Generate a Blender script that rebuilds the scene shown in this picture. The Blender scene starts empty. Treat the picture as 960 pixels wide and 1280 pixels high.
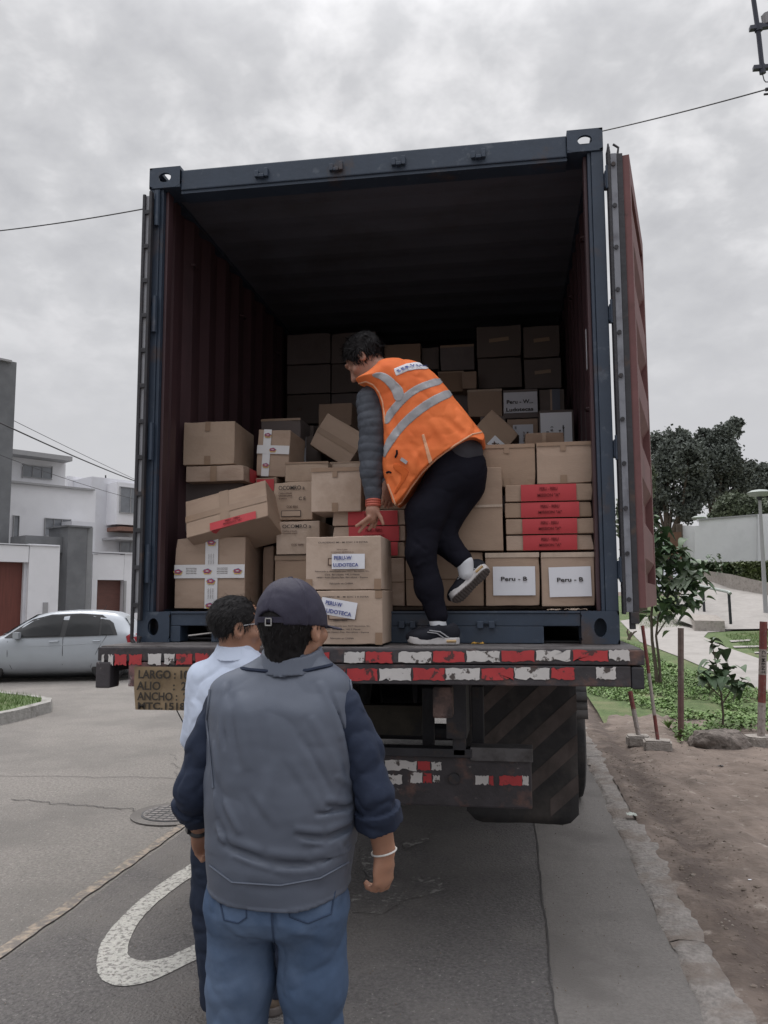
import bpy, bmesh, math, random
import numpy as np
from mathutils import Vector, Matrix, Euler
from mathutils import noise as mnoise
random.seed(7); RNG = np.random.default_rng(7)
SC = bpy.context.scene
COL = SC.collection
# ------------------------------------------------------------------ camera
F_PX, PITCH, YAW, ROLL = 1005.5, .105519, .154695, -.004249
CAM = np.array([.709, -3.997, 1.65])
_F = np.array([-math.sin(YAW)*math.cos(PITCH), math.cos(YAW)*math.cos(PITCH), math.sin(PITCH)])
_R = np.array([math.cos(YAW), math.sin(YAW), 0.]); _U = np.cross(_R, _F)
_c, _s = math.cos(ROLL), math.sin(ROLL)
_R2 = _c*_R+_s*_U; _U2 = -_s*_R+_c*_U
cd = bpy.data.cameras.new('camera'); cam = bpy.data.objects.new('camera', cd); COL.objects.link(cam)
cd.sensor_fit = 'VERTICAL'; cd.sensor_height = 36.0; cd.sensor_width = 27.0; cd.lens = 36.0*F_PX/1280.0
cd.clip_start = .05; cd.clip_end = 3000
cam.matrix_world = Matrix(((_R2[0], _U2[0], -_F[0], CAM[0]), (_R2[1], _U2[1], -_F[1], CAM[1]), (_R2[2], _U2[2], -_F[2], CAM[2]), (0, 0, 0, 1)))
SC.camera = cam
# ------------------------------------------------------------------ world (overcast), sun, exposure
SUN_EL, SUN_AZ = math.radians(58), math.radians(-25)      # azimuth from +Y, negative = to the left
w = bpy.data.worlds.new('World'); SC.world = w; w.use_nodes = True
nt = w.node_tree; nt.nodes.clear()
def N(t, **k):
    n = nt.nodes.new(t)
    for a, b in k.items(): setattr(n, a, b)
    return n
out = N('ShaderNodeOutputWorld'); bg = N('ShaderNodeBackground'); nt.links.new(bg.outputs[0], out.inputs[0])
sky = N('ShaderNodeTexSky', sky_type='NISHITA', sun_disc=False, sun_elevation=SUN_EL, sun_rotation=SUN_AZ)
bg.inputs[1].default_value = .1
tc = N('ShaderNodeTexCoord'); sep = N('ShaderNodeSeparateXYZ'); nt.links.new(tc.outputs['Generated'], sep.inputs[0])
# project the view direction onto a flat cloud deck so the clouds foreshorten towards the horizon
zz = N('ShaderNodeMath', operation='ADD'); nt.links.new(sep.outputs[2], zz.inputs[0]); zz.inputs[1].default_value = .42
dv = N('ShaderNodeVectorMath', operation='DIVIDE'); nt.links.new(tc.outputs['Generated'], dv.inputs[0])
cmb = N('ShaderNodeCombineXYZ')
for i in range(3): nt.links.new(zz.outputs[0], cmb.inputs[i])
nt.links.new(cmb.outputs[0], dv.inputs[1])
def noise(scale, detail, rough, dist=0.):
    n = N('ShaderNodeTexNoise'); n.inputs['Scale'].default_value = scale; n.inputs['Detail'].default_value = detail
    n.inputs['Roughness'].default_value = rough; n.inputs['Distortion'].default_value = dist
    nt.links.new(dv.outputs[0], n.inputs['Vector']); return n
n1 = noise(2.3, 5, .5, .0); n2 = noise(13., 4, .55, .15)
mx = N('ShaderNodeMath', operation='MULTIPLY_ADD'); nt.links.new(n2.outputs[0], mx.inputs[0]); mx.inputs[1].default_value = .55
mu = N('ShaderNodeMath', operation='MULTIPLY'); nt.links.new(n1.outputs[0], mu.inputs[0]); mu.inputs[1].default_value = .62
nt.links.new(mu.outputs[0], mx.inputs[2])
rp = N('ShaderNodeValToRGB'); nt.links.new(mx.outputs[0], rp.inputs[0])
e = rp.color_ramp.elements
e[0].position = .44; e[0].color = (5.35, 5.38, 5.6, 1); e[1].position = .72; e[1].color = (8.5, 8.45, 8.6, 1)
m1 = e.new(.58); m1.color = (6.4, 6.42, 6.6, 1)
# fade to even grey near the horizon, brighter towards the zenith (a real overcast sky)
hz = N('ShaderNodeMapRange', interpolation_type='SMOOTHSTEP'); nt.links.new(sep.outputs[2], hz.inputs[0]); hz.inputs[1].default_value = .12; hz.inputs[2].default_value = .5
mh = N('ShaderNodeMix', data_type='RGBA'); nt.links.new(hz.outputs[0], mh.inputs['Factor']); mh.inputs['A'].default_value = (6.1, 6.1, 6.3, 1); nt.links.new(rp.outputs[0], mh.inputs['B'])
zb = N('ShaderNodeMapRange', interpolation_type='SMOOTHSTEP'); nt.links.new(sep.outputs[2], zb.inputs[0]); zb.inputs[1].default_value = .55; zb.inputs[2].default_value = 1.0
zb.inputs[3].default_value = 1.0; zb.inputs[4].default_value = 4.2
vm = N('ShaderNodeVectorMath', operation='SCALE'); nt.links.new(mh.outputs['Result'], vm.inputs[0]); nt.links.new(zb.outputs[0], vm.inputs['Scale'])
mxs = N('ShaderNodeMix', data_type='RGBA'); mxs.inputs['Factor'].default_value = .97
nt.links.new(sky.outputs[0], mxs.inputs['A']); nt.links.new(vm.outputs[0], mxs.inputs['B']); nt.links.new(mxs.outputs['Result'], bg.inputs[0])
sd = bpy.data.lights.new('sun', 'SUN'); sd.energy = 1.5; sd.angle = math.radians(25); sd.color = (1, .96, .9)
sun = bpy.data.objects.new('sun', sd); COL.objects.link(sun)
sdir = Vector((math.sin(SUN_AZ)*math.cos(SUN_EL), math.cos(SUN_AZ)*math.cos(SUN_EL), math.sin(SUN_EL)))
sun.rotation_euler = sdir.to_track_quat('Z', 'Y').to_euler()
SC.render.engine = 'CYCLES'
SC.view_settings.view_transform = 'Standard'; SC.view_settings.look = 'None'; SC.view_settings.gamma = 1
SC.view_settings.exposure = 0.0
# ------------------------------------------------------------------ pixel helpers (photo pixel -> real point on a plane)
def ray(x, y): return _F+_R2*(x-480)/F_PX+_U2*(640-y)/F_PX
def atY(x, y, Y): d = ray(x, y); return Vector(CAM+d*(Y-CAM[1])/d[1])
def atZ(x, y, Z=0.): d = ray(x, y); return Vector(CAM+d*(Z-CAM[2])/d[2])
def atX(x, y, X): d = ray(x, y); return Vector(CAM+d*(X-CAM[0])/d[0])
def atD(x, y, D): return Vector(CAM+ray(x, y)*D)
def terr(X, Y): return .05*max(0., Y-8.) if X > 1.6 else 0.
def atT(x, y):                      # a point on the ground to the right, which rises away from the road
    p = atZ(x, y, 0.)
    if p.y <= 8 and p.y > CAM[1]: return p
    d = ray(x, y); t = (-.05*8+.05*CAM[1]-CAM[2])/(d[2]-.05*d[1]); return Vector(CAM+d*t)
# ------------------------------------------------------------------ naming helpers
def tag(o, label=None, cat=None, group=None, kind=None):
    if label: o['label'] = label
    if cat: o['category'] = cat
    if group: o['group'] = group
    if kind: o['kind'] = kind
    return o
def empty(name, loc=(0, 0, 0), rz=0., rot=None):
    o = bpy.data.objects.new(name, None); COL.objects.link(o); o.location = loc
    o.rotation_euler = rot if rot else (0, 0, rz); o.empty_display_size = .1
    return o
def mesh_obj(name, verts, faces, mat, parent=None, smooth=False):
    me = bpy.data.meshes.new(name); me.from_pydata([tuple(v) for v in verts], [], faces); me.update()
    if smooth: me.polygons.foreach_set('use_smooth', [True]*len(me.polygons))
    if mat: me.materials.append(mat)
    o = bpy.data.objects.new(name, me); COL.objects.link(o)
    if parent: o.parent = parent
    return o
def copy_tree(o, parent=None):
    c = o.copy(); COL.objects.link(c)
    if parent: c.parent = parent
    for ch in list(o.children): copy_tree(ch, c)
    return c
class MB:
    """collects boxes, tubes and polygons into one mesh"""
    def __init__(s): s.v = []; s.f = []
    def add(s, vs, fs):
        n = len(s.v); s.v += [Vector(v) for v in vs]; s.f += [tuple(i+n for i in f) for f in fs]; return s
    def box(s, x0, x1, y0, y1, z0, z1, bev=0.):
        if bev <= 0:
            return s.add([(x0, y0, z0), (x1, y0, z0), (x1, y1, z0), (x0, y1, z0), (x0, y0, z1), (x1, y0, z1), (x1, y1, z1), (x0, y1, z1)],
                         [(0, 3, 2, 1), (4, 5, 6, 7), (0, 1, 5, 4), (1, 2, 6, 5), (2, 3, 7, 6), (3, 0, 4, 7)])
        bm = bmesh.new(); bmesh.ops.create_cube(bm, size=1)
        for v in bm.verts: v.co = Vector(((x0+x1)/2+v.co.x*(x1-x0), (y0+y1)/2+v.co.y*(y1-y0), (z0+z1)/2+v.co.z*(z1-z0)))
        bmesh.ops.bevel(bm, geom=bm.edges[:], offset=bev, segments=2, affect='EDGES', profile=.6)
        return s.bm(bm)
    def bm(s, bm, M=None):
        bm.verts.index_update(); n = len(s.v)
        s.v += [(M @ v.co if M else v.co.copy()) for v in bm.verts]; s.f += [tuple(v.index+n for v in f.verts) for f in bm.faces]; bm.free(); return s
    def obox(s, c, ax, ay, az):     # oriented box, half-extent vectors
        c, ax, ay, az = map(Vector, (c, ax, ay, az))
        P = [c+i*ax+j*ay+k*az for k in (-1, 1) for j in (-1, 1) for i in (-1, 1)]
        return s.add(P, [(0, 2, 3, 1), (4, 5, 7, 6), (0, 1, 5, 4), (1, 3, 7, 5), (3, 2, 6, 7), (2, 0, 4, 6)])
    def tube(s, pts, r, n=8, cap=True):
        pts = [Vector(p) for p in pts]; rs = r if isinstance(r, (list, tuple)) else [r]*len(pts)
        rings = []; up = None
        for i, p in enumerate(pts):
            d = (pts[min(i+1, len(pts)-1)]-pts[max(i-1, 0)]).normalized()
            if up is None: up = Vector((0, 0, 1)) if abs(d.z) < .9 else Vector((1, 0, 0))
            a = d.cross(up).normalized(); b = a.cross(d).normalized(); up = b
            rings.append([p+(a*math.cos(t)+b*math.sin(t))*rs[i] for t in [2*math.pi*k/n for k in range(n)]])
        base = len(s.v)
        for R in rings: s.v += R
        for i in range(len(rings)-1):
            for k in range(n):
                a0 = base+i*n+k; a1 = base+i*n+(k+1) % n
                s.f.append((a0, a1, a1+n, a0+n))
        if cap: s.f.append(tuple(base+k for k in range(n))[::-1]); s.f.append(tuple(base+(len(rings)-1)*n+k for k in range(n)))
        return s
    def prism(s, poly, vec):        # polygon (3d points) extruded by vec
        poly = [Vector(p) for p in poly]; vec = Vector(vec); n = len(poly)
        return s.add(poly+[p+vec for p in poly], [tuple(range(n))[::-1], tuple(range(n, 2*n))]+[(i, (i+1) % n, (i+1) % n+n, i+n) for i in range(n)])
    def grid(s, fn, nu, nv):
        n = len(s.v)
        for j in range(nv+1):
            for i in range(nu+1): s.v.append(Vector(fn(i/nu, j/nv)))
        for j in range(nv):
            for i in range(nu):
                a = n+j*(nu+1)+i; s.f.append((a, a+1, a+nu+2, a+nu+1))
        return s
    def build(s, name, mat, parent=None, smooth=False, origin=None):
        v = s.v
        if origin is not None: o_ = Vector(origin); v = [p-o_ for p in v]
        o = mesh_obj(name, v, s.f, mat, parent, smooth)
        if origin is not None: o.location = origin
        bm = bmesh.new(); bm.from_mesh(o.data); bmesh.ops.recalc_face_normals(bm, faces=bm.faces[:]); bm.to_mesh(o.data); bm.free()
        if smooth: o.data.set_sharp_from_angle(angle=math.radians(42))
        return o
# ------------------------------------------------------------------ materials
def mat(name, col, rough=.8, var=.15, scale=6., col2=None, mask=(.45, .6), mscale=3., mdetail=8., metal=0., bump=0., bscale=40., spec=.5, stretch=None, third=None):
    """base colour with fine noise variation; col2 = wear/dirt colour in its own patches"""
    m = bpy.data.materials.new(name); m.use_nodes = True; t = m.node_tree; b = t.nodes['Principled BSDF']
    L = t.links.new; tcn = t.nodes.new('ShaderNodeTexCoord'); vec = tcn.outputs['Object']
    if stretch:
        mp = t.nodes.new('ShaderNodeMapping'); mp.inputs['Scale'].default_value = stretch; L(vec, mp.inputs[0]); vec = mp.outputs[0]
    n = t.nodes.new('ShaderNodeTexNoise'); n.inputs['Scale'].default_value = scale; n.inputs['Detail'].default_value = 6; n.inputs['Roughness'].default_value = .65; L(vec, n.inputs[0])
    r = t.nodes.new('ShaderNodeValToRGB'); L(n.outputs[0], r.inputs[0])
    e = r.color_ramp.elements; e[0].position = .3; e[1].position = .7
    e[0].color = tuple(c*(1-var) for c in col)+(1,); e[1].color = tuple(min(1, c*(1+var)) for c in col)+(1,)
    cout = r.outputs[0]
    for k, (c2, mk, ms) in enumerate([(col2, mask, mscale)]+([third] if third else [])):
        if not c2: continue
        n2 = t.nodes.new('ShaderNodeTexNoise'); n2.inputs['Scale'].default_value = ms; n2.inputs['Detail'].default_value = mdetail; n2.inputs['Roughness'].default_value = .62; L(vec, n2.inputs[0])
        off = t.nodes.new('ShaderNodeMapping'); off.inputs['Location'].default_value = (3.1+k*5, 7.7, 1.3); L(vec, off.inputs[0]); L(off.outputs[0], n2.inputs[0])
        mr = t.nodes.new('ShaderNodeMapRange'); L(n2.outputs[0], mr.inputs[0]); mr.inputs[1].default_value, mr.inputs[2].default_value = mk
        mi = t.nodes.new('ShaderNodeMix'); mi.data_type = 'RGBA'; L(mr.outputs[0], mi.inputs['Factor']); L(cout, mi.inputs['A']); mi.inputs['B'].default_value = tuple(c2)+(1,)
        cout = mi.outputs['Result']
    L(cout, b.inputs['Base Color'])
    b.inputs['Roughness'].default_value = rough; b.inputs['Metallic'].default_value = metal; b.inputs['Specular IOR Level'].default_value = spec
    if bump:
        nb = t.nodes.new('ShaderNodeTexNoise'); nb.inputs['Scale'].default_value = bscale; nb.inputs['Detail'].default_value = 5; L(vec, nb.inputs[0])
        bp = t.nodes.new('ShaderNodeBump'); bp.inputs['Strength'].default_value = min(1, bump); bp.inputs['Distance'].default_value = .02; L(nb.outputs[0], bp.inputs['Height']); L(bp.outputs[0], b.inputs['Normal'])
    return m
M = {}
M['card'] = mat('cardboard', (.375, .275, .21), .85, .07, 4, (.29, .20, .15), (.5, .7), 2.5, bump=.08, bscale=60, stretch=(1, 1, 3))
M['card2'] = mat('cardboard_pale', (.42, .32, .25), .85, .07, 4, (.32, .235, .175), (.5, .7), 2.5, bump=.08, bscale=60)
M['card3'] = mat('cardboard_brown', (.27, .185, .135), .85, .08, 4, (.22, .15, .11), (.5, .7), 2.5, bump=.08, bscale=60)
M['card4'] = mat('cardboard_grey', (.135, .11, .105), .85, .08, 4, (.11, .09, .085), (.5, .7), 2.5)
M['flapgap'] = mat('box_seam', (.16, .10, .065), .9, .1)
M['tape'] = mat('brown_tape', (.27, .18, .12), .35, .1, 12)
M['cleartape'] = mat('clear_tape', (.42, .33, .26), .18, .15, 20)
M['whitetape'] = mat('white_tape', (.66, .66, .68), .35, .04, 8)
M['redpaper'] = mat('red_paper', (.46, .04, .05), .6, .06, 8)
M['paper'] = mat('white_paper', (.70, .71, .76), .7, .02, 3)
M['paperdim'] = mat('grey_paper', (.52, .52, .57), .7, .04, 3)
M['ink'] = mat('black_ink', (.03, .025, .025), .7, .2)
M['inkbrown'] = mat('faded_print', (.10, .06, .045), .8, .3, 60)
M['inkred'] = mat('dark_red_print', (.16, .012, .015), .8, .2)
M['inkblue'] = mat('blue_print', (.07, .09, .28), .6, .2)
M['logo_red'] = mat('logo_red', (.38, .06, .10), .5, .1)
M['logo_yellow'] = mat('logo_yellow', (.62, .38, .10), .5, .1)
M['blue'] = mat('blue_container_paint', (.030, .046, .074), .5, .15, 5, (.07, .05, .045), (.57, .72), 5, bump=.05, third=((.09, .11, .14), (.60, .75), 14))
M['inner'] = mat('red_brown_lining', (.062, .032, .038), .55, .2, 4, (.046, .025, .03), (.5, .7), 6, third=((.17, .12, .12), (.70, .8), 18), stretch=(1, 1, .3))
M['ceiling'] = mat('grey_ceiling_paint', (.10, .105, .135), .7, .08, 3, (.075, .075, .09), (.5, .7), 2)
M['doorred'] = mat('red_door_paint', (.155, .068, .068), .7, .14, 5, (.115, .055, .05), (.55, .7), 6, third=((.06, .03, .025), (.67, .75), 22))
M['gasket'] = mat('door_gasket', (.20, .21, .24), .5, .15, 9, (.10, .10, .12), (.5, .7), 9)
M['darksteel'] = mat('dark_steel', (.028, .028, .034), .55, .3, 8, (.07, .045, .035), (.58, .72), 9, bump=.15)
M['rustbeam'] = mat('worn_black_beam', (.045, .04, .045), .6, .3, 8, (.14, .075, .06), (.54, .7), 8, bump=.2, third=((.24, .22, .21), (.66, .72), 26))
M['deck'] = mat('worn_deck_plate', (.13, .12, .12), .6, .3, 7, (.06, .05, .05), (.5, .62), 5, bump=.2)
M['redtape'] = mat('red_reflective_tape', (.42, .04, .045), .5, .15, 9, (.09, .035, .035), (.56, .60), 16, mdetail=6)
M['whitetape2'] = mat('white_reflective_tape', (.56, .54, .53), .4, .08, 9, (.08, .065, .06), (.56, .60), 16, mdetail=6)
M['tyre'] = mat('tyre_rubber', (.022, .022, .024), .85, .3, 10, (.07, .06, .055), (.5, .8), 5, bump=.2)
M['rubber'] = mat('mud_flap_rubber', (.035, .034, .036), .8, .25, 7, (.085, .075, .07), (.48, .75), 4, bump=.1)
M['flapstripe'] = mat('faded_flap_stripe', (.105, .085, .08), .8, .25, 8, (.07, .06, .055), (.5, .68), 5)
M['brass'] = mat('brown_sign_board', (.23, .165, .095), .5, .15, 6, (.13, .09, .055), (.52, .75), 6)
M['wood'] = mat('floor_plywood', (.11, .075, .055), .7, .25, 5, stretch=(1, .2, 1))
# ------------------------------------------------------------------ text
def text_parts(s, size, name, m, parent, loc, rot=(math.pi/2, 0, 0), width=None, depth=.0006, bold=0., align='CENTER', height=None):
    cu = bpy.data.curves.new('t', 'FONT'); cu.body = s; cu.size = size; cu.align_x = align; cu.align_y = 'CENTER'; cu.offset = bold; cu.extrude = depth; cu.resolution_u = 3
    to = bpy.data.objects.new('t', cu); COL.objects.link(to); bpy.context.view_layer.update()
    me = bpy.data.meshes.new_from_object(to.evaluated_get(bpy.context.evaluated_depsgraph_get())); bpy.data.objects.remove(to); bpy.data.curves.remove(cu)
    me.name = name; me.materials.clear(); me.materials.append(m)
    if len(me.vertices):
        xs = [v.co.x for v in me.vertices]; ys = [v.co.y for v in me.vertices]
        sx = width/(max(xs)-min(xs)) if width else 1; sy = height/(max(ys)-min(ys)) if height else 1
        cx = (max(xs)+min(xs))/2 if align == 'CENTER' else 0; cy = (max(ys)+min(ys))/2
        for v in me.vertices: v.co.x = (v.co.x-cx)*sx; v.co.y = (v.co.y-cy)*sy
    o = bpy.data.objects.new(name, me); COL.objects.link(o); o.parent = parent; o.location = loc; o.rotation_euler = rot
    return o
# ================================================================== SETTING: ground, road, kerb, paths
M['dirt'] = mat('bare_dirt', (.165, .130, .110), .95, .3, 3, (.11, .083, .068), (.5, .68), 1.1, bump=.9, bscale=22, third=((.28, .24, .21), (.6, .7), 9))
M['asphalt'] = mat('old_asphalt', (.215, .198, .183), .9, .34, 42, (.16, .148, .138), (.42, .62), .7, bump=1., bscale=60, third=((.36, .345, .325), (.60, .68), 50))
M['asphalt2'] = mat('dark_asphalt_strip', (.112, .104, .102), .85, .4, 55, (.155, .143, .135), (.46, .64), .9, bump=1., bscale=70, third=((.27, .255, .24), (.62, .68), 65))
M['gutter'] = mat('concrete_gutter', (.165, .153, .144), .9, .2, 50, (.125, .115, .108), (.46, .62), 1.6, bump=.4, bscale=120)
M['kerb'] = mat('worn_concrete_kerb', (.235, .215, .20), .95, .3, 24, (.185, .155, .135), (.46, .6), 5, bump=.7, bscale=50)
M['path'] = mat('pale_concrete', (.32, .30, .285), .9, .1, 6, (.25, .235, .22), (.5, .7), 1.2, bump=.2)
M['lawn'] = mat('lawn', (.085, .125, .045), .95, .35, 14, (.15, .16, .08), (.48, .66), 1.4, bump=.6, bscale=90)
M['roadpaint'] = mat('worn_road_paint', (.44, .43, .40), .85, .2, 60, (.20, .19, .18), (.50, .60), 48, bump=.4, bscale=120, mdetail=5)
M['roadpaint_faint'] = mat('faint_road_paint', (.34, .33, .31), .85, .12, 60, (.075, .07, .07), (.44, .52), 14, bump=.4, bscale=120, mdetail=9)
M['lineyellow'] = mat('worn_edge_line', (.30, .25, .20), .9, .25, 40, (.15, .135, .125), (.40, .56), 20, mdetail=9)

def sheet(name, pts, z, m, kind='structure', rag=0., sub=0):
    pts = [Vector((p[0], p[1], z if len(p) < 3 else p[2]+z)) for p in pts]
    if rag:
        q = []
        for a, b in zip(pts, pts[1:]+pts[:1]):
            n = max(1, int((b-a).length/sub))
            for i in range(n):
                p = a.lerp(b, i/n); d = mnoise.noise_vector(p*7)*rag; q.append(p+Vector((d.x, d.y, 0)))
        pts = q
    o = mesh_obj(name, pts, [tuple(range(len(pts)))], m)
    bm = bmesh.new(); bm.from_mesh(o.data); bmesh.ops.triangulate(bm, faces=bm.faces[:], ngon_method='EAR_CLIP')
    bmesh.ops.recalc_face_normals(bm, faces=bm.faces[:])
    for f in bm.faces:
        if f.normal.z < 0: f.normal_flip()
    bm.to_mesh(o.data); bm.free()
    if kind: o['kind'] = kind
    return o
# base ground sheet to the horizon, with the rise of the park to the right
b = MB()
xs = [-1500, -300, -80, -30, 1.6, 1.9, 6, 12, 20, 40, 100, 300, 1500]; ys = [-300, -60, -12, 8, 12, 20, 30, 40, 46, 60, 120, 400, 1500]
def gz(x, y): return min(.05*max(0, y-8), 2.0) if x > 1.7 else 0.
b.v = [Vector((x, y, gz(x, y)-.03)) for y in ys for x in xs]; nx = len(xs)
b.f = [(j*nx+i, j*nx+i+1, (j+1)*nx+i+1, (j+1)*nx+i) for j in range(len(ys)-1) for i in range(nx-1)]
g = b.build('ground', M['dirt']); g['kind'] = 'structure'
# asphalt road + cross street to the left
sheet('road', [(-80, -60), (.85, -60), (.85, 70), (-80, 70)], 0, M['asphalt'])
sheet('road_resurfaced_lane', [(-1.62, -12), (.85, -12), (.85, 30), (-1.62, 30)], .004, M['asphalt2'], rag=.02, sub=.25)
sheet('gutter', [(.85, -12), (1.44, -12), (1.44, 60), (.85, 60)], .002, M['gutter'])
# dark joint between the lane and the gutter
jb = MB(); pts = [(.85+.012*mnoise.noise(Vector((y*2.1, 0, 0)))+.008*mnoise.noise(Vector((y*9, 3, 0))), y) for y in np.arange(-4, 12, .06)]
for (a, c) in zip(pts, pts[1:]):
    wv = .003+.004*abs(mnoise.noise(Vector((a[1]*6, 5, 0))))
    jb.add([(a[0]-wv, a[1], .009), (a[0]+wv, a[1], .009), (c[0]+wv, c[1], .009), (c[0]-wv, c[1], .009)], [(0, 1, 2, 3)])
M['tar'] = mat('tar_joint', (.05, .046, .045), .8, .2)
tag(jb.build('road_joint', M['tar']), kind='structure')
# road cracks on the old asphalt
ck = MB()
def crack(p, q, w0, seed):
    P = [Vector((p[0], p[1], .0055)).lerp(Vector((q[0], q[1], .0055)), i/40) for i in range(41)]
    for i, v in enumerate(P): d = mnoise.noise(Vector((i*.35, seed, 0)))*.09+mnoise.noise(Vector((i*1.1, seed+9, 0)))*.03; v.x += d*.5; v.y += d
    for a, c in zip(P, P[1:]): ck.add([a+Vector((0, -w0, 0)), c+Vector((0, -w0, 0)), c+Vector((0, w0, 0)), a+Vector((0, w0, 0))], [(0, 1, 2, 3)])
crack((-2.05, 2.1), (-3.4, 2.3), .006, 1); crack((-1.7, 3.3), (-5.2, 3.0), .004, 2); crack((-3.0, .6), (-5.5, 3.9), .004, 3)
crack((-4.2, 5.2), (-2.6, 6.9), .004, 4); crack((-1.95, 2.4), (-2.9, 4.4), .004, 8); crack((-1.66, -.6), (-3.2, -.1), .004, 6)
tag(ck.build('road_cracks', M['tar']), kind='structure')
# worn pale edge line left of the lane
sheet('road_edge_line', [(-1.71, -4), (-1.635, -4), (-1.65, 2.0), (-1.72, 2.0)], .008, M['lineyellow'], rag=.02, sub=.06)
# painted letter on the lane: a long ellipse ring seen from its end (thick at the near end)
def ring(cx, cy, rx, ry, wt, name, m, a0=0, a1=360, z=.008):
    mb = MB(); n = 90; prev = None
    for i in range(n+1):
        a = math.radians(a0+(a1-a0)*i/n); c, s = math.cos(a), math.sin(a)
        wr = wt[0]+(wt[1]-wt[0])*abs(c)**3
        jit = .006*mnoise.noise(Vector((i*.9, cx, 0)))
        o_ = Vector((cx+(rx+jit)*c, cy+(ry+jit)*s, z)); i_ = Vector((cx+(rx-wt[2]*(.8+.2*abs(s))-jit)*c, cy+(ry-wr-jit)*s, z))
        if prev: mb.add([prev[0], o_, i_, prev[1]], [(0, 1, 2, 3)])
        prev = (o_, i_)
    return tag(mb.build(name, m), kind='structure')
# curve measured from the photo, left edge and right edge of the stroke
def stroke(name, pxpts, m, z=.008):
    mb = MB(); prev = None
    def cr(P, t):
        n = len(P)-1; x = t*n; i = min(int(x), n-1); u = x-i
        p0, p1, p2, p3 = P[max(i-1, 0)], P[i], P[i+1], P[min(i+2, n)]
        return .5*((2*p1)+(p2-p0)*u+(2*p0-5*p1+4*p2-p3)*u*u+(-p0+3*p1-3*p2+p3)*u**3)
    A = [atZ(a, b_) for (a, b_, c, d) in pxpts]; B = [atZ(c, d) for (a, b_, c, d) in pxpts]
    for k in range(81):
        t = k/80; a = cr(A, t); c = cr(B, t); j = mnoise.noise_vector(Vector((k*.8, len(pxpts), 0)))*.006
        a = Vector((a.x+j.x, a.y+j.y, z)); c = Vector((c.x+j.y, c.y+j.z, z))
        if prev: mb.add([prev[0], prev[1], c, a], [(0, 1, 2, 3)])
        prev = (a, c)
    return tag(mb.build(name, m), kind='structure')
stroke('road_marking', [(250, 1075, 258, 1086), (215, 1096, 226, 1107), (178, 1124, 192, 1134), (150, 1150, 172, 1157), (128, 1178, 161, 1180),
                        (121, 1203, 160, 1195), (124, 1222, 168, 1201), (140, 1233, 182, 1203), (165, 1234, 205, 1200), (192, 1227, 226, 1191), (222, 1213, 250, 1180), (256, 1196, 272, 1172)], M['roadpaint'])
ms_ = M['asphalt2'].copy(); ms_.name = 'paint_specks'; t_ = ms_.node_tree; bs = t_.nodes['Principled BSDF']; src = bs.inputs['Base Color'].links[0].from_socket
tc_ = t_.nodes.new('ShaderNodeTexCoord'); n_a = t_.nodes.new('ShaderNodeTexNoise'); n_a.inputs['Scale'].default_value = 30; n_a.inputs['Detail'].default_value = 10; n_b = t_.nodes.new('ShaderNodeTexNoise'); n_b.inputs['Scale'].default_value = 5; n_b.inputs['Detail'].default_value = 3
for n_ in (n_a, n_b): t_.links.new(tc_.outputs['Object'], n_.inputs[0])
ad_ = t_.nodes.new('ShaderNodeMath'); ad_.operation = 'ADD'; t_.links.new(n_a.outputs[0], ad_.inputs[0]); t_.links.new(n_b.outputs[0], ad_.inputs[1])
mr_ = t_.nodes.new('ShaderNodeMapRange'); t_.links.new(ad_.outputs[0], mr_.inputs[0]); mr_.inputs[1].default_value = 1.06; mr_.inputs[2].default_value = 1.2; mr_.inputs[4].default_value = .75
mx_ = t_.nodes.new('ShaderNodeMix'); mx_.data_type = 'RGBA'; t_.links.new(mr_.outputs[0], mx_.inputs['Factor']); t_.links.new(src, mx_.inputs['A']); mx_.inputs['B'].default_value = (.36, .35, .33, 1); t_.links.new(mx_.outputs['Result'], bs.inputs['Base Color'])
M['specks'] = ms_
for k_, pp_ in enumerate(([(448, 1062), (470, 1054), (496, 1100), (545, 1095), (560, 1112), (500, 1128), (480, 1145), (440, 1142), (440, 1120), (462, 1110)], [(500, 1050), (540, 1040), (536, 1050), (508, 1064)])):
    sheet('road_marking', [tuple(atZ(*p))[:2] for p in pp_], .007+.0006*k_, M['specks'], rag=.03, sub=.04)
# kerb: low, worn, broken into lengths
rk = random.Random(3); kb = MB(); y = -3.6
while y < 40:
    L_ = rk.choice((.7, 1.9, 2.6, 1.2)) if y < 12 else 6
    n = int(L_*16) if y < 12 else 2
    def kf(u, v, y=y, L_=L_):
        Y = y+L_*v-.006*(2*v-1); prof = [(0, 0), (.02, .02), (.05, .028), (.15, .034), (.19, .030), (.22, -.02)]
        i = int(round(u*5)); x, z = prof[i]
        nz = mnoise.noise(Vector((Y*5, i*1.7, 0))); n2 = mnoise.noise(Vector((Y*16, i*2.3, 4)))
        return (1.415+x+nz*.045+n2*.02, Y, max(z+nz*.016+n2*.008-.01, -.02))
    kb.grid(kf, 5, n); y += L_
tag(kb.build('kerb', M['kerb'], smooth=True), kind='structure')
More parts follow.
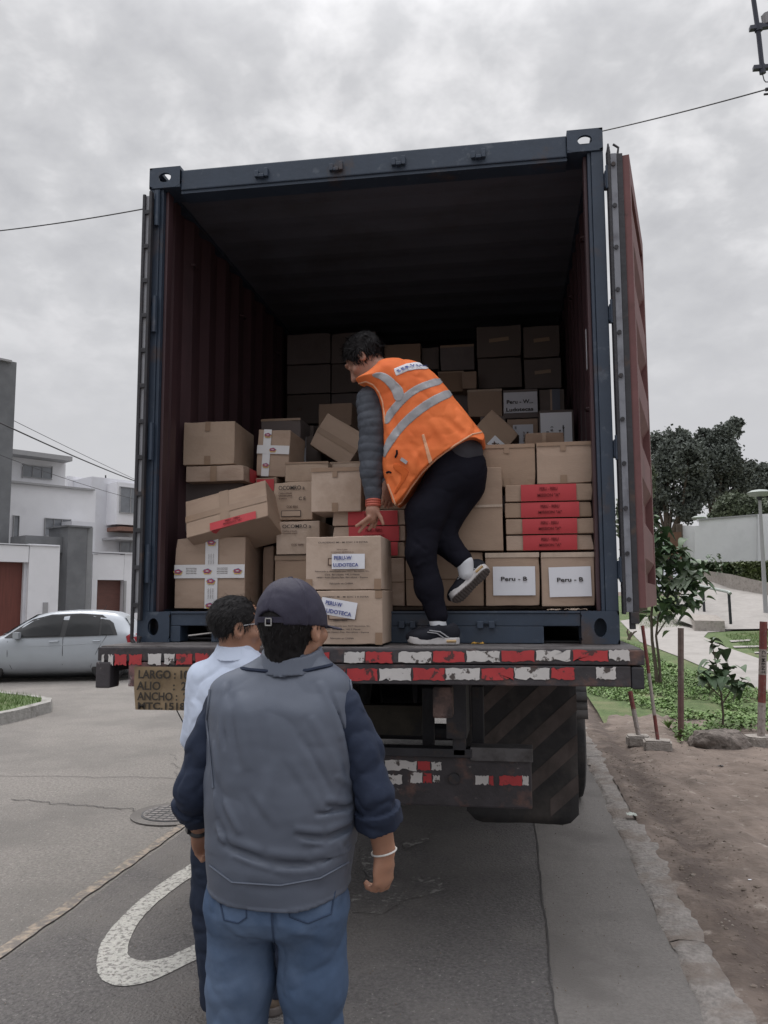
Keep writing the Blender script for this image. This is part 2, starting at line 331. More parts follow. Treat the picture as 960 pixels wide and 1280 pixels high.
# bumpy dirt verge near the camera
def dz(x, y):
    z = .028*mnoise.noise(Vector((x*1.1, y*.7, 0)))+.02*mnoise.noise(Vector((x*4, y*2.6, 3)))+.009*mnoise.noise(Vector((x*13, y*11, 5)))+.004*mnoise.noise(Vector((x*40, y*40, 5)))
    xr = 1.86+.05*math.sin(y*1.3); z -= .035*math.exp(-((x-xr)/.11)**2)             # washed-out furrow beside the kerb
    for k, (xt, wd) in enumerate(((2.35, .05), (2.62, .05), (3.6, .06))):            # wheel ruts
        xc = xt+.12*math.sin(y*.8+k)+.06*y*(k-1); z -= .018*math.exp(-((x-xc)/wd)**2)
    z += .012*max(0, mnoise.noise(Vector((x*9, y*7, 9))))+.03*max(0, mnoise.noise(Vector((x*6, y*5, 4)))-.25); return z+.03
v = []; X = np.concatenate([np.arange(1.58, 3.0, .022), np.arange(3.0, 9, .09)]); Yv = np.concatenate([np.arange(-3.4, 7.5, .035), np.arange(7.5, 9, .2)])
mb = MB(); mb.v = [Vector((x, yy, dz(x, yy)*min(1, (x-1.5)/.12))) for yy in Yv for x in X]; nx = len(X)
mb.f = [(j*nx+i, j*nx+i+1, (j+1)*nx+i+1, (j+1)*nx+i) for j in range(len(Yv)-1) for i in range(nx-1)]
dv_o = tag(mb.build('dirt_verge', M['dirt'], smooth=True), kind='structure')
# damp, darker soil along the washed-out furrow: a stain of its own shape
md_ = M['dirt'].copy(); md_.name = 'dirt_with_damp_furrow'; dv_o.data.materials[0] = md_; t_ = md_.node_tree; bs = t_.nodes['Principled BSDF']; src = bs.inputs['Base Color'].links[0].from_socket
tc_ = t_.nodes.new('ShaderNodeTexCoord'); sx_ = t_.nodes.new('ShaderNodeSeparateXYZ'); t_.links.new(tc_.outputs['Object'], sx_.inputs[0])
nz_ = t_.nodes.new('ShaderNodeTexNoise'); nz_.inputs['Scale'].default_value = 3.2; nz_.inputs['Detail'].default_value = 9; nz_.inputs['Roughness'].default_value = .68; t_.links.new(tc_.outputs['Object'], nz_.inputs[0])
m1_ = t_.nodes.new('ShaderNodeMath'); m1_.operation = 'SUBTRACT'; t_.links.new(sx_.outputs[0], m1_.inputs[0]); m1_.inputs[1].default_value = 1.80
m2_ = t_.nodes.new('ShaderNodeMath'); m2_.operation = 'ABSOLUTE'; t_.links.new(m1_.outputs[0], m2_.inputs[0])
m3_ = t_.nodes.new('ShaderNodeMath'); m3_.operation = 'MULTIPLY_ADD'; t_.links.new(nz_.outputs[0], m3_.inputs[0]); m3_.inputs[1].default_value = .75; t_.links.new(m2_.outputs[0], m3_.inputs[2])
mr_ = t_.nodes.new('ShaderNodeMapRange'); t_.links.new(m3_.outputs[0], mr_.inputs[0]); mr_.inputs[1].default_value = .42; mr_.inputs[2].default_value = .54; mr_.inputs[3].default_value = .8; mr_.inputs[4].default_value = 0
mx_ = t_.nodes.new('ShaderNodeMix'); mx_.data_type = 'RGBA'; t_.links.new(mr_.outputs[0], mx_.inputs['Factor']); t_.links.new(src, mx_.inputs['A']); mx_.inputs['B'].default_value = (.075, .056, .048, 1); t_.links.new(mx_.outputs['Result'], bs.inputs['Base Color'])
# clods and pebbles lying on the dirt: uncountable
pb = MB(); rr = random.Random(11)
ico = bmesh.new(); bmesh.ops.create_icosphere(ico, subdivisions=1, radius=1); IV = [v.co.copy() for v in ico.verts]; IF = [tuple(v.index for v in f.verts) for f in ico.faces]; ico.free()
for i in range(3600):
    if i % 3 == 0: x = 1.66+abs(rr.gauss(0, .22)); yy = rr.uniform(-2.5, 5)
    else: x = rr.uniform(1.62, 6); yy = rr.uniform(-2.5, 7)
    r = rr.uniform(.002, .009)*(1 if rr.random() < .93 else 2.3)
    pb.add([(x+p.x*r*rr.uniform(.7, 1.3), yy+p.y*r*rr.uniform(.7, 1.3), dz(x, yy)+p.z*r*.7) for p in IV], IF)
for i in range(700):
    x = rr.uniform(-1.5, 1.4); yy = rr.uniform(-2.5, 3)
    r = rr.uniform(.001, .004); pb.add([(x+p.x*r, yy+p.y*r, .006+r*.5+p.z*r*.8) for p in IV], IF)
tag(pb.build('dirt_clods', mat('clod', (.15, .12, .10), .95, .3, 4, (.28, .25, .22), (.6, .65), 3)), 'small clods and pebbles scattered over the dirt verge', 'gravel', kind='stuff')
# park ground on the right: lawns, sidewalk
def tp(px): p = atT(*px); return (p.x, p.y, terr(p.x, p.y))
lawn_pts = [(1.9, 6.3), (12, 6.3), (40, 6.3), (40, 40), (2.0, 40), (1.8, 12)]
def tsheet(name, pts2, dz_, m):     # follows the slope: split at Y=8
    mb = MB(); bm = bmesh.new(); vs = [bm.verts.new((p[0], p[1], 0)) for p in pts2]; bm.faces.new(vs)
    bmesh.ops.triangulate(bm, faces=bm.faces[:])
    bmesh.ops.bisect_plane(bm, geom=bm.verts[:]+bm.edges[:]+bm.faces[:], plane_co=(0, 8, 0), plane_no=(0, 1, 0)); bmesh.ops.bisect_plane(bm, geom=bm.verts[:]+bm.edges[:]+bm.faces[:], plane_co=(0, 7.9, 0), plane_no=(0, 1, 0))
    for vv in bm.verts: vv.co.z = .05*max(0, vv.co.y-8)+dz_-(max(0, 7.9-vv.co.y)*.09 if name == 'lawn' else 0)
    for f in bm.faces:
        f.normal_update()
        if f.normal.z < 0: f.normal_flip()
    mb.bm(bm); o = mb.build(name, m); o['kind'] = 'structure'; return o
tsheet('lawn', lawn_pts, .065, M['lawn'])
side = [tp(p)[:2] for p in [(775, 779), (800, 806), (850, 826), (900, 848), (945, 866), (985, 890)]]+[tp(p)[:2] for p in [(1000, 850), (960, 832), (905, 812), (880, 800), (885, 794), (1000, 786), (1000, 772), (850, 770), (800, 775)]]
tsheet('sidewalk', side, .08, M['path'])
for p in ([(912, 805), (938, 803.5), (938, 805.5), (914, 807)], [(916, 812.2), (975, 811), (975, 813.2), (918, 814.3)], [(943, 820), (975, 819), (975, 821), (944, 821.7)]):
    tsheet('lawn_edging', [tp(q)[:2] for q in p], .09, M['path'])
# ================================================================== TRAILER
ZB = 1.422; YE = -.32                                     # deck height, rear edge
tr = empty('flatbed_trailer', (0, YE, 0)); tag(tr, 'worn black flatbed trailer with red and white tape, carrying the open container', 'trailer')
def tpart(mb, name, m, parent=None, smooth=False):
    o = mb.build(name, m, parent or tr, smooth)
    if (parent or tr) is tr: o.location = (0, -YE, 0)
    return o
XL, XR = atY(122, 820, YE).x, atY(806, 820, YE).x
def zY(y, Y=YE, x=480): return atY(x, y, Y).z
z_a, z_b, z_c = ZB-.004, zY(831, x=700), zY(858, x=700)
tpart(MB().box(XL+.01, XR-.01, YE+.012, 6.6, ZB-.035, ZB, .004), 'deck', M['deck'])
bb = MB().box(XL, XR, YE, YE+.09, z_b, ZB-.006, .006)
tpart(bb, 'rear_channel', M['rustbeam'])
tpart(MB().box(XL+.16, XR-.06, YE+.004, YE+.10, z_c, z_b-.004, .006), 'rear_beam', M['rustbeam'])
tpart(MB().box(XR-.058, XR-.004, YE+.002, YE+.12, zY(862, x=800), z_b-.006, .008), 'end_bracket', M['darksteel'])
xl0, xl1 = atY(120, 860, YE).x, atY(138, 860, YE).x
tpart(MB().box(xl0, xl1, YE-.01, YE+.09, zY(860, x=130), z_b-.004, .008), 'end_bracket', M['rustbeam'])
tpart(MB().box(XL+.16, XL+.36, YE+.001, YE+.05, zY(858, x=150), z_b-.004, .004), 'bumper_plate', mat('scuffed_pinkish_plate', (.20, .10, .10), .6, .3, 12, (.05, .04, .04), (.46, .56), 9, third=((.35, .33, .33), (.6, .68), 14)))
# reflective tape segments on both beams: ragged edges
rt = random.Random(5)
def tape(x0, x1, y0, y1, m, Y, front=.0035):
    a = atY(x0, y1, Y); c = atY(x1, y0, Y); w_ = c.x-a.x; h_ = c.z-a.z; n = 9; pts = []
    for i in range(n+1): pts.append((a.x+w_*i/n, a.z+rt.uniform(0, .006)*(1 if rt.random() < .7 else 2.2)))
    for i in range(1, 4): pts.append((c.x-rt.uniform(0, .004), a.z+h_*i/4))
    for i in range(n+1): pts.append((c.x-w_*i/n, c.z-rt.uniform(0, .005)*(1 if rt.random() < .7 else 2.5)))
    for i in range(1, 4): pts.append((a.x+rt.uniform(0, .004), c.z-h_*i/4))
    ns = len(pts); mb = MB(); yy = Y-front
    mb.add([((a.x+c.x)/2, yy, (a.z+c.z)/2)]+[(p[0], yy, p[1]) for p in pts], [(0, 1+i, 1+(i+1) % ns) for i in range(ns)])
    tpart(mb, 'reflective_tape', m)
rd, wh = M['redtape'], M['whitetape2']
for x0, x1, m in [(127, 131, wh), (135, 142, wh), (143, 159, rd), (161, 178, rd), (185, 202, wh), (205, 219, wh), (220, 241, rd), (244, 262, rd), (265, 290, wh),
                  (430, 456, wh), (457, 491, rd), (498, 540, wh), (541, 581, rd), (583, 625, wh), (627, 668, rd), (670, 713, wh), (716, 760, rd), (761, 787, wh),
                  (300, 330, rd), (332, 372, wh), (374, 412, rd)]:
    dy = (480-x0)*.009
    tape(x0, x1, 814+dy, 829+dy, m, YE)
for x0, x1, m in [(434, 472, rd), (474, 514, wh), (516, 556, rd), (557, 600, wh), (602, 642, rd), (643, 687, wh), (689, 718, rd), (745, 770, wh),
                  (360, 395, wh), (397, 432, rd), (290, 322, wh)]:
    tape(x0, x1, 835+(480-x0)*.006, 851+(480-x0)*.006, m, YE+.004)
# sign board with hand-painted dimensions
pl, pr_ = atY(168, 833, YE-.012), atY(345, 833, YE-.012); pb_ = zY(887, YE-.012, 200)
bd = MB(); n = 14
def bf(u, v):
    x = pl.x+(pr_.x-pl.x)*u; z = pb_+(pl.z-pb_)*v; x += (.018*(1-v)**2 if u < .02 else 0)
    return (x, YE-.014+.010*mnoise.noise(Vector((u*5, v*3, 1)))-.012*(1-v)**2, z)
bd.grid(bf, 20, 6)
board = tpart(bd, 'sign_board', M['brass'], smooth=True)
M['handpaint'] = mat('black_hand_lettering', (.035, .028, .022), .7, .1)
for s_, px0, px1, yc, hh in [('LARGO : 10.90', 172, 250, 843, 11), ('ALIO    :  2.60', 171, 250, 857, 11), ('ANCHO :  2.60', 172, 250, 870, 10.5), ('MTC.1518141', 172, 250, 882, 9)]:
    a = atY(px0, yc, YE-.03); c = atY(px1, yc, YE-.03); hz_ = hh/F_PX*3.75
    text_parts(s_, .06, 'lettering', M['handpaint'], board, (a.x, YE-.024-.010*(yc-835)/50, a.z), bold=.0015, align='LEFT', width=(c.x-a.x)*1.0, height=hz_)
# frame, cross members and posts under the deck
fr = MB()
for x in (-.55, .43): fr.box(x-.05, x+.05, .1, 6.5, .95, ZB-.04)
tpart(fr, 'chassis_rail', M['darksteel'])
cm = MB()
for y in np.arange(.3, 6.4, .6): cm.box(XL+.05, XR-.05, y, y+.07, ZB-.14, ZB-.04)
tpart(cm, 'cross_member', M['darksteel'])
for side in (-1, 1):
    sx = XR-.03 if side > 0 else XL+.03
    tpart(MB().box(sx-.025, sx+.025, YE+.1, 6.5, ZB-.13, ZB-.04, .005), 'side_rail', M['rustbeam'])
YP = 0.15
def prect(x0, x1, y0, y1, Y, th, name, m, bev=.005, smooth=False):
    a = atY(x0, y1, Y); c = atY(x1, y0, Y); return tpart(MB().box(a.x, c.x, Y, Y+th, a.z, c.z, bev), name, m, smooth=smooth)
M['rustblock'] = mat('rusty_twistlock', (.13, .085, .075), .8, .3, 20, (.045, .035, .035), (.45, .6), 12, bump=.5, third=((.26, .22, .2), (.62, .7), 24))
prect(541, 565, 859, 898, YE+.11, .1, 'twistlock_box', M['rustblock'], .012)
prect(566, 581, 858, 945, YP, .06, 'hanger_post', M['darksteel']); prect(590, 604, 858, 930, YP+.3, .06, 'hanger_post', M['darksteel'])
prect(528, 542, 860, 932, YP+.4, .05, 'hanger_post', M['darksteel'])
prect(450, 527, 882, 918, .9, .04, 'licence_plate_bracket', mat('dirty_tank', (.06, .052, .04), .6, .3, 8, (.03, .03, .03), (.5, .6), 5))
YU = .18
prect(300, 664, 940, 999, YU, .09, 'underrun_bar', M['rustbeam'], .01)
prect(410, 590, 937, 943, YU-.03, .10, 'underrun_lip', M['darksteel'], .004)
prect(588, 666, 936, 951, YU-.025, .12, 'underrun_cap', mat('scuffed_grey_plate', (.12, .115, .12), .6, .25, 9, (.05, .045, .045), (.5, .65), 6), .004)
for x0, x1, y0, y1, m in [(481, 521, 950, 963, wh), (522, 538, 951, 963, rd), (539, 552, 952, 963, wh), (483, 503, 967, 981, wh), (513, 528, 965, 979, wh), (529, 540, 966, 979, rd), (541, 550, 968, 978, wh),
                          (594, 611, 969, 981, wh), (611, 617, 969, 982, rd), (624, 653, 969, 982, rd), (653, 661, 969, 982, wh)]:
    tape(x0, x1, y0, y1, m, YU, .004)
hb = MB(); c0 = atY(568, 973, YU-.005); hb.tube([c0, c0+Vector((0, -.012, 0))], .028, 12); tpart(hb, 'tow_eye', M['darksteel'])
# mudguards + flaps + wheels (dual axle)
AX = [3.05, 4.35]; RT = .50
def wheel(x, y, left):
    t = mb = MB(); prof = [(-.13, .33), (-.14, .44), (-.125, .485), (-.10, .497), (-.05, .497), (-.048, .485), (-.036, .485), (-.034, .5), (.034, .5), (.036, .485), (.048, .485), (.05, .497), (.10, .497), (.125, .485), (.14, .44), (.13, .33)]
    n = 40; vs = []
    for k in range(n):
        a = 2*math.pi*k/n
        for (dx, r) in prof: vs.append((x+dx, y+math.cos(a)*r, RT+math.sin(a)*r))
    p = len(prof); fs = [(k*p+i, k*p+i+1, ((k+1) % n)*p+i+1, ((k+1) % n)*p+i) for k in range(n) for i in range(p-1)]
    mb.add(vs, fs)
    wo = tpart(mb, 'wheel', M['tyre'], smooth=True)
    r = MB(); sgn = -1 if left else 1
    r.tube([(x-.10, y, RT), (x+sgn*.05, y, RT)], [.33, .33], 28); r.tube([(x+sgn*.05, y, RT), (x+sgn*.15, y, RT)], [.12, .09], 16)
    ro = r.build('rim', M['deck'], wo, True)
for y in AX:
    for x in (1.13, .82): wheel(x, y, False)
    for x in (-1.13, -.82): wheel(x, y, True)
    tpart(MB().tube([(-1.1, y, RT), (1.1, y, RT)], .07, 12), 'axle', M['darksteel'])
# drum and hub shapes seen between the posts
M['hubred'] = mat('dusty_brake_chamber', (.16, .105, .095), .8, .25, 9, (.09, .05, .045), (.5, .62), 6)
for (px, py, r) in [(657, 908, .085), (625, 925, .07)]:
    c0 = atY(px, py, 1.6); mbx = MB().tube([c0+Vector((0, .1, 0)), c0, c0+Vector((0, -.03, 0))], [r, r, r*.6], 18); tpart(mbx, 'brake_chamber', M['hubred'], smooth=True)
def flap(xa, xb, Y, zb, name='mud_flap'):
    mb = MB()
    def f(u, v):
        z = zb+(1.28-zb)*v; x = xa+(xb-xa)*u
        dzc = .07*(max(0, 1-v*6)**2)*(max(0, abs(u-.5)*2-.72)/.28)**2
        return (x, Y+.03*math.sin(u*3)+.05*(1-v)**2+.012*mnoise.noise(Vector((u*4, v*5, xa))), z+dzc)
    mb.grid(f, 14, 18); o = tpart(mb, name, M['rubber'], smooth=True)
    sm = o.modifiers.new('thick', 'SOLIDIFY'); sm.thickness = .012
    return o, f
yf = 1.15
ra, rb = atY(583, 1000, yf), atY(724, 1000, yf); zb = atY(700, 1034, yf).z
for (xa, xb, mirror) in ((ra.x, rb.x, False), (-rb.x, -ra.x, True)):
    o, f = flap(xa, xb, yf, zb)
    # diagonal faded stripes
    for k in range(5):
        st = MB(); n = 12; vs = []
        for i in range(n+1):
            u = i/n
            for dv_ in (0, .105):
                v = -.42+k*.24+u*.62+dv_ if not mirror else -.42+k*.24+(1-u)*.62+dv_
                vs.append((u, v))
        pts = []; fs = []
        for i in range(n):
            q = [vs[2*i], vs[2*i+2], vs[2*i+3], vs[2*i+1]]
            if all(.03 < p_[1] < .97 for p_ in q):
                b0 = len(pts); pts += [Vector(f(*p_))+Vector((0, -.016, 0)) for p_ in q]; fs.append((b0, b0+1, b0+2, b0+3))
        if fs: st.add(pts, fs); so = st.build('flap_stripe', M['flapstripe'], o)
gd = MB()
for sx in (1, -1):
    gd = MB(); x0, x1 = sx*.68, sx*1.275
    for i in range(24):
        a0 = math.radians(170-i*160/24); a1 = math.radians(170-(i+1)*160/24)
        P = [(x0, AX[0]-.02+math.cos(a0)*.62 if i < 12 else AX[1]+math.cos(a0)*.62, .62+math.sin(a0)*.58), (x1, AX[0]-.02+math.cos(a0)*.62 if i < 12 else AX[1]+math.cos(a0)*.62, .62+math.sin(a0)*.58)]
        Q = [(x0, AX[0]-.02+math.cos(a1)*.62 if i+1 < 12 else AX[1]+math.cos(a1)*.62, .62+math.sin(a1)*.58), (x1, AX[0]-.02+math.cos(a1)*.62 if i+1 < 12 else AX[1]+math.cos(a1)*.62, .62+math.sin(a1)*.58)]
        gd.add([P[0], P[1], Q[1], Q[0]], [(0, 1, 2, 3)])
    go = tpart(gd, 'mudguard', M['rubber'], smooth=True); sm = go.modifiers.new('thick', 'SOLIDIFY'); sm.thickness = .015
tpart(MB().box(-1.0, 1.0, 5.2, 5.9, .42, 1.24, .03), 'blocker_box', M['darksteel']); tpart(MB().tube([(-1.15, 5.0, .75), (-.35, 5.0, .75)], .3, 20), 'blocker_tank', M['darksteel'], smooth=True)  # box and tank added to block daylight showing through under the deck
# trailing cable under the sign board
cb = MB(); a = atY(221, 888, YE+.03); cb.tube([a+Vector((0, 0, .05)), a, a+Vector((.03, 0, -.05)), a+Vector((.055, 0, -.10)), a+Vector((.075, 0, -.12))], .003, 5); cb.tube([a+Vector((.03, 0, -.05)), a+Vector((.06, 0, -.06)), a+Vector((.09, 0, -.065))], .002, 5)
tpart(cb, 'loose_wire', M['darksteel'])
# ================================================================== CONTAINER
CW, CH, CL = 1.219, 2.591, 6.058; ZF = ZB+.158; ZT = ZB+CH
ct = empty('shipping_container', (0, 0, ZB)); tag(ct, 'blue steel shipping container with red lining and both doors swung open, on the flatbed', 'container')
def cpart(mb, name, m, parent=None, smooth=False):
    o = mb.build(name, m, parent or ct, smooth)
    if (parent or ct) is ct: o.location = (0, 0, -ZB)
    return o
def cast(cx, cz, sx, top):
    """corner casting with an oval hole through the rear and side faces"""
    W_, H_, D_ = .178, .118, .162; bm = bmesh.new(); n = 20
    x0, x1 = (cx, cx+W_) if sx < 0 else (cx-W_, cx); z0, z1 = (cz, cz+H_)
    if not top: z1 = z0+.155
    mx_, mz = (x0+x1)/2, (z0+z1)/2; t = .018
    outer = []; inner = []
    for k in range(n):
        a = 2*math.pi*(k+.5)/n; c_, s_ = math.cos(a), math.sin(a)
        rx, rz = (.030, .045) if not top else (.036, .027)
        inner.append((mx_+rx*c_, mz+rz*s_))
        sc = min((x1-x0)/2/max(abs(c_), 1e-6), (z1-z0)/2/max(abs(s_), 1e-6)); p = (mx_+sc*c_, mz+sc*s_)
        outer.append(p)
    mb = MB(); yf_ = -.012
    vs = [(p[0], yf_, p[1]) for p in outer]+[(p[0], yf_, p[1]) for p in inner]+[(p[0], yf_+t, p[1]) for p in inner]
    mb.add(vs, [(k, (k+1) % n, n+(k+1) % n, n+k) for k in range(n)]+[(n+k, n+(k+1) % n, 2*n+(k+1) % n, 2*n+k) for k in range(n)])
    mb.add([(x0, yf_, z0), (x1, yf_, z0), (x1, yf_, z1), (x0, yf_, z1)], []) 
    # side plates: top, bottom, outer side, back is open so light passes through the hole (side hole opens to the sky)
    mb.box(x0, x1, yf_+.001, D_, z0-.001, z0+t)
    ym = (yf_+D_)/2
    mb.box(x0, x1, yf_+.001, ym-.062, z1-t, z1+.001); mb.box(x0, x1, ym+.062, D_, z1-t, z1+.001); mb.box(x0, mx_-.036, ym-.062, ym+.062, z1-t, z1+.001); mb.box(mx_+.036, x1, ym-.062, ym+.062, z1-t, z1+.001)
    if not top: mb.box(x0, x1, D_-t, D_, z0, z1); 
    ys_ = (yf_+D_)/2
    if sx < 0: xa, xb = x0, x0+t
    else: xa, xb = x1-t, x1
    hw = .035 if top else .03; hh_ = .03 if top else .04
    mb.box(xa, xb, yf_+.001, ys_-hw, z0, z1); mb.box(xa, xb, ys_+hw, D_, z0, z1); mb.box(xa, xb, ys_-hw, ys_+hw, z0, mz-hh_); mb.box(xa, xb, ys_-hw, ys_+hw, mz+hh_, z1)
    return cpart(mb, 'corner_casting', M['blue'])
for sx in (-1, 1):
    cast(sx*CW, ZT-.118+.006, sx, True); cast(sx*CW, ZB+.002, sx, False)
    # corner post: outer J + inner flange
    x = sx*CW
    cpart(MB().box(min(x, x-sx*.06), max(x, x-sx*.06), -.004, .10, ZB+.156, ZT-.113, .004), 'corner_post', M['blue'])
    cpart(MB().box(min(x-sx*.061, x-sx*.078), max(x-sx*.061, x-sx*.078), .006, .09, ZB+.157, ZT-.114, .003), 'corner_post_liner', M['blue'])
    cpart(MB().box(min(x-sx*.079, x-sx*.096), max(x-sx*.079, x-sx*.096), .035, .10, ZB+.157, ZT-.115, .004), 'post_inner_flange', M['inner'])
    # front posts
    cpart(MB().box(min(x, x-sx*.1), max(x, x-sx*.1), CL-.12, CL, ZB+.01, ZT-.01, .004), 'corner_post', M['blue'])
# header and sill
hd = MB().box(-CW+.179, CW-.179, 0, .09, ZT-.128, ZT-.014, .006).box(-CW+.179, CW-.179, .01, .12, ZT-.145, ZT-.129)
cpart(hd, 'door_header', M['blue'])
for px in (328, 421, 499, 599):
    c0 = atY(px, 215, -.005); zz_ = ZT-.075
    mb = MB().box(c0.x-.04, c0.x-.018, -.022, .0, zz_-.025, zz_+.012, .003).box(c0.x-.016, c0.x+.012, -.028, .0, zz_-.03, zz_-.012, .003).box(c0.x+.013, c0.x+.034, -.022, .0, zz_-.025, zz_+.022, .003)
    cpart(mb, 'lock_keeper', M['blue'])
# sill with fork pockets cut out of its lower edge
def sillbox(a, c, z0, z1): return MB().box(a, c, 0, .11, z0, z1, .005)
p1a, p1b = atY(225, 800, 0).x, atY(264, 800, 0).x; p2a, p2b = atY(680, 800, 0).x, atY(728, 800, 0).x; zs = atY(700, 783, 0).z
sl = MB()
for a, c in ((-CW+.179, p1a), (p1b, p2a), (p2b, CW-.179)):
    if c-a > .003: sl.box(a, c, 0, .11, ZB+.003, zs, .003)
sl.box(-CW+.179, CW-.179, 0, .11, zs+.001, ZF-.012, .004); sl.box(-CW+.179, CW-.179, -.006, .10, ZF-.011, ZF, .002)
cpart(sl, 'door_sill', M['blue'])
cpart(MB().box(p1a, p1b, .12, .3, ZB+.01, ZB+.02).box(p2a, p2b, .12, .5, ZB+.003, ZB+.01), 'pocket_floor', M['darksteel'])
for px in (331, 418, 510, 608):
    c0 = atY(px, 775, -.005); mb = MB().box(c0.x-.05, c0.x+.045, -.012, .0, c0.z-.018, c0.z-.004, .002).box(c0.x-.045, c0.x-.015, -.03, .0, c0.z-.04, c0.z-.005, .004).box(c0.x+.012, c0.x+.04, -.03, .0, c0.z-.04, c0.z-.005, .004)
    cpart(mb, 'lock_keeper', M['blue'])
# corrugated side walls, front wall, roof, floor
def corr(u, per=.278, dep=.036):
    t = (u/per) % 1; return dep*(0 if t < .26 else (t-.26)/.24 if t < .5 else 1 if t < .76 else 1-(t-.76)/.24)
for sx in (-1, 1):
    mb = MB(); ys = [.10]; y = .10
    while y < CL-.1:
        for fr_ in (.26, .5, .76, 1.0): ys.append(min(y+.278*fr_, CL-.1))
        y += .278
    ys = sorted(set(round(v_, 4) for v_ in ys)); vs = []
    for v_ in ys:
        x = sx*(CW-.012-corr(v_-.10+1e-5)); 
        for z in (ZF-.05, ZT-.06): vs.append((x, v_, z))
    mb.add(vs, [(2*i, 2*i+2, 2*i+3, 2*i+1) for i in range(len(ys)-1)])
    cpart(mb, 'side_wall', M['inner'])
    mb = MB(); vs = [(v_[0]+sx*.004, v_[1], v_[2]) for v_ in vs]; mb.add(vs, [(2*i, 2*i+2, 2*i+3, 2*i+1) for i in range(len(ys)-1)])
    cpart(mb, 'outer_wall_skin', M['blue'])
    cpart(MB().box(min(sx*CW, sx*(CW-.06)), max(sx*CW, sx*(CW-.06)), .163, CL-.12, ZT-.062, ZT-.004), 'top_side_rail', M['blue'])
    cpart(MB().box(min(sx*CW, sx*(CW-.05)), max(sx*CW, sx*(CW-.05)), .163, CL-.12, ZB+.012, ZF+.01), 'bottom_side_rail', M['blue'])
    lr = MB()
    for z in (ZF+.35, ZF+1.1, ZT-.35):
        for y in np.arange(.5, 5.8, .9): lr.tube([(sx*(CW-.055), y-.04, z), (sx*(CW-.075), y-.03, z), (sx*(CW-.075), y+.03, z), (sx*(CW-.055), y+.04, z)], .006, 6)
    cpart(lr, 'lashing_ring', M['inner'])
mb = MB(); vs = []; xs_ = np.arange(-1.15, 1.16, .0695)
for x in xs_:
    for z in (ZF, ZT-.05): vs.append((x, CL-.06-corr(x+2), z))
mb.add(vs, [(2*i, 2*i+2, 2*i+3, 2*i+1) for i in range(len(xs_)-1)]); cpart(mb, 'front_wall', M['inner'])
cpart(MB().box(-CW+.01, CW-.01, CL-.03, CL-.001, ZB+.02, ZT-.02), 'front_end_skin', M['blue'])
mb = MB(); vs = []; ysr = np.arange(.09, CL-.05, .0695)
for y in ysr:
    for x in (-CW+.02, CW-.02): vs.append((x, y, ZT-.045+corr(y, .278, .007)))
mb.add(vs, [(2*i, 2*i+2, 2*i+3, 2*i+1) for i in range(len(ysr)-1)]); cpart(mb, 'ceiling_panel', M['ceiling'])
cpart(MB().box(-CW+.01, CW-.01, .1, CL-.01, ZT-.018, ZT-.008), 'roof_skin', M['blue'])
cpart(MB().box(-CW+.06, CW-.06, .11, CL-.05, ZF-.03, ZF-.002), 'plywood_floor', M['wood'])
a = atX(733, 412, CW-.055); c = atX(736, 458, CW-.055)
ws = MB(); xx = CW-.056; ws.box(xx-.004, xx-.001, a.y-.012, a.y+.016, c.z, a.z); cpart(ws, 'white_strip', M['paper'])
# ---- doors
ZD0, ZD1 = ZF+.015, ZT-.165
def door(sx, hinge, far, name_label):
    H = Vector((hinge[0], hinge[1], 0)); F2 = Vector((far[0], far[1], 0)); d = (F2-H); L_ = d.length; d.normalize(); nrm = Vector((-d.y, d.x, 0)) # left-hand normal
    if nrm.x*sx > 0: nrm = -nrm      # normal points to the container (the old outer face of the door)
    fr_ = MB(); th = .045
    def P(u, w_, z): q = H+d*u+nrm*w_; return Vector((q.x, q.y, z))
    def slab(mb, u0, u1, w0, w1, z0, z1):
        mb.add([P(u0, w0, z0), P(u1, w0, z0), P(u1, w1, z0), P(u0, w1, z0), P(u0, w0, z1), P(u1, w0, z1), P(u1, w1, z1), P(u0, w1, z1)],
               [(0, 3, 2, 1), (4, 5, 6, 7), (0, 1, 5, 4), (1, 2, 6, 5), (2, 3, 7, 6), (3, 0, 4, 7)])
    slab(fr_, 0, .085, -th, 0, ZD0, ZD1); slab(fr_, L_-.085, L_, -th, 0, ZD0, ZD1)
    slab(fr_, .086, L_-.086, -th, 0, ZD1-.11, ZD1); slab(fr_, .086, L_-.086, -th, 0, ZD0, ZD0+.12)
    dr = cpart(fr_, 'door', M['doorred'])
    # horizontal trapezoid corrugations
    mb = MB(); zs_ = []; z = ZD0+.12; per = (ZD1-ZD0-.23)/5; prof = []
    for k in range(5):
        for fr2, w_ in ((0, -.005), (.14, -.005), (.30, -.042), (.72, -.042), (.88, -.005)): prof.append((z+(k+fr2)*per, w_))
    prof.append((ZD1-.11, -.005)); vs = []
    for zz_, w_ in prof: vs += [P(.085, w_, zz_), P(L_-.085, w_, zz_)]
    mb.add(vs, [(2*i, 2*i+1, 2*i+3, 2*i+2) for i in range(len(prof)-1)])
    pn = mb.build('door_panel', M['doorred'], dr); pn.data.transform(Matrix.Identity(4))
    # small bolts and brackets on the panel
    bl = MB()
    for zz_ in (ZD0+.17, ZD0+.25, ZD0+.62, ZD0+.70, ZD0+1.25, ZD0+1.6):
        bl.tube([P(L_*.62, -.004, zz_), P(L_*.62, .03, zz_)], .009, 8); bl.tube([P(L_*.9, .0, zz_-.03), P(L_*.9, .02, zz_-.03)], .007, 8)
    bl.build('bolt', M['darksteel'], dr)
    return dr, P, slab, L_
hx = atY(785.5, 491, -.03).x; fx = atY(801, 491, 1.05).x
dr, P, slab, L_ = door(1, (hx, -.03), (fx, 1.05), '')
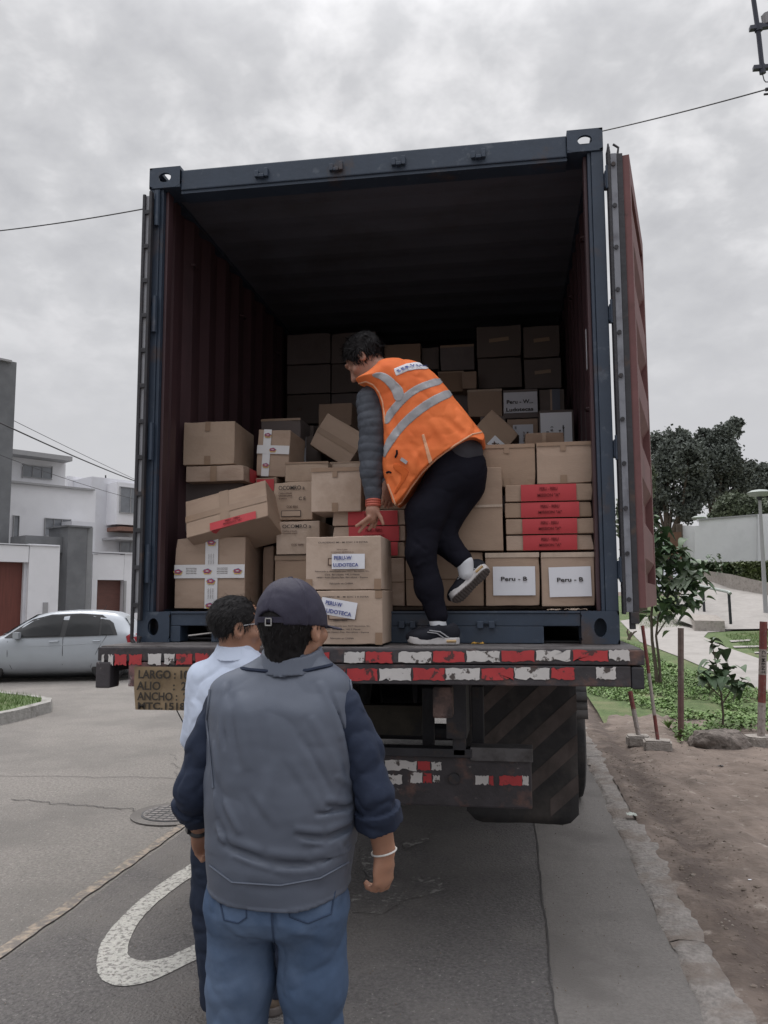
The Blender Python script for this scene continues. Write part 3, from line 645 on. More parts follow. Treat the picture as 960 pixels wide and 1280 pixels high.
# the edge strip with bolts that faces the camera (gasket) on the right door
gk = MB(); zz0, zz1 = ZD0-.02, ZD1+.01
gk.box(hx-.048, hx-.017, -.046, -.032, zz0, zz1, .003); gk2 = gk.build('gasket', M['gasket'], dr)
gk = MB().box(hx-.062, hx-.049, -.05, .02, zz0-.01, zz1+.035, .003).box(hx-.016, hx+.012, -.040, -.031, zz0, zz1, .002); gk.build('edge_channel', M['darksteel'], dr)
for z in np.linspace(zz0+.06, zz1-.06, 11): MB().tube([(hx-.035, -.044, z), (hx-.035, -.055, z)], .011, 8).build('gasket_bolt', M['darksteel'], dr)
for zpx in (222, 390, 560, 712):
    z = atY(765, zpx, -.02).z; hg = MB().box(CW+.001, hx-.05, -.02, .03, z-.045, z+.045, .008).tube([(hx-.06, -.03, z-.06), (hx-.06, -.03, z+.06)], .012, 8)
    hg.build('hinge', M['blue'], dr)
lp = MB().box(hx-.03, hx+.01, -.05, -.01, ZD0-.075, ZD0-.02, .004).tube([(hx-.02, -.03, ZD0-.1), (hx-.02, -.03, ZD0-.02)], .015, 8); lp.build('locking_pin', M['darksteel'], dr)
hp = MB().tube([(hx-.055, -.03, zz1+.01), (hx-.055, -.03, zz1+.06)], [.012, .004], 6).tube([(hx-.01, -.03, zz1), (hx-.005, -.03, zz1+.035), (hx-.03, -.03, zz1+.055)], .006, 6); hp.build('rod_end', M['darksteel'], dr)
# left door, seen almost edge-on, with its long locking bar and brackets
hxl = atY(184, 500, -.03).x; fxl = atY(178, 480, .95).x
dl, Pl, slabl, Ll = door(-1, (hxl, -.02), (fxl-.012, 1.12), '')
rods = MB().tube([(hxl-.042, -.045, ZD0-.16), (hxl-.040, -.045, ZD1+.0)], .010, 8); rods.build('locking_bar', M['darksteel'], dl)
for z in np.linspace(ZD0+.02, ZD1-.1, 12): MB().box(hxl-.048, hxl-.006, -.052, -.04, z-.012, z+.012, .003).build('bar_bracket', M['darksteel'], dl)
MB().box(hxl-.040, hxl-.013, -.036, -.024, ZD0-.02, ZD1, .002).build('gasket', mat('pale_gasket', (.36, .37, .40), .5, .1, 9), dl)
MB().box(hxl-.012, hxl+.004, -.05, -.021, ZD0-.06, ZD1+.02, .003).build('edge_channel', M['darksteel'], dl)
MB().tube([(hxl-.042, -.045, ZD0-.16), (hxl-.01, -.045, ZD0-.19), (hxl-.0, -.04, ZD0-.14)], .012, 8).build('bar_handle', M['darksteel'], dl)
for z in (ZF+.25, ZF+.9, ZF+1.6, ZF+2.2): MB().tube([(hxl+.022, -.02, z-.10), (hxl+.022, -.02, z+.10)], .014, 8).box(hxl+.0, -CW-.001, -.02, .03, z-.04, z+.04, .006).build('hinge', M['blue'], dl)
# ================================================================== CARTONS
MV = {}
def carton(px, Y, depth, label, m='card', group=None, rz=0., roll=0., pitch=0., tapes=('v',), decals=(), texts=(), name='cardboard_box', sag=0., size=None, tapem='tape'):
    """px = (x0,y0,x1,y1) of the front face in the photo, Y = distance of its front, size overrides (w,h) metres"""
    x0, y0, x1, y1 = px; a = atY(x0, (y0+y1)/2, Y); c = atY(x1, (y0+y1)/2, Y); t = atY((x0+x1)/2, y0, Y); b_ = atY((x0+x1)/2, y1, Y)
    w_, h_ = (c.x-a.x, t.z-b_.z) if size is None else size
    cx, cz = (a.x+c.x)/2, (t.z+b_.z)/2
    w_ -= .004; h_ -= .003
    bm = bmesh.new(); bmesh.ops.create_cube(bm, size=1)
    bmesh.ops.subdivide_edges(bm, edges=bm.edges[:], cuts=5, use_grid_fill=True)
    r_ = random.Random(int(x0*7+y0)); sd_ = r_.uniform(0, 50)
    crn = {}
    for v in bm.verts:
        p = v.co.copy(); q = Vector((p.x*w_, (p.y+.5)*depth, p.z*h_))
        edge = (abs(p.x) > .49)+(abs(p.y) > .49)+(abs(p.z) > .49)
        k = .0035 if edge < 2 else .0016
        d = mnoise.noise_vector(Vector((q.x*6+sd_, q.y*6, q.z*6)))*k
        bul = (1-min(1, (2*p.x)**2))*(1-min(1, (2*p.z)**2))*.006
        if p.y < -.49: q.y -= bul*.6
        if p.z > .49: q.z -= sag*(1-(2*p.x)**2)
        v.co = q+d
    bmesh.ops.bevel(bm, geom=[e_ for e_ in bm.edges if len(e_.link_faces) == 2 and e_.calc_face_angle(0) > 1.], offset=.003, segments=1, affect='EDGES')
    for dn in range(3):      # a few crushed corners and dented edges
        cc_ = Vector((r_.choice((-.5, .5))*w_, r_.choice((0, 0, depth)), r_.choice((-.5, .5))*h_)); rr_ = r_.uniform(.03, .06); am_ = r_.uniform(.003, .012)
        if dn == 2: cc_ = Vector((r_.uniform(-.4, .4)*w_, 0, r_.choice((-.5, .5))*h_)); rr_ = .05; am_ = .005
        for v in bm.verts:
            k_ = math.exp(-((v.co-cc_).length/rr_)**2); v.co += (Vector((0, depth/2, 0))-cc_).normalized()*am_*k_
    mk = (m, r_.randrange(4))
    if mk not in MV:
        mv = M[m].copy(); tn = (.86, .95, 1.04, 1.12)[mk[1]]; MV[mk] = mv
        for n_ in mv.node_tree.nodes:
            if n_.type == 'VALTORGB':
                for el in n_.color_ramp.elements: el.color = (el.color[0]*tn, el.color[1]*tn*(1+.02*(mk[1]-1.5)), el.color[2]*tn*(1+.05*(mk[1]-1.5)), 1)
            if n_.type == 'MAPPING' and n_.inputs['Location'].default_value[0] > 1: n_.inputs['Location'].default_value[2] = mk[1]*3.3
    me = bpy.data.meshes.new(name); bm.to_mesh(me); bm.free(); me.materials.append(MV[mk])
    o = bpy.data.objects.new(name, me); COL.objects.link(o); o.location = (cx, Y, cz); o.rotation_euler = Euler((pitch, roll, rz), 'XYZ')
    tag(o, label, 'box', group)
    def rect(u0, v0, u1, v1, mm, nm, off=.0028, ang=0., par=None):
        X0, X1, Z0, Z1 = (u0-.5)*w_, (u1-.5)*w_, (.5-v1)*h_, (.5-v0)*h_
        mx_, mz = (X0+X1)/2, (Z0+Z1)/2; mb = MB(); n = 6; ca, sa = math.cos(ang), math.sin(ang)
        def f(u, v):
            lx, lz = (X1-X0)*(u-.5), (Z1-Z0)*(v-.5); X_ = mx_+lx*ca-lz*sa; Z_ = mz+lx*sa+lz*ca
            bu = (1-min(1, (2*X_/w_)**2))*(1-min(1, (2*Z_/h_)**2))*.0036
            d = mnoise.noise_vector(Vector((X_*6+sd_, 0, Z_*6)))*.0035
            return (X_, -off-bu+min(d.y, 0)*1.0-.0006, Z_)
        mb.grid(f, n, n); q = mb.build(nm, mm, o, smooth=True)
        return q
    for k in tapes:
        if k == 'v': rect(.43, .0, .54, 1, M[tapem], 'packing_tape')
        elif k == 'h': rect(0, .44, 1, .60, M[tapem], 'packing_tape')
        elif k == 'top': rect(.0, .0, 1, .09, M[tapem], 'packing_tape', .0032)
        elif k == 'vt': rect(.43, .0, .53, .22, M[tapem], 'packing_tape'); rect(.42, .80, .54, 1.0, M[tapem], 'packing_tape')
        elif k == 'c': rect(0, .8, .09, 1, M[tapem], 'packing_tape'); rect(.91, .8, 1, 1, M[tapem], 'packing_tape')
        elif k == 'c2': rect(.91, .0, 1, .14, M[tapem], 'packing_tape'); rect(.91, .78, 1, 1, M[tapem], 'packing_tape')
        elif k == 'seam': rect(0, .495, 1, .512, M['flapgap'], 'flap_seam')
    for k_, dcl in enumerate(decals):
        nm, u0, v0, u1, v1, mm = dcl[:6]; ang = dcl[6] if len(dcl) > 6 else 0.
        od = .0055+.0012*k_; q = rect(u0, v0, u1, v1, M[mm], nm, od, ang)
        for tx in (dcl[7] if len(dcl) > 7 else ()):
            s_, fu, fv, fw, fh, ink = tx[:6]; rot = tx[6] if len(tx) > 6 else 0.
            W2, H2 = (u1-u0)*w_, (v1-v0)*h_; lx, lz = (fu-.5)*W2, (.5-fv)*H2; ca, sa = math.cos(ang), math.sin(ang)
            X_ = ((u0+u1)/2-.5)*w_+lx*ca-lz*sa; Z_ = (.5-(v0+v1)/2)*h_+lx*sa+lz*ca
            text_parts(s_, .03, 'printed_text', M[ink], q, (X_, -od-.0085, Z_), rot=(math.pi/2, -ang-rot, 0), width=fw*W2 if not rot else fw*H2, height=fh*H2 if not rot else fh*W2, bold=.0006)
    for s_, fu, fv, fw, fh, ink in texts:
        text_parts(s_, .03, 'printed_text', M[ink], o, ((fu-.5)*w_, -.0095, (.5-fv)*h_), width=fw*w_, height=fh*h_, bold=.0002)
    return o
def sidelabel(o, y0, y1, z0, z1, mm, sx=1, nm='label'):
    xs_ = [v.co.x for v in o.data.vertices]; zs_ = [v.co.z for v in o.data.vertices]; x = (max(xs_) if sx > 0 else min(xs_))+sx*.002
    zc0 = min(zs_)+(max(zs_)-min(zs_))*z0; zc1 = min(zs_)+(max(zs_)-min(zs_))*z1
    mb = MB().add([(x, y0, zc0), (x, y1, zc0), (x, y1, zc1), (x, y0, zc1)], [(0, 1, 2, 3)]); return mb.build(nm, M[mm], o)
GF = 'cartons loaded in the container'
def red(u0, v0, u1, v1, t1='PERU - PERU', t2='MISSION "A"', ang=0.): return ('red_label', u0, v0, u1, v1, 'redpaper', ang, ((t1, .5, .28, .32, .20, 'inkred'), (t2, .5, .66, .40, .20, 'inkred')))
# the two boxes standing on the deck, in front of the sill
fine = [('CUADERNO MI - MI EDIC 2 B ESTRA', .50, .115, .66, .03, 'ink'), ('Nro Lote', .49, .25, .14, .026, 'inkbrown'), ('CODIGO ARTICULO', .49, .30, .30, .026, 'inkbrown'),
        ('Fabricado y distribuido por RCT Servicios, S.L.', .49, .66, .72, .034, 'ink'), ('Ctra. Barcelona, 145 2 Planta', .49, .72, .46, .032, 'ink'), ('08201 Rubi (Spain) Pais, Barcelona - Espana', .49, .775, .68, .034, 'ink'), ('Fabricado en CHINA', .48, .885, .31, .032, 'ink')]
YB = -.29
bx = carton((382, 738, 478.5, 806), YB, .33, 'lower printed carton on the trailer deck, its PERU-W label stuck on crooked', 'card2', 'cartons on the deck', tapes=('c2',),
       texts=[(a_, b_, c_, d_, e_, f_) for a_, b_, c_, d_, e_, f_ in fine if b_ and 'Lote' not in a_ and 'CODIGO' not in a_]+[('PERU ART', .46, .555, .18, .025, 'ink')],
       decals=[('printed_box', .30, .36, .66, .54, 'inkbrown'), ('printed_box', .315, .38, .645, .52, 'card2'), ('paper_label', .20, .17, .67, .48, 'paper', -.17, (('PERU-W', .36, .28, .46, .25, 'inkblue'), ('LUDOTECA', .50, .75, .78, .25, 'inkblue')))])
bx = carton((382, 670, 477, 737.5), YB+.005, .33, 'upper printed carton stacked on the deck box, with a straight PERU-W LUDOTECA label', 'card2', 'cartons on the deck', tapes=('c',), texts=fine,
       decals=[('printed_box', .30, .41, .40, .55, 'inkbrown'), ('printed_box', .315, .43, .40, .53, 'card2'), ('paper_label', .355, .335, .79, .615, 'paper', 0, (('PERU-W', .34, .26, .54, .26, 'inkblue'), ('LUDOTECA', .43, .73, .76, .24, 'inkblue')))])
# left side of the load
logo = [('logo_tape', .44, 0, .62, 1, 'whitetape'), ('logo_tape', 0, .385, 1, .575, 'whitetape')]
def blob(o, u, v, w_, h_, r):        # small round printed badge on the logo tape
    for k, (mm, s_) in enumerate((('logo_yellow', 1.15), ('inkblue', 1.0), ('logo_red', .82), ('paperdim', .42))):
        mb = MB(); n = 18; pts = []
        for i in range(n):
            a = 2*math.pi*i/n; rr_ = r*s_*(1+.12*math.sin(a*5+k)); pts.append(((u-.5)*w_+rr_*1.2*math.cos(a)+(.002*k if k == 0 else 0), -.0134-.0009*k, (.5-v)*h_+rr_*math.sin(a)*(.7 if k < 3 else .45)-(.004 if k == 0 else 0)))
        mb.add(pts, [tuple(range(n))]); mb.build('badge', M[mm], o)
b1 = carton((218.5, 671.5, 306.5, 761), .16, .33, 'large carton crossed by badge-printed white tape, on the floor at the far left', 'card', GF, tapes=(), decals=logo, rz=.02)
w1, h1 = .37, .37
for u, v in ((.03, .48), (.475, .475), (.93, .475), (.53, .06), (.53, .62), (.52, .97)): blob(b1, u, v, w1, h1, .018)
for k, (u, v, wd) in enumerate(((.23, .47, .16), (.70, .47, .16))):
    for j in range(4): text_parts('impreso en material reciclado', .01, 'printed_text', M['inkbrown'], b1, ((u-.5)*w1, -.0125, (.5-v-.025*(j-1.5))*h1), width=wd*w1, height=.0045)
for v in (.30, .80):
    for j in range(3): text_parts('impreso en material', .01, 'printed_text', M['inkbrown'], b1, ((.53+.035*(j-1)-.5)*w1, -.0145, (.5-v)*h1), rot=(math.pi/2, math.pi/2, 0), width=.15*h1, height=.0045)
tilt = carton((226, 607, 340, 665), .12, .28, 'flat carton leaning at an angle, red label along its lower edge', 'card', GF, roll=-.235, pitch=-.42, tapes=('v', 'h'), size=(.47, .235), decals=[red(.30, .80, .86, 1.0)])
tm = MB().add([(-.09, .0, -.1145), (.16, .0, -.1145), (.16, .12, -.1145), (-.09, .12, -.1145)], [(0, 1, 2, 3)]); tm.build('red_label', M['redpaper'], tilt)
b3 = carton((229.5, 527, 293, 581), .42, .42, 'pale carton on top of the left stack, tape patches above and below', 'card2', GF, tapes=('vt',), rz=.05)
b4 = carton((232, 582, 305, 602), .40, .5, 'flat carton under the pale one, upper left stack, end of a red label showing', 'card', GF, tapes=('v',)); sidelabel(b4, .1, .32, .1, .95, 'redpaper', nm='red_label')
b5 = carton((321, 537, 362, 596), .62, .35, 'slightly tilted carton crossed by badge-printed white tape, right of the pale box', 'card', GF, roll=.06, tapes=(), decals=[('logo_tape', .18, 0, .42, 1, 'whitetape'), ('logo_tape', 0, .34, 1, .52, 'whitetape')])
for u, v in ((.30, .10), (.30, .78), (.5, .43)): blob(b5, u, v, .185, .27, .016)
carton((318, 596, 346, 626), .58, .3, 'small carton with a red end, below the tilted badge-taped box', 'card3', GF, tapes=(), decals=[('red_label', .1, .1, .9, .6, 'redpaper')])
carton((326, 523, 376, 556), 1.05, .35, 'dark carton behind the tilted badge-taped box', 'card4', GF, tapes=('top',))
fine2 = [('OCOMRO a', .48, .16, .66, .11, 'ink'), ('Codice articolo', .32, .30, .34, .05, 'inkbrown'), ('Quantita pezzi', .32, .37, .34, .05, 'inkbrown'), ('Lotto', .26, .44, .2, .04, 'inkbrown'), ('C E', .75, .45, .17, .09, 'ink'), ('COD 8005', .50, .66, .28, .06, 'inkbrown')]
fr2 = [('printed_box', .22, .76, .72, .92, 'ink'), ('printed_box', .235, .775, .705, .905, 'card2')]
carton((341, 602, 391, 650), .30, .34, 'printed carton with CE mark, top of the narrow middle stack', 'card2', GF, tapes=(), texts=fine2, decals=fr2)
carton((345, 651, 400, 693), .26, .36, 'second printed carton down the narrow middle stack, squashed lid', 'card2', GF, tapes=(), texts=fine2[:3]+[('COD 8006', .50, .72, .28, .06, 'inkbrown')])
carton((343, 694, 384, 758), .28, .34, 'plain brown carton at the foot of the narrow middle stack', 'card', GF, tapes=('top',))
carton((328, 682, 342, 758), .36, .2, 'tall narrow brown carton between the badge-taped box and the middle stack', 'card3', GF, tapes=())
carton((356, 577, 411, 602), .52, .34, 'low carton with a taped lid, behind the big pale box', 'card2', GF, tapes=('top',))
carton((388.5, 584, 452, 640), .10, .30, 'big pale carton left of the bending worker, tape patches top and bottom', 'card2', GF, tapes=('top', 'vt'))
carton((455, 582, 509, 637), .19, .30, 'carton directly behind the worker hand and vest hem', 'card', GF, tapes=())
carton((412, 577, 452, 590), .62, .3, 'carton whose taped lid shows above the big pale box', 'card2', GF, tapes=('top',))
carton((415, 637.5, 507, 657), .14, .36, 'flat carton with a red label, uppermost under the worker hand', 'card', GF, tapes=(), decals=[red(.22, .05, .90, 1)])
carton((415, 657.5, 507, 677), .145, .36, 'flat carton with a red label, middle one under the worker hand', 'card', GF, tapes=(), decals=[red(.23, 0, .92, 1)])
carton((416, 677.5, 507, 697), .14, .36, 'flat carton with a red label, lowest one behind the deck boxes', 'card', GF, tapes=(), decals=[red(.60, 0, .90, .9)])
carton((412, 697.5, 506, 758), .13, .36, 'plain carton on the floor, left of the standing leg', 'card', GF, tapes=('seam',))
carton((507, 690, 605, 758), .12, .36, 'wide plain carton on the floor behind the standing leg', 'card', GF, tapes=('seam',), texts=[('FRAGIL', .75, .25, .2, .06, 'inkbrown')])
carton((553, 584, 628.5, 689), .10, .36, 'tall brown carton behind the raised knee, a torn tape strip across its middle', 'card', GF, tapes=(), decals=[('torn_tape', .30, .455, 1, .485, 'cleartape', .01)])
carton((601, 555, 669.5, 609), .13, .36, 'plain taped carton on the right stack, next to the vest', 'card', GF, tapes=('top', 'vt'), rz=.01)
carton((670.5, 552, 741, 604.5), .135, .36, 'plain taped carton on the right stack, against the red wall', 'card', GF, tapes=('top', 'vt'), rz=-.02)
for k, (y0, y1, a_, c_, t_) in enumerate(((605, 626.5, 631, 742, 'topmost flat carton'), (627.5, 647, 630.5, 742.5, 'second flat carton from the top'), (648, 667.5, 632, 743, 'third flat carton from the top'), (668.5, 688, 632.5, 743, 'lowest flat carton'))):
    carton((a_, y0, c_, y1), .12+.004*(k % 2), .36, t_+' of the four with red labels at the right', 'card', GF, tapes=(), decals=[red(.18+.004*k, 0, .81+.03*(k == 1), 1)])
PB = (('Peru - B', .5, .43, .62, .145, 'ink'),)
carton((606.5, 690.5, 675, 758), .10, .36, 'carton with a white Peru - B sheet, right of the raised shoe', 'card', GF, tapes=('top',), tapem='cleartape', decals=[('paper_label', .14, .26, .92, .80, 'paper', 0, PB)])
carton((676.5, 690, 744, 758.5), .09, .36, 'carton with a white Peru - B sheet, in the right corner of the floor', 'card', GF, tapes=('top',), tapem='cleartape', decals=[('paper_label', .14, .27, .93, .82, 'paper', .02, PB)])
# right rear
GR = 'cartons deep inside the container'
def mark(v=.45): return [('printed_text', .28, v, .72, v+.12, 'cleartape', .08)]
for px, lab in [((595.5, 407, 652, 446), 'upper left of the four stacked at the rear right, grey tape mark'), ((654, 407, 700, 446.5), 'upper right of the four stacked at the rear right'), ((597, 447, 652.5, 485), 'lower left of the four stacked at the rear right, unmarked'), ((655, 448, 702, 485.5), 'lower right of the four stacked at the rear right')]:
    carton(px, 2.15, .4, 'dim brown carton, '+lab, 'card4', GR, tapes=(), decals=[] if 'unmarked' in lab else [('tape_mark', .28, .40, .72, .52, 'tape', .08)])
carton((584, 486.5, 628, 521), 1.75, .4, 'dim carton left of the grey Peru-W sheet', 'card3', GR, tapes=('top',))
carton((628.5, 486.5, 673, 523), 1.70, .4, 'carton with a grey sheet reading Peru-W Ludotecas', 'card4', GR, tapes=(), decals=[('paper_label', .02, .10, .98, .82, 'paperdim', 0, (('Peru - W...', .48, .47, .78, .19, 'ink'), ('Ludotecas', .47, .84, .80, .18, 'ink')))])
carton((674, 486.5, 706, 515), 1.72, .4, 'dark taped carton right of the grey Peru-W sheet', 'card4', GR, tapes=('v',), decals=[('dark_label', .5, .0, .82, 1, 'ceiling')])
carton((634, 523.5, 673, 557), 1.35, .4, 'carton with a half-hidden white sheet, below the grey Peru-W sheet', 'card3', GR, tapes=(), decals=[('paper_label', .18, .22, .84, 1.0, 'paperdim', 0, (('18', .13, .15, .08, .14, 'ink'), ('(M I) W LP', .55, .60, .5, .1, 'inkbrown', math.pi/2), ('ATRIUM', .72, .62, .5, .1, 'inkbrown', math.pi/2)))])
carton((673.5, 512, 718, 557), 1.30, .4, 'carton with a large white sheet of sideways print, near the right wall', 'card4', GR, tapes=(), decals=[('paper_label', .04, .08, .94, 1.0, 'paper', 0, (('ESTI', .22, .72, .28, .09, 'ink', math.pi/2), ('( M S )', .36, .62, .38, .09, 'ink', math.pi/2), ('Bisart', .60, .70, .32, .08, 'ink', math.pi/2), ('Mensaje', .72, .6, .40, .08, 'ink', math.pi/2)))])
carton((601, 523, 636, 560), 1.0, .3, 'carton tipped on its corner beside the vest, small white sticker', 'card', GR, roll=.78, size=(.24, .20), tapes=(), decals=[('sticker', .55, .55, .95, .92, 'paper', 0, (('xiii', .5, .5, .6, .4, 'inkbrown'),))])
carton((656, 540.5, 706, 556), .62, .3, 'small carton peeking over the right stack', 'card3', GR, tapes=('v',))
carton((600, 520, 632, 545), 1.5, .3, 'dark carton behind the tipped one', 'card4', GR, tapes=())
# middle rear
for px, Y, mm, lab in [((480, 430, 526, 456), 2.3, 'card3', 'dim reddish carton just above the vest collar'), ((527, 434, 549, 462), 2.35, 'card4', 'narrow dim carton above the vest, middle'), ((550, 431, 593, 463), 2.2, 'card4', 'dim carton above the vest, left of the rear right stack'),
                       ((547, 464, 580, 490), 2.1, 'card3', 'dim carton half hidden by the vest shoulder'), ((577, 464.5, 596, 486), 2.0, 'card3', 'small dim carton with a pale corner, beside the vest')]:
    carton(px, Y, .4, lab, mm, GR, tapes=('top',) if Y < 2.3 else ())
# rear left: tall grey stack
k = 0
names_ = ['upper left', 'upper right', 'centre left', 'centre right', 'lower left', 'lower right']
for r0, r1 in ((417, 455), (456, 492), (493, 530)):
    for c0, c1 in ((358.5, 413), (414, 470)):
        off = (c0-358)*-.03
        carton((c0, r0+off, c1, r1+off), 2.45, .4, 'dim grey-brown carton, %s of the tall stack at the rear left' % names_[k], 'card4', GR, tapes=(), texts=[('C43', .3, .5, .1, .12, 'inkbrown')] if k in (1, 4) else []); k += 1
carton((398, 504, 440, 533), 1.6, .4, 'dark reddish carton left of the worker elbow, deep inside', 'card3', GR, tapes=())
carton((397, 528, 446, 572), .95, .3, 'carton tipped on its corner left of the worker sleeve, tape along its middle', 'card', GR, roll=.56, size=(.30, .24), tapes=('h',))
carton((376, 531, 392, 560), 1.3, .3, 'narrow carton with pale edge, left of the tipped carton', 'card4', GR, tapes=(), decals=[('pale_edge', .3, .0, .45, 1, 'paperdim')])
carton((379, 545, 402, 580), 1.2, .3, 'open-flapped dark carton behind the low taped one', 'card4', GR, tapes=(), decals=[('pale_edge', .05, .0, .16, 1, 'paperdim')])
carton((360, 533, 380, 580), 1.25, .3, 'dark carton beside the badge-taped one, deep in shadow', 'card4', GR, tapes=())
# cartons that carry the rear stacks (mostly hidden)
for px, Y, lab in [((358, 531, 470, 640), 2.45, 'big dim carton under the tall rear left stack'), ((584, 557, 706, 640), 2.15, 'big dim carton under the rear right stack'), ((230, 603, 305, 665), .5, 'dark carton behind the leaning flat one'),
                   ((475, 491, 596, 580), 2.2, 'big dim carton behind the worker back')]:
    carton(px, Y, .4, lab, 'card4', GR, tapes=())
# a scrap of plastic on the sill and a peel on the deck
sc = MB(); n = 18
def sf(u, v): return (1.03-.22+.22*u, -.03+.05*v+.008*math.sin(u*9), ZF+.004+.010*abs(mnoise.noise(Vector((u*6, v*5, 2))))+.006)
a = atY(676, 756, .0); 
def sf(u, v): x = a.x+.03+.19*u; return (x, -.0+.055*v+.01*math.sin(u*11), ZF+.004+.016*abs(mnoise.noise(Vector((u*7, v*5, 2)))))
sc.grid(sf, 18, 6); tag(sc.build('plastic_scrap', M['cleartape'], smooth=True), 'crumpled clear plastic scrap on the sill below the right Peru - B box', 'litter')
pe = MB(); a = atZ(597, 805, ZB); pe.grid(lambda u, v: (a.x-.03+.06*u, a.y-.01+.03*v, ZB+.002+.012*abs(mnoise.noise(Vector((u*3, v*3, 8))))), 8, 6)
tag(pe.build('fruit_peel', mat('orange_scrap', (.50, .28, .05), .6, .2), smooth=True), 'small orange-yellow scrap on the trailer deck beside the standing shoe', 'litter')
# ================================================================== implicit-surface modelling (bodies, clothes, soft shapes)
def surface_nets(f, lo, hi, h, blk=12, margin=1.7):
    lo = np.array(lo, float); n = np.maximum(((np.array(hi)-lo)/h).astype(int)+2, 4)
    nb = -(-n//blk); n = nb*blk+1
    V = np.full(tuple(n), 1.0, np.float32)
    bi = np.stack(np.meshgrid(*[np.arange(k) for k in nb], indexing='ij'), -1).reshape(-1, 3)
    ctr = (lo+(bi+.5)*blk*h).astype(np.float32); d = f(ctr); rad = blk*h*.87*margin+.01
    for b, dd in zip(bi, d):
        s = b*blk
        if abs(dd) > rad:
            V[s[0]:s[0]+blk+1, s[1]:s[1]+blk+1, s[2]:s[2]+blk+1] = 1. if dd > 0 else -1.
    act = bi[np.abs(d) <= rad]
    g = np.stack(np.meshgrid(*[np.arange(blk+1)]*3, indexing='ij'), -1).reshape(-1, 3)
    for i in range(0, len(act), 120):
        A = act[i:i+120]*blk; P = (A[:, None, :]+g[None]).reshape(-1, 3)
        V[P[:, 0], P[:, 1], P[:, 2]] = f((lo+P*h).astype(np.float32))
    S = V < 0; nx, ny, nz = V.shape
    c = S[:-1, :-1, :-1].astype(np.int8)
    tot = np.zeros((nx-1, ny-1, nz-1), np.int8)
    for a in (0, 1):
        for b in (0, 1):
            for e_ in (0, 1): tot += S[a:nx-1+a, b:ny-1+b, e_:nz-1+e_]
    cells = np.argwhere((tot > 0) & (tot < 8)); idx = np.full(tot.shape, -1, np.int32); idx[tuple(cells.T)] = np.arange(len(cells))
    acc = np.zeros((len(cells), 3)); cnt = np.zeros(len(cells))
    corners = [(a, b, e_) for a in (0, 1) for b in (0, 1) for e_ in (0, 1)]
    vals = {k: V[cells[:, 0]+k[0], cells[:, 1]+k[1], cells[:, 2]+k[2]] for k in corners}
    for p in corners:
        for ax in range(3):
            if p[ax]: continue
            q = list(p); q[ax] = 1; q = tuple(q); va, vb = vals[p], vals[q]; m_ = (va < 0) != (vb < 0)
            t = np.where(m_, va/np.where(m_, va-vb, 1), 0); pos = np.tile(np.array(p, float), (len(cells), 1)); pos[:, ax] += t
            acc[m_] += pos[m_]; cnt[m_] += 1
    verts = lo+(cells+acc/cnt[:, None])*h
    F = []
    for ax in range(3):
        s0 = [slice(None)]*3; s1 = [slice(None)]*3; s0[ax] = slice(0, -1); s1[ax] = slice(1, None)
        A, B = S[tuple(s0)], S[tuple(s1)]; e_ = np.argwhere(A != B)
        u, v = (ax+1) % 3, (ax+2) % 3; ok = (e_[:, u] > 0) & (e_[:, v] > 0) & (e_[:, u] < V.shape[u]-1) & (e_[:, v] < V.shape[v]-1); e_ = e_[ok]
        def cell(du, dv): c_ = e_.copy(); c_[:, u] += du; c_[:, v] += dv; return idx[c_[:, 0], c_[:, 1], c_[:, 2]]
        q = np.stack([cell(-1, -1), cell(0, -1), cell(0, 0), cell(-1, 0)], 1)
        inside = A[tuple(e_.T)]; q[~inside] = q[~inside][:, ::-1]; F.append(q)
    return verts, np.concatenate(F)
def sdf_obj(name, f, lo, hi, h, m, parent=None, margin=1.7, origin=None, relax=1):
    v, q = surface_nets(f, lo, hi, h, margin=margin)
    if origin is not None: v = v-np.array(origin)
    me = bpy.data.meshes.new(name); me.vertices.add(len(v)); me.vertices.foreach_set('co', v.astype(np.float32).ravel())
    me.loops.add(len(q)*4); me.polygons.add(len(q)); me.loops.foreach_set('vertex_index', q.astype(np.int32).ravel())
    me.polygons.foreach_set('loop_start', np.arange(0, len(q)*4, 4, dtype=np.int32)); me.update(calc_edges=True); me.validate()
    me.polygons.foreach_set('use_smooth', [True]*len(me.polygons)); me.materials.append(m)
    o = bpy.data.objects.new(name, me); COL.objects.link(o)
    if parent: o.parent = parent
    if origin is not None and not parent: o.location = origin
    return o
def V3(p): return np.array(p, float)
def smin(a, b, k): hh = np.maximum(k-np.abs(a-b), 0)/k; return np.minimum(a, b)-hh*hh*k*.25
def smax(a, b, k): return -smin(-a, -b, k)
def nrm(v): return np.sqrt(np.einsum('ij,ij->i', v, v))
def cap(p, a, b, ra, rb=None):
    """tapered capsule"""
    rb = ra if rb is None else rb; a = V3(a).astype(p.dtype); ab = (V3(b)-V3(a)).astype(p.dtype); q = p-a; t = np.clip(q@(ab/(ab@ab)), 0, 1); q -= t[:, None]*ab; return nrm(q)-(ra+(rb-ra)*t)
def chain(p, pts, rs, k=.02):
    d = None
    for i in range(len(pts)-1):
        e_ = cap(p, pts[i], pts[i+1], rs[i], rs[i+1]); d = e_ if d is None else smin(d, e_, k)
    return d
def ell(p, c, r, R=None):
    """ellipsoid; R rows = local axes"""
    q = p-V3(c).astype(p.dtype); q = q @ V3(R).T.astype(p.dtype) if R is not None else q; r = V3(r).astype(p.dtype); q = q/r; k0 = nrm(q); q /= r; return k0*(k0-1)/(nrm(q)+1e-9)
def frame(fwd, up):
    f = V3(fwd)/np.linalg.norm(fwd); u = V3(up)-f*(V3(up)@f); u /= np.linalg.norm(u); r = np.cross(f, u); return np.stack([r, f, u])   # x right, y forward, z up
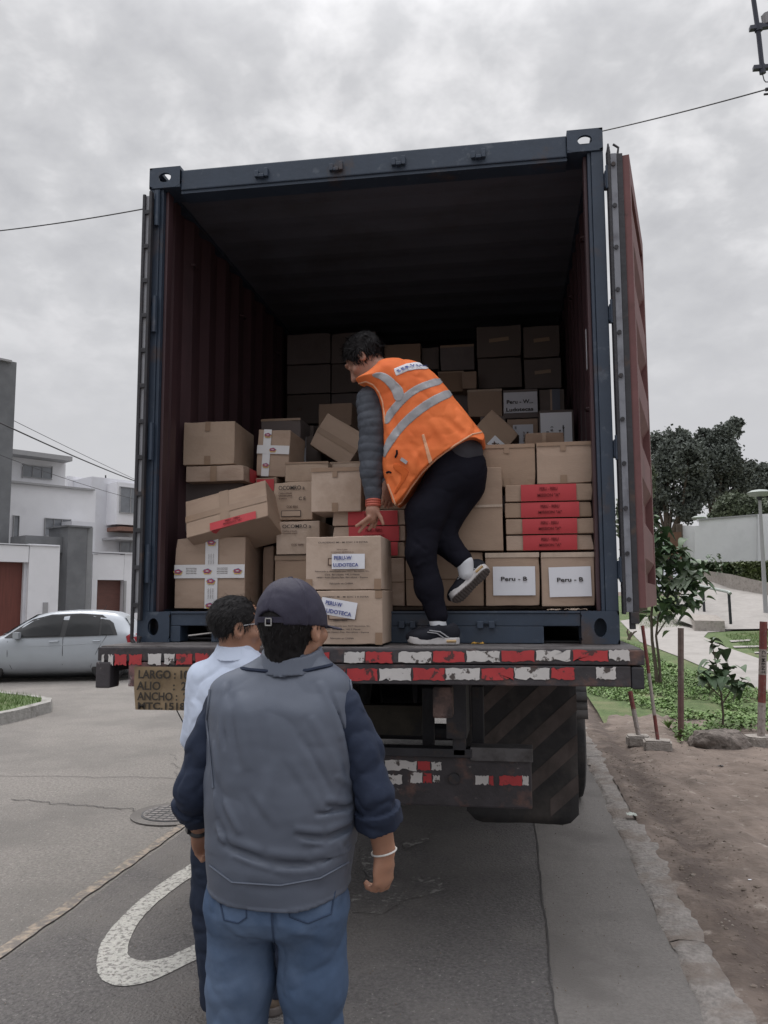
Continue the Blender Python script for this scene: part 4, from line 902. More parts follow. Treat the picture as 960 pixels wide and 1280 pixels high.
_LT = {}
def loft(p, C, axis_pts, wid, dep, R=None, pw=2.3):
    """torso: elliptic sections along a spine; sections lie across world/local z"""
    z = p[:, 2]; key = (axis_pts.tobytes(), wid.tobytes(), dep.tobytes())
    if key not in _LT:
        o_ = np.argsort(axis_pts[:, 2]); zi = axis_pts[o_, 2]; zz_ = np.linspace(zi[0], zi[-1], 240); T = [np.interp(zz_, zi, q) for q in (axis_pts[o_, 0], axis_pts[o_, 1], wid[o_], dep[o_])]
        k_ = np.exp(-np.linspace(-2, 2, 25)**2); k_ /= k_.sum(); T = [np.concatenate([q[:0], np.convolve(np.pad(q, 12, mode='reflect', reflect_type='odd'), k_, 'valid')]) for q in T]; _LT[key] = (zz_, T, zi)
    zz_, T, zi = _LT[key]; cx, cy, a, b = (np.interp(z, zz_, q) for q in T)
    qx, qy = p[:, 0]-cx, p[:, 1]-cy
    nrm = (np.abs(qx/a)**pw+np.abs(qy/b)**pw)**(1/pw); g = (nrm-1)*np.minimum(a, b)*1.0
    zc = np.maximum(zi[0]-z, z-zi[-1]); return np.where(zc > 0, np.maximum(g, zc), np.maximum(g, zc))
def wob(p, s, seed=0):
    """cheap smooth band-limited noise in -1..1"""
    r = np.random.default_rng(seed); o = np.zeros(len(p))
    for i in range(5):
        k = r.normal(size=3); k /= np.linalg.norm(k); o += np.sin(p @ (k*s*(1+.5*i)).astype(p.dtype)+r.uniform(0, 6.3)+1.3*np.sin(p @ (r.normal(size=3)*s*.6).astype(p.dtype)+r.uniform(0, 6)))/(1+.4*i)
    return o/2.6
def crease(p, s, amp, st=(1, 1, 1), seed=0):
    """sharp-valleyed cloth creases"""
    w_ = wob(p*np.array(st, p.dtype), s, seed)+.35*wob(p, s*2.3, seed+50); return amp*(.28-np.clip(np.abs(w_), 0, .55)**.8)
def fold(p, a, b, w, amp, taper=True):
    """a ridge (amp>0) or crease (amp<0) of cloth along a-b"""
    a, b = V3(a), V3(b); c_ = (a+b)/2; rr_ = np.linalg.norm(b-a)/2+2.6*w; out = np.zeros(len(p), p.dtype); qq = p-c_.astype(p.dtype); m_ = np.einsum('ij,ij->i', qq, qq) < rr_*rr_
    if not m_.any(): return out
    p = p[m_]; ab = b-a; t = np.clip((p-a)@ab/(ab@ab), 0, 1); d = nrm(p-a-t[:, None]*ab)
    s = np.sin(np.pi*np.clip(t, .0, 1))**.7 if taper else 1.; out[m_] = -amp*np.exp(-(d/w)**2)*s; return out
def head_sdf(p, c, R, s=1.0, neck=None):
    """c = centre of the head (between the ears), R = frame rows right/forward/up"""
    q = (p-V3(c)) @ R.T/s
    d = ell(q, (0, -.005, .035), (.077, .098, .088)); d = smin(d, ell(q, (0, .022, -.035), (.062, .075, .075)), .03)
    d = smin(d, ell(q, (0, .055, -.088), (.034, .034, .026)), .03)                                   # chin / jaw
    d = smin(d, cap(q, (0, .093, .012), (0, .116, -.032), .008, .014), .014); d = smin(d, ell(q, (0, .103, -.038), (.018, .014, .010)), .01)   # nose
    d = smin(d, ell(q, (0, .090, .035), (.052, .016, .012)), .012)                                    # brow
    d = smin(d, ell(q, (0, .086, -.062), (.026, .018, .013)), .008)                                  # lips
    for sx in (-1, 1):
        d = smax(d, -ell(q, (sx*.032, .101, .012), (.018, .014, .011)), .012)                      # eye socket
        d = np.minimum(d, ell(q, (sx*.032, .084, .012), (.0125, .0125, .0125)))                  # eyeball
        e_ = ell(q, (sx*.079, -.010, -.005), (.011, .020, .033)); e_ = smax(e_, -ell(q, (sx*.089, -.006, -.002), (.009, .011, .020)), .006); d = smin(d, e_, .007)
        d = smin(d, ell(q, (sx*.045, .06, -.025), (.025, .025, .02)), .02)
    d = smax(d, -(ell(q, (0, .108, -.063), (.022, .012, .0022))), .003)
    return d*s
def hand_sdf(p, wrist, R, s=1., curl=.5, thumb_side=1, spread=.0, curls=None):
    """wrist point, R rows: x across palm, y palm normal (finger closing side), z towards the fingers"""
    q = (p-V3(wrist)) @ R.T/s
    d = ell(q, (0, 0, .045), (.042, .017, .055)); d = smin(d, cap(q, (0, 0, -.02), (0, 0, .02), .025, .026), .02)
    for i, (x, L_, r) in enumerate(((-.030, .066, .0092), (-.0105, .076, .0096), (.0105, .071, .0092), (.029, .055, .0082))):
        x *= -thumb_side; cu = (curls[i] if curls else curl); a = cu*.55+.1; P = [V3((x, 0, .075))]; dirx = spread*(i-1.5)*-thumb_side
        for j, f_ in enumerate((.46, .31, .23)):
            P.append(P[-1]+L_*f_*1.05*V3((-dirx*math.cos(a), math.sin(a), math.cos(a)))); a += cu*(1.0 if j == 0 else .8)
        P.insert(0, V3((x*.75, .0, .045)))
        d = smin(d, chain(q, P, [r*1.1, r*1.12, r, r*.93, r*.8], .004), .005)
    tx = thumb_side
    d = smin(d, chain(q, [V3((tx*.022, .004, .020)), V3((tx*.045, .014, .045)), V3((tx*.050, .024, .072)), V3((tx*.046, .032, .092))], [.014, .0125, .0105, .0085], .006), .010)
    return d*s
def hair_cards(name, f, R, c, s, n, length, m, parent, keep, flow, seed=1, width=.0022, jitter=.35):
    """short hair: many thin blades rooted on the surface f=0"""
    r = np.random.default_rng(seed); mb_v = []; mb_f = []
    d_ = r.normal(size=(n*3, 3)); d_ /= np.linalg.norm(d_, axis=1)[:, None]
    pts = V3(c)+d_*.02*s
    for _ in range(26): pts = pts+d_*np.clip(-f(pts), -.02, .02)[:, None]
    q = (pts-V3(c)) @ R.T/s; k = keep(q); pts = pts[k][:n]; dn = d_[k][:n]; q = q[k][:n]
    fl = flow(q) @ R
    for p, nn, g in zip(pts, dn, fl):
        g = g-nn*(g@nn); g = g/(np.linalg.norm(g)+1e-6)+nn*r.uniform(.05, .35)+r.normal(size=3)*jitter*.5; g /= np.linalg.norm(g)
        side = np.cross(g, nn); side /= np.linalg.norm(side)+1e-6; L_ = length*r.uniform(.6, 1.25); b = len(mb_v); w_ = width*r.uniform(.7, 1.4)
        mb_v += [p-side*w_, p+side*w_, p+g*L_*.55+nn*.002+side*w_*.7, p+g*L_*.55+nn*.002-side*w_*.7, p+g*L_-nn*L_*.12]; mb_f += [(b, b+1, b+2, b+3), (b+3, b+2, b+4)]
    return mesh_obj(name, mb_v, mb_f, m, parent, True)
# ================================================================== PEOPLE
def skinmat(name, col): 
    m = mat(name, col, .5, .10, 14, tuple(c*.8 for c in col), (.5, .7), 8, bump=.06, bscale=120)
    b = m.node_tree.nodes['Principled BSDF']; b.inputs['Subsurface Weight'].default_value = .08; b.inputs['Subsurface Radius'].default_value = (.01, .004, .002); b.inputs['Subsurface Scale'].default_value = .3
    return m
def clothmat(name, col, rough=.85, var=.08, weave=900, fade=None, sheen=.0, wr=.12, spec=.3, rg_=.35):
    m = mat(name, col, rough, var, 12, fade, (.46, .66), 3.2, bump=wr, bscale=28, spec=spec)
    t = m.node_tree; b = t.nodes['Principled BSDF']; b.inputs['Sheen Weight'].default_value = sheen
    bp = [n for n in t.nodes if n.type == 'BUMP'][0]; w_ = t.nodes.new('ShaderNodeTexNoise'); w_.inputs['Scale'].default_value = weave; tcn = [n for n in t.nodes if n.type == 'TEX_COORD'][0]; t.links.new(tcn.outputs['Object'], w_.inputs[0])
    b2 = t.nodes.new('ShaderNodeBump'); b2.inputs['Strength'].default_value = .25; b2.inputs['Distance'].default_value = .001; t.links.new(w_.outputs[0], b2.inputs['Height']); t.links.new(bp.outputs[0], b2.inputs['Normal']); rn = t.nodes.new('ShaderNodeTexNoise'); rn.noise_type = 'RIDGED_MULTIFRACTAL'; rn.inputs['Scale'].default_value = 7.5; rn.inputs['Detail'].default_value = 3; rn.inputs['Roughness'].default_value = .45; rn.inputs['Distortion'].default_value = .6; t.links.new(tcn.outputs['Object'], rn.inputs[0])
    b3 = t.nodes.new('ShaderNodeBump'); b3.inputs['Strength'].default_value = rg_; b3.inputs['Distance'].default_value = .012; t.links.new(rn.outputs[0], b3.inputs['Height']); t.links.new(b2.outputs[0], b3.inputs['Normal']); t.links.new(b3.outputs[0], b.inputs['Normal'])
    return m
M['skin1'] = skinmat('skin_tan', (.36, .19, .125)); M['skin2'] = skinmat('skin_brown', (.30, .155, .10)); M['skin3'] = skinmat('skin_dim', (.34, .18, .13))
M['vest'] = clothmat('blue_grey_vest', (.092, .108, .145), .5, .05, 1200, wr=.02, spec=.4); M['collar'] = clothmat('dark_grey_collar', (.055, .064, .075), .6)
M['navy'] = clothmat('navy_shirt', (.016, .024, .048), .8, .1); M['jeans'] = clothmat('blue_jeans', (.062, .100, .175), .85, .12, 1500, (.105, .15, .235)); M['jeans2'] = clothmat('dark_jeans', (.018, .026, .048), .85, .12, 1500)
M['seamthread'] = clothmat('jeans_seam', (.035, .055, .10)); M['cap'] = clothmat('dark_cap', (.030, .028, .048), .7, .06, 1500); M['hairblk'] = mat('black_hair', (.010, .009, .010), .7, .3, 60, spec=.2); M['hairgrey'] = mat('greying_hair', (.016, .015, .016), .7, .5, 90, spec=.2)
M['shirt'] = clothmat('pale_blue_shirt', (.52, .585, .72), .75, .03, 1500, wr=.06); M['orange'] = clothmat('orange_vest', (.84, .205, .06), .7, .04, 900, (.76, .16, .045), wr=.1); M['reflect'] = mat('grey_reflective_band', (.36, .36, .38), .4, .06, 10, (.30, .30, .32), (.5, .7), 8, bump=.1)
M['piping'] = clothmat('pale_piping', (.72, .40, .25)); M['slate'] = clothmat('slate_quilted_sleeve', (.062, .070, .088), .6, .1, 900, wr=.2); M['blackcloth'] = clothmat('black_trousers', (.010, .010, .016), .9, .12, 1500, spec=.1); M['greyshirt'] = clothmat('charcoal_sweater', (.045, .045, .055), .8)
M['shoe'] = mat('dark_shoe', (.012, .013, .02), .7, .25, 30, spec=.25); M['sole'] = mat('pale_sole', (.52, .50, .50), .6, .12, 20); M['soledark'] = mat('worn_outsole', (.10, .085, .08), .8, .25, 15); M['sock'] = clothmat('white_sock', (.62, .64, .68)); M['amber'] = mat('amber_gel', (.45, .30, .14), .4, .1)
M['boot'] = mat('brown_boot', (.13, .095, .07), .8, .25, 15); M['bandred'] = mat('red_wristband', (.40, .09, .06), .6, .1); M['watch'] = mat('black_watch', (.015, .015, .018), .35, .1); M['bracelet'] = mat('white_bracelet', (.7, .7, .68), .4, .05); M['metal'] = mat('buckle_metal', (.5, .5, .5), .3, .05, metal=1.)
def hits(pxs, f, t0=1.2, t1=7., off=0.):
    D = np.array([ray(*q) for q in pxs]); D /= nrm(D)[:, None]; t = np.full(len(D), t0); done = np.zeros(len(D), bool)
    for _ in range(90):
        v_ = f(CAM+D*t[:, None])-off; done |= v_ < .0008
        if done.all(): break
        t = np.where(done, t, t+np.maximum(v_*.6, .0008))
    return [Vector(CAM+d*tt) if ok and tt < t1 else None for d, tt, ok in zip(D, t, done)]
def hit(px, f, t0=1.2, t1=7., off=0.): return hits([px], f, t0, t1, off)[0]
def hitline(pts, f, n=8, off=0.):
    q = [(a[0]+(b[0]-a[0])*i/n, a[1]+(b[1]-a[1])*i/n) for a, b in zip(pts, pts[1:]) for i in range(n)]+[pts[-1]]
    return [v for v in hits(q, f, off=off) if v is not None]
def P(px, Y): return np.array(atY(px[0], px[1], Y))
def shoe_frame(heel, fwd, up): return V3(heel), frame(fwd, up)
def shoe_parts(root, heel, R, s, mu, ms, mo, h=.0035, high=False):
    L = lambda p: (p-V3(heel)) @ R.T/s
    def foot2(q, r0, r1): # distance to the footprint in plan
        a = np.array([0, .036]); b = np.array([.004, .205]); ab = b-a; t = np.clip((q[:, :2]-a)@ab/(ab@ab), 0, 1); waist = .006*np.exp(-((t-.45)/.22)**2); return np.linalg.norm(q[:, :2]-a-t[:, None]*ab, axis=1)-(r0+(r1-r0)*t-waist)
    def fs(p): q = L(p); toe = .016*np.clip((q[:, 1]-.18)/.08, 0, 1)**2; return np.maximum(foot2(q, .037, .044), np.abs(q[:, 2]-.018-toe)-.016)*s
    def fo(p): q = L(p); toe = .016*np.clip((q[:, 1]-.18)/.08, 0, 1)**2; return (np.maximum(foot2(q, .034, .041), np.abs(q[:, 2]-.0005-toe)-.004)+.0012*np.sign(np.sin(q[:, 1]*420)))*s
    def fu(p):
        q = L(p); d = smin(ell(q, (0, .058, .055), (.037, .062, .055)), ell(q, (.002, .175, .036), (.043, .082, .040)), .03)
        d = smin(d, cap(q, (0, .07, .075 if not high else .12), (0, .15, .050), .036, .032), .02)
        d = smax(d, -cap(q, (0, .062, .13 if not high else .2), (0, .07, .098 if not high else .17), .033), .005); d = np.maximum(d, -(q[:, 2]-.022)); return d*s
    lo = V3(heel)-.33; hi = V3(heel)+.33
    u = sdf_obj('shoe', fu, lo, hi, h, mu, root); sdf_obj('sole', fs, lo, hi, h, ms, u); sdf_obj('outsole', fo, lo, hi, h, mo, u)
    W = lambda v: Vector(V3(heel)+(np.array(v)*s)@R)
    if not high:
        for k in range(4):
            y = .085+k*.022; z = .098-k*.012; MB().tube([W((-.026, y-.004, z-.018)), W((-.012, y, z)), W((.012, y+.004, z)), W((.026, y, z-.018))], .0025*s, 5).build('lace', M['reflect'], u, True)
        for sx in (-1, 1):
            MB().tube([W((sx*.037, .05, .035)), W((sx*.042, .09, .062)), W((sx*.037, .14, .068))], .003*s, 5).build('shoe_stripe', M['reflect'], u, True)
            MB().tube([W((sx*.039, .07, .032)), W((sx*.044, .105, .055)), W((sx*.040, .15, .060))], .0025*s, 5).build('shoe_stripe', M['reflect'], u, True)
            MB().tube([W((sx*.036, .015, .018)), W((sx*.038, .06, .018))], .007*s, 6).build('gel_pad', M['amber'], u, True)
    return u
# ---------------------------------------------------------------- man in the cap, seen from behind
def person_cap():
    Y = -1.85; c = V3((.118, Y+.01, 1.568)); th = math.radians(18); R = frame((math.sin(th), math.cos(th), .06), (0, 0, 1)); s = 1.02
    shL, shR = V3((-.078, Y+.01, 1.355)), V3((.262, Y+.01, 1.362))
    elL, elR = V3((-.148, Y-.01, 1.13)), V3((.350, Y-.02, 1.135))
    wrL, wrR = P((249, 1034), -1.70), P((480, 1062), -1.83)
    hL, hR = V3((-.005, Y, .90)), V3((.182, Y, .90)); kL, kR = V3((-.024, Y-.01, .50)), V3((.190, Y-.01, .50)); aL, aR = V3((-.02, Y-.02, .10)), V3((.20, Y-.02, .10))
    RL = frame(V3((.2, .6, 0)), V3((0, 0, 1)))
    # hands: rows x across, y closing side, z towards the fingers
    def hf(z, y): z = V3(z)/np.linalg.norm(z); y = V3(y)-z*(V3(y)@z); y /= np.linalg.norm(y); return np.stack([np.cross(y, z), y, z])
    HR = hf((-.05, .06, -1), (-.75, .5, 0)); HL = hf((.12, .45, -1), (.7, -.5, 0))
    def torso(p): return loft(p, None, np.array([[.09, Y, .82], [.09, Y, .95], [.09, Y, 1.15], [.09, Y, 1.35], [.10, Y, 1.45]]), np.array([.15, .155, .16, .15, .06]), np.array([.10, .115, .12, .085, .055]))
    def body(p):
        d = smin(torso(p), chain(p, [V3((.10, Y, 1.36)), V3((.115, Y+.01, 1.47)), c+V3((0, 0, -.03))], [.08, .062, .06]), .05)
        d = smin(d, head_sdf(p, c, R, s), .02)
        for sh, el, wr in ((shL, elL, wrL), (shR, elR, wrR)): d = smin(d, chain(p, [sh, el, wr], [.040, .038, .029]), .02)
        for h_, k_, a_ in ((hL, kL, aL), (hR, kR, aR)): d = smin(d, chain(p, [h_, k_, a_, a_+V3((0, .14, -.05))], [.075, .055, .04, .03]), .03)
        d = smin(d, hand_sdf(p, wrR+V3((0, 0, -.012)), HR, .90, thumb_side=-1, curls=[.55, .75, .9, .95]), .012)
        d = smin(d, hand_sdf(p, wrL+V3((0, 0, -.01)), HL, .84, thumb_side=1, curls=[1.25, 1.3, 1.35, 1.35]), .012)
        return d
    root = sdf_obj('person', body, (-.35, -2.1, -.02), (.55, -1.5, 1.74), .0045, M['skin1'])
    tag(root, 'man in dark cap, blue-grey vest and jeans, seen from behind in front', 'person')
    # vest
    zs = [.875, .93, 1.0, 1.10, 1.25, 1.36, 1.415, 1.445, 1.47, 1.50]; wd = [.183, .191, .198, .205, .203, .200, .196, .165, .112, .080]; dp = [.145, .15, .155, .158, .15, .138, .115, .095, .08, .072]; cx = [.087, .088, .090, .093, .092, .088, .085, .095, .112, .120]
    ax = np.array([[x, Y+(.012 if z < 1.4 else .02), z] for x, z in zip(cx, zs)])
    def pf(a, b): return (np.array(hitv(a)), np.array(hitv(b)))
    def vest0(p):
        q = p.copy(); q[:, 2] = np.where(q[:, 2] < 1.0, q[:, 2]+.030*((q[:, 0]-.09)/.19)**2*-1+.03*0, q[:, 2]); return loft(q, None, ax, np.array(wd), np.array(dp), pw=2.5)
    hitv = lambda a: hit(a, vest0, 1.2, 3.)
    FL = []
    FQ = [(175, 275, 150, 470, .010, .006), (200, 300, 185, 500, .011, -.005), (230, 330, 250, 560, .016, .005), (150, 470, 170, 620, .011, .005), (165, 560, 175, 700, .012, -.004), (330, 520, 300, 690, .02, .002),
              (455, 300, 520, 470, .013, .007), (485, 330, 545, 520, .010, -.006), (430, 400, 530, 600, .014, .006), (400, 450, 500, 640, .013, -.003), (370, 520, 470, 680, .014, .002), (515, 440, 548, 590, .010, .006),
              (160, 735, 300, 790, .014, .006), (300, 790, 430, 800, .014, .006), (430, 800, 540, 740, .013, .006), (200, 775, 320, 825, .010, -.006), (320, 825, 450, 825, .010, -.006), (450, 825, 545, 770, .009, -.005),
              (380, 720, 470, 730, .010, .007), (470, 730, 552, 690, .011, .009), (400, 745, 480, 755, .008, -.005), (480, 755, 552, 715, .008, -.007), (500, 570, 552, 600, .010, .007), (470, 640, 552, 640, .010, .007), (440, 680, 545, 665, .008, -.006),
              (180, 640, 230, 740, .012, .005), (240, 850, 480, 850, .02, .004), (160, 690, 210, 800, .010, -.005), (510, 760, 535, 830, .010, .005), (290, 380, 300, 560, .02, -.002), (260, 610, 340, 720, .016, .002)]
    for q, a, b in zip(FQ, hits([(200+q[0]/2.286, 720+q[1]/2.286) for q in FQ], vest0, 1.2, 3.), hits([(200+q[2]/2.286, 720+q[3]/2.286) for q in FQ], vest0, 1.2, 3.)):
        if a is not None and b is not None: FL.append((np.array(a), np.array(b), q[4]*.9, q[5]*1.7))
    def vest(p):
        d = vest0(p)
        for a, b, w_, am in FL: o_ = np.array([.0, 0, 1.]) if abs(a[2]-b[2]) < abs(a[0]-b[0]) else np.array([1., 0, 0]); d = d+fold(p, a, b, w_*.85, am)+fold(p, a-o_*w_*1.7, b-o_*w_*1.7, w_*.75, -am*.7)
        d = d+.0022*wob(p, 14, 3)+crease(p, 11, .007, (1.3, 1, .7), 4)+.0006*wob(p, 60, 5)
        d = np.minimum(d, np.maximum(np.abs(d+.002)-.004, np.abs(p[:, 2]-.875-0.03*((p[:, 0]-.09)/.19)**2)-.006))
        return d
    vo = sdf_obj('vest', vest, (-.2, -2.1, .84), (.4, -1.6, 1.53), .0045, M['vest'], root)
    # piping rows and seam along the hem
    hl = hitline([(262, 1082), (290, 1103), (350, 1107), (400, 1098), (436, 1078)], vest, 10, .001)
    if len(hl) > 4: MB().tube(hl, .0028, 5).build('hem_seam', M['vest'], vo, True)
    for pts in ([(262, 862), (258, 900), (262, 940), (266, 985)], [(438, 850), (441, 890), (444, 930), (447, 965)]):
        hl = hitline(pts, vest, 6, .001)
        if len(hl) > 4: MB().tube(hl, .003, 5).build('armhole_piping', M['vest'], vo, True)
    # stand collar, open at the front
    def collar(p):
        q = p-V3((.118, Y+.005, 1.485)); q[:, 2] -= q[:, 1]*.28; r_ = np.sqrt((q[:, 0]/.084)**2+(q[:, 1]/.078)**2); d = np.abs((r_-1)*.08-q[:, 2]*-.35)-.006; d = np.maximum(d, np.abs(q[:, 2]-.004)-.021+.003*wob(p, 30, 2)); return d
    sdf_obj('collar', collar, (-.05, -2.05, 1.42), (.28, -1.65, 1.56), .004, M['vest'], vo)
    hl = hitline([(270, 824), (285, 831), (310, 837), (345, 840), (385, 838), (412, 832), (428, 824)], vest, 8, .0)
    if len(hl) > 4: MB().tube(hl, [.002]+[.0055]*(len(hl)-2)+[.002], 6).build('collar_shadow_seam', M['navy'], vo, True)  # dark tube painted in for the collar's seam and shadow line
    # shirt sleeves
    cfL = elL+(wrL-elL)*.42; cfR = elR+(wrR-elR)*.50
    def shirt(p):
        d = None
        for sh, el, cf, sg in ((shL, elL, cfL, -1), (shR, elR, cfR, 1)):
            a = chain(p, [sh+V3((-sg*.004, .0, -.01)), sh*.5+el*.5+V3((sg*.002, 0.005, 0)), el, cf], [.057, .055, .048, .049], .02)
            ax_ = (cf-el)/np.linalg.norm(cf-el); t = (p-cf)@ax_; a = np.maximum(a, t); rr = np.linalg.norm((p-cf)-t[:, None]*ax_, axis=1)
            roll = np.maximum(np.abs(rr-.048)-.010, np.abs(t+.020)-.020)-.004; a = np.minimum(a, roll); a = np.maximum(a, -np.maximum(rr-.037, -(t+.03)))
            a = a+crease(p, 26, .010, (1, 1, 1.6), 11)+.0012*wob(p, 90, 12)
            d = a if d is None else np.minimum(d, a)
        inner = loft(p, None, ax, np.array(wd)-.032, np.array(dp)-.034, pw=2.5); return smin(d, inner, .01)
    sdf_obj('shirt', shirt, (-.32, -2.1, .87), (.52, -1.6, 1.52), .0045, M['navy'], root)
    # jeans
    def jeans(p):
        hip = loft(p, None, np.array([[.087, Y, .70], [.087, Y, .80], [.087, Y, .95]]), np.array([.172, .180, .172]), np.array([.125, .130, .12]), pw=2.6)
        d = hip
        L1 = chain(p, [V3((-.008, Y, .84)), V3((-.012, Y, .66)), V3((-.024, Y, .50)), V3((-.024, Y-.01, .10))], [.090, .084, .073, .068], .03)
        R1 = chain(p, [V3((.180, Y, .84)), V3((.182, Y, .66)), V3((.188, Y, .50)), V3((.20, Y-.01, .10))], [.090, .082, .071, .068], .03)
        hip = smax(hip, .76-p[:, 2]+.0*p[:, 0], .07); hip = hip+np.clip(.84-p[:, 2], 0, .1)*.35; d = smin(hip, np.minimum(L1, R1), .04)
        d = d+crease(p, 17, .011, (1, 1, .8), 21)+.001*wob(p, 80, 22)
        for a, b, w_, am in JF: d = d+fold(p, a, b, w_, am)
        return np.maximum(d, .045-p[:, 2])
    JF = []
    for x1, y1, x2, y2, w_, am in [(335, 1150, 300, 1010, .008, -.005), (325, 900, 330, 1080, .006, -.006), (160, 960, 300, 1100, .012, .006), (370, 1010, 500, 1070, .012, .006), (170, 1040, 260, 1160, .012, -.004), (385, 1100, 480, 1180, .014, .005), (200, 1180, 290, 1230, .014, .006), (380, 1230, 510, 1190, .014, .005)]:
        JF.append((P((200+x1/2.286, 720+y1/2.286), Y-.12), P((200+x2/2.286, 720+y2/2.286), Y-.12), w_, am))
    jo = sdf_obj('jeans', jeans, (-.2, -2.1, .0), (.4, -1.6, 1.0), .005, M['jeans'], root)
    for pk in ([(272, 1114), (280, 1150), (298, 1154), (308, 1147), (307, 1114)], [(362, 1114), (362, 1146), (385, 1154), (414, 1142), (420, 1108)]):
        hl = hitline(pk, jeans, 8, .0005)
        if len(hl) > 6: MB().tube(hl, .0022, 5).build('pocket_seam', M['seamthread'], jo, True)
    hl = hitline([(339, 1112), (340, 1150), (343, 1190)], jeans, 8, .0005)
    if len(hl) > 4: MB().tube(hl, .0028, 5).build('centre_seam', M['seamthread'], jo, True)
    for a_ in (aL, aR): shoe_parts(root, (a_[0], a_[1]-.07, .006), frame((0, 1, 0), (0, 0, 1)), 1.05, M['boot'], M['soledark'], M['soledark'], .006)
    # hair below the cap
    fh = lambda p: np.minimum(head_sdf(p, c, R, s), cap(p, c+V3((0, 0, -.03)), V3((.115, Y+.01, 1.47)), .06*1, .062))
    def hairf(p): q = (p-c) @ R.T/s; d = ell(q, (0, -.010, .025), (.082, .100, .088)); d = smax(d, -ell(q, (0, .13, -.0), (.10, .12, .20)), .01); d = smin(d, cap(q, (0, -.040, -.03), (0, -.034, -.070), .056, .054), .02); d = smax(d, -ell(q, (0, .13, -.0), (.10, .12, .20)), .01); d = np.maximum(d, -(q[:, 2]+.078+.006*np.cos(q[:, 0]*60))); return (d+.002*wob(p, 160, 4))*s
    ho = sdf_obj('hair', hairf, c-.16, c+.16, .0035, M['hairblk'], root)
    hair_cards('hair_strands', hairf, R, c, s, 900, .014, M['hairblk'], ho, lambda q: (q[:, 2] < .03) & (q[:, 1] < .03) & (q[:, 2] > -.075), lambda q: np.tile([0, -.2, -1.], (len(q), 1)), 5, .0012)
    # cap
    def capf(p):
        q = (p-c) @ R.T/s; q[:, 2] -= q[:, 1]*-.10; d = ell(q, (0, -.004, .020), (.0895, .110, .112)); d = np.maximum(d, -(q[:, 2]-.006))
        hole = ell(q, (0, -.115, .008), (.040, .05, .034)); d = smax(d, -hole, .004)
        a = np.arctan2(q[:, 0], q[:, 1]); rad = np.hypot(q[:, 0], q[:, 1]); seam = np.abs(((a/(math.pi/3)+.5) % 1)-.5)*(math.pi/3)*rad; d = d+.0018*np.exp(-(seam/.0028)**2)-.0012*np.exp(-((seam-.007)/.003)**2)
        d = d+.0022*wob(p, 34, 8)+.001*wob(p, 90, 9); return d*s
    co = sdf_obj('cap', capf, c-.16, c+.17, .0032, M['cap'], root)
    RB = frame((math.sin(th+.08), math.cos(th+.08), .06), (0, 0, 1))
    def brim(p):
        q = (p-c) @ RB.T/s; q[:, 2] -= q[:, 1]*-.10; zc = .010-1.9*q[:, 0]**2-.12*(q[:, 1]-.1); pl_ = np.abs(q[:, 2]-zc)-.0028; e_ = (np.sqrt((q[:, 0]/.082)**2+((q[:, 1]-.088)/.088)**2)-1)*.08; return smax(pl_, np.maximum(e_, -(q[:, 1]-.075)), .003)*s
    sdf_obj('brim', brim, c-.2, c+.24, .0032, M['cap'], co)
    W = lambda v: Vector(c+(np.array(v)*s)@R)
    MB().tube([W((0, -.004, .130)), W((0, -.004, .137))], [.009, .006], 10).build('cap_button', M['cap'], co, True)
    st = [W((.090*math.sin(a)*.98, -.004-.110*math.cos(a)*.98, .020+.11*math.cos(a)*.1)) for a in np.linspace(-.62, .62, 12)]
    sb = MB()
    for a, b in zip(st, st[1:]): sb.obox((a+b)/2, (b-a)*.52, ((a+b)/2-Vector(c)).normalized()*.0018, (0, 0, .0075))
    sb.build('cap_strap', M['cap'], co)
    pz = W((.004, -.116, .026)); nrm = Vector(-R[1]); rx = Vector(R[0])
    bk = MB()
    for dx, dzz, a_, b_ in ((0, .009, .010, .0015), (0, -.009, .010, .0015), (-.009, 0, .0015, .009), (.009, 0, .0015, .009)): bk.obox(pz+rx*dx+Vector((0, 0, dzz)), rx*a_, nrm*.0015, (0, 0, b_))
    bk.build('cap_buckle', M['metal'], co)
    # bracelet, ring, watch
    def ringtube(cn, axis, r, t, name, m, n=24):
        axis = Vector(axis).normalized(); a = axis.orthogonal().normalized(); b = axis.cross(a); pts = [Vector(cn)+(a*math.cos(2*math.pi*i/n)+b*math.sin(2*math.pi*i/n))*r for i in range(n+1)]
        return MB().tube(pts, t, 6, cap=False).build(name, m, root, True)
    ringtube(wrR+V3((0, 0, -.004)), HR[2]+V3((.25, 0, 0)), .033, .0025, 'bracelet', M['bracelet'])
    ringtube(wrL+(elL-wrL)*.06, wrL-elL, .030, .008, 'watch', M['watch'])
    MB().obox(wrL+(elL-wrL)*.06-V3((.026, .016, 0)), (.004, .003, 0), (-.009, .014, 0), (0, 0, .017)).build('watch_face', M['watch'], root)
    return root
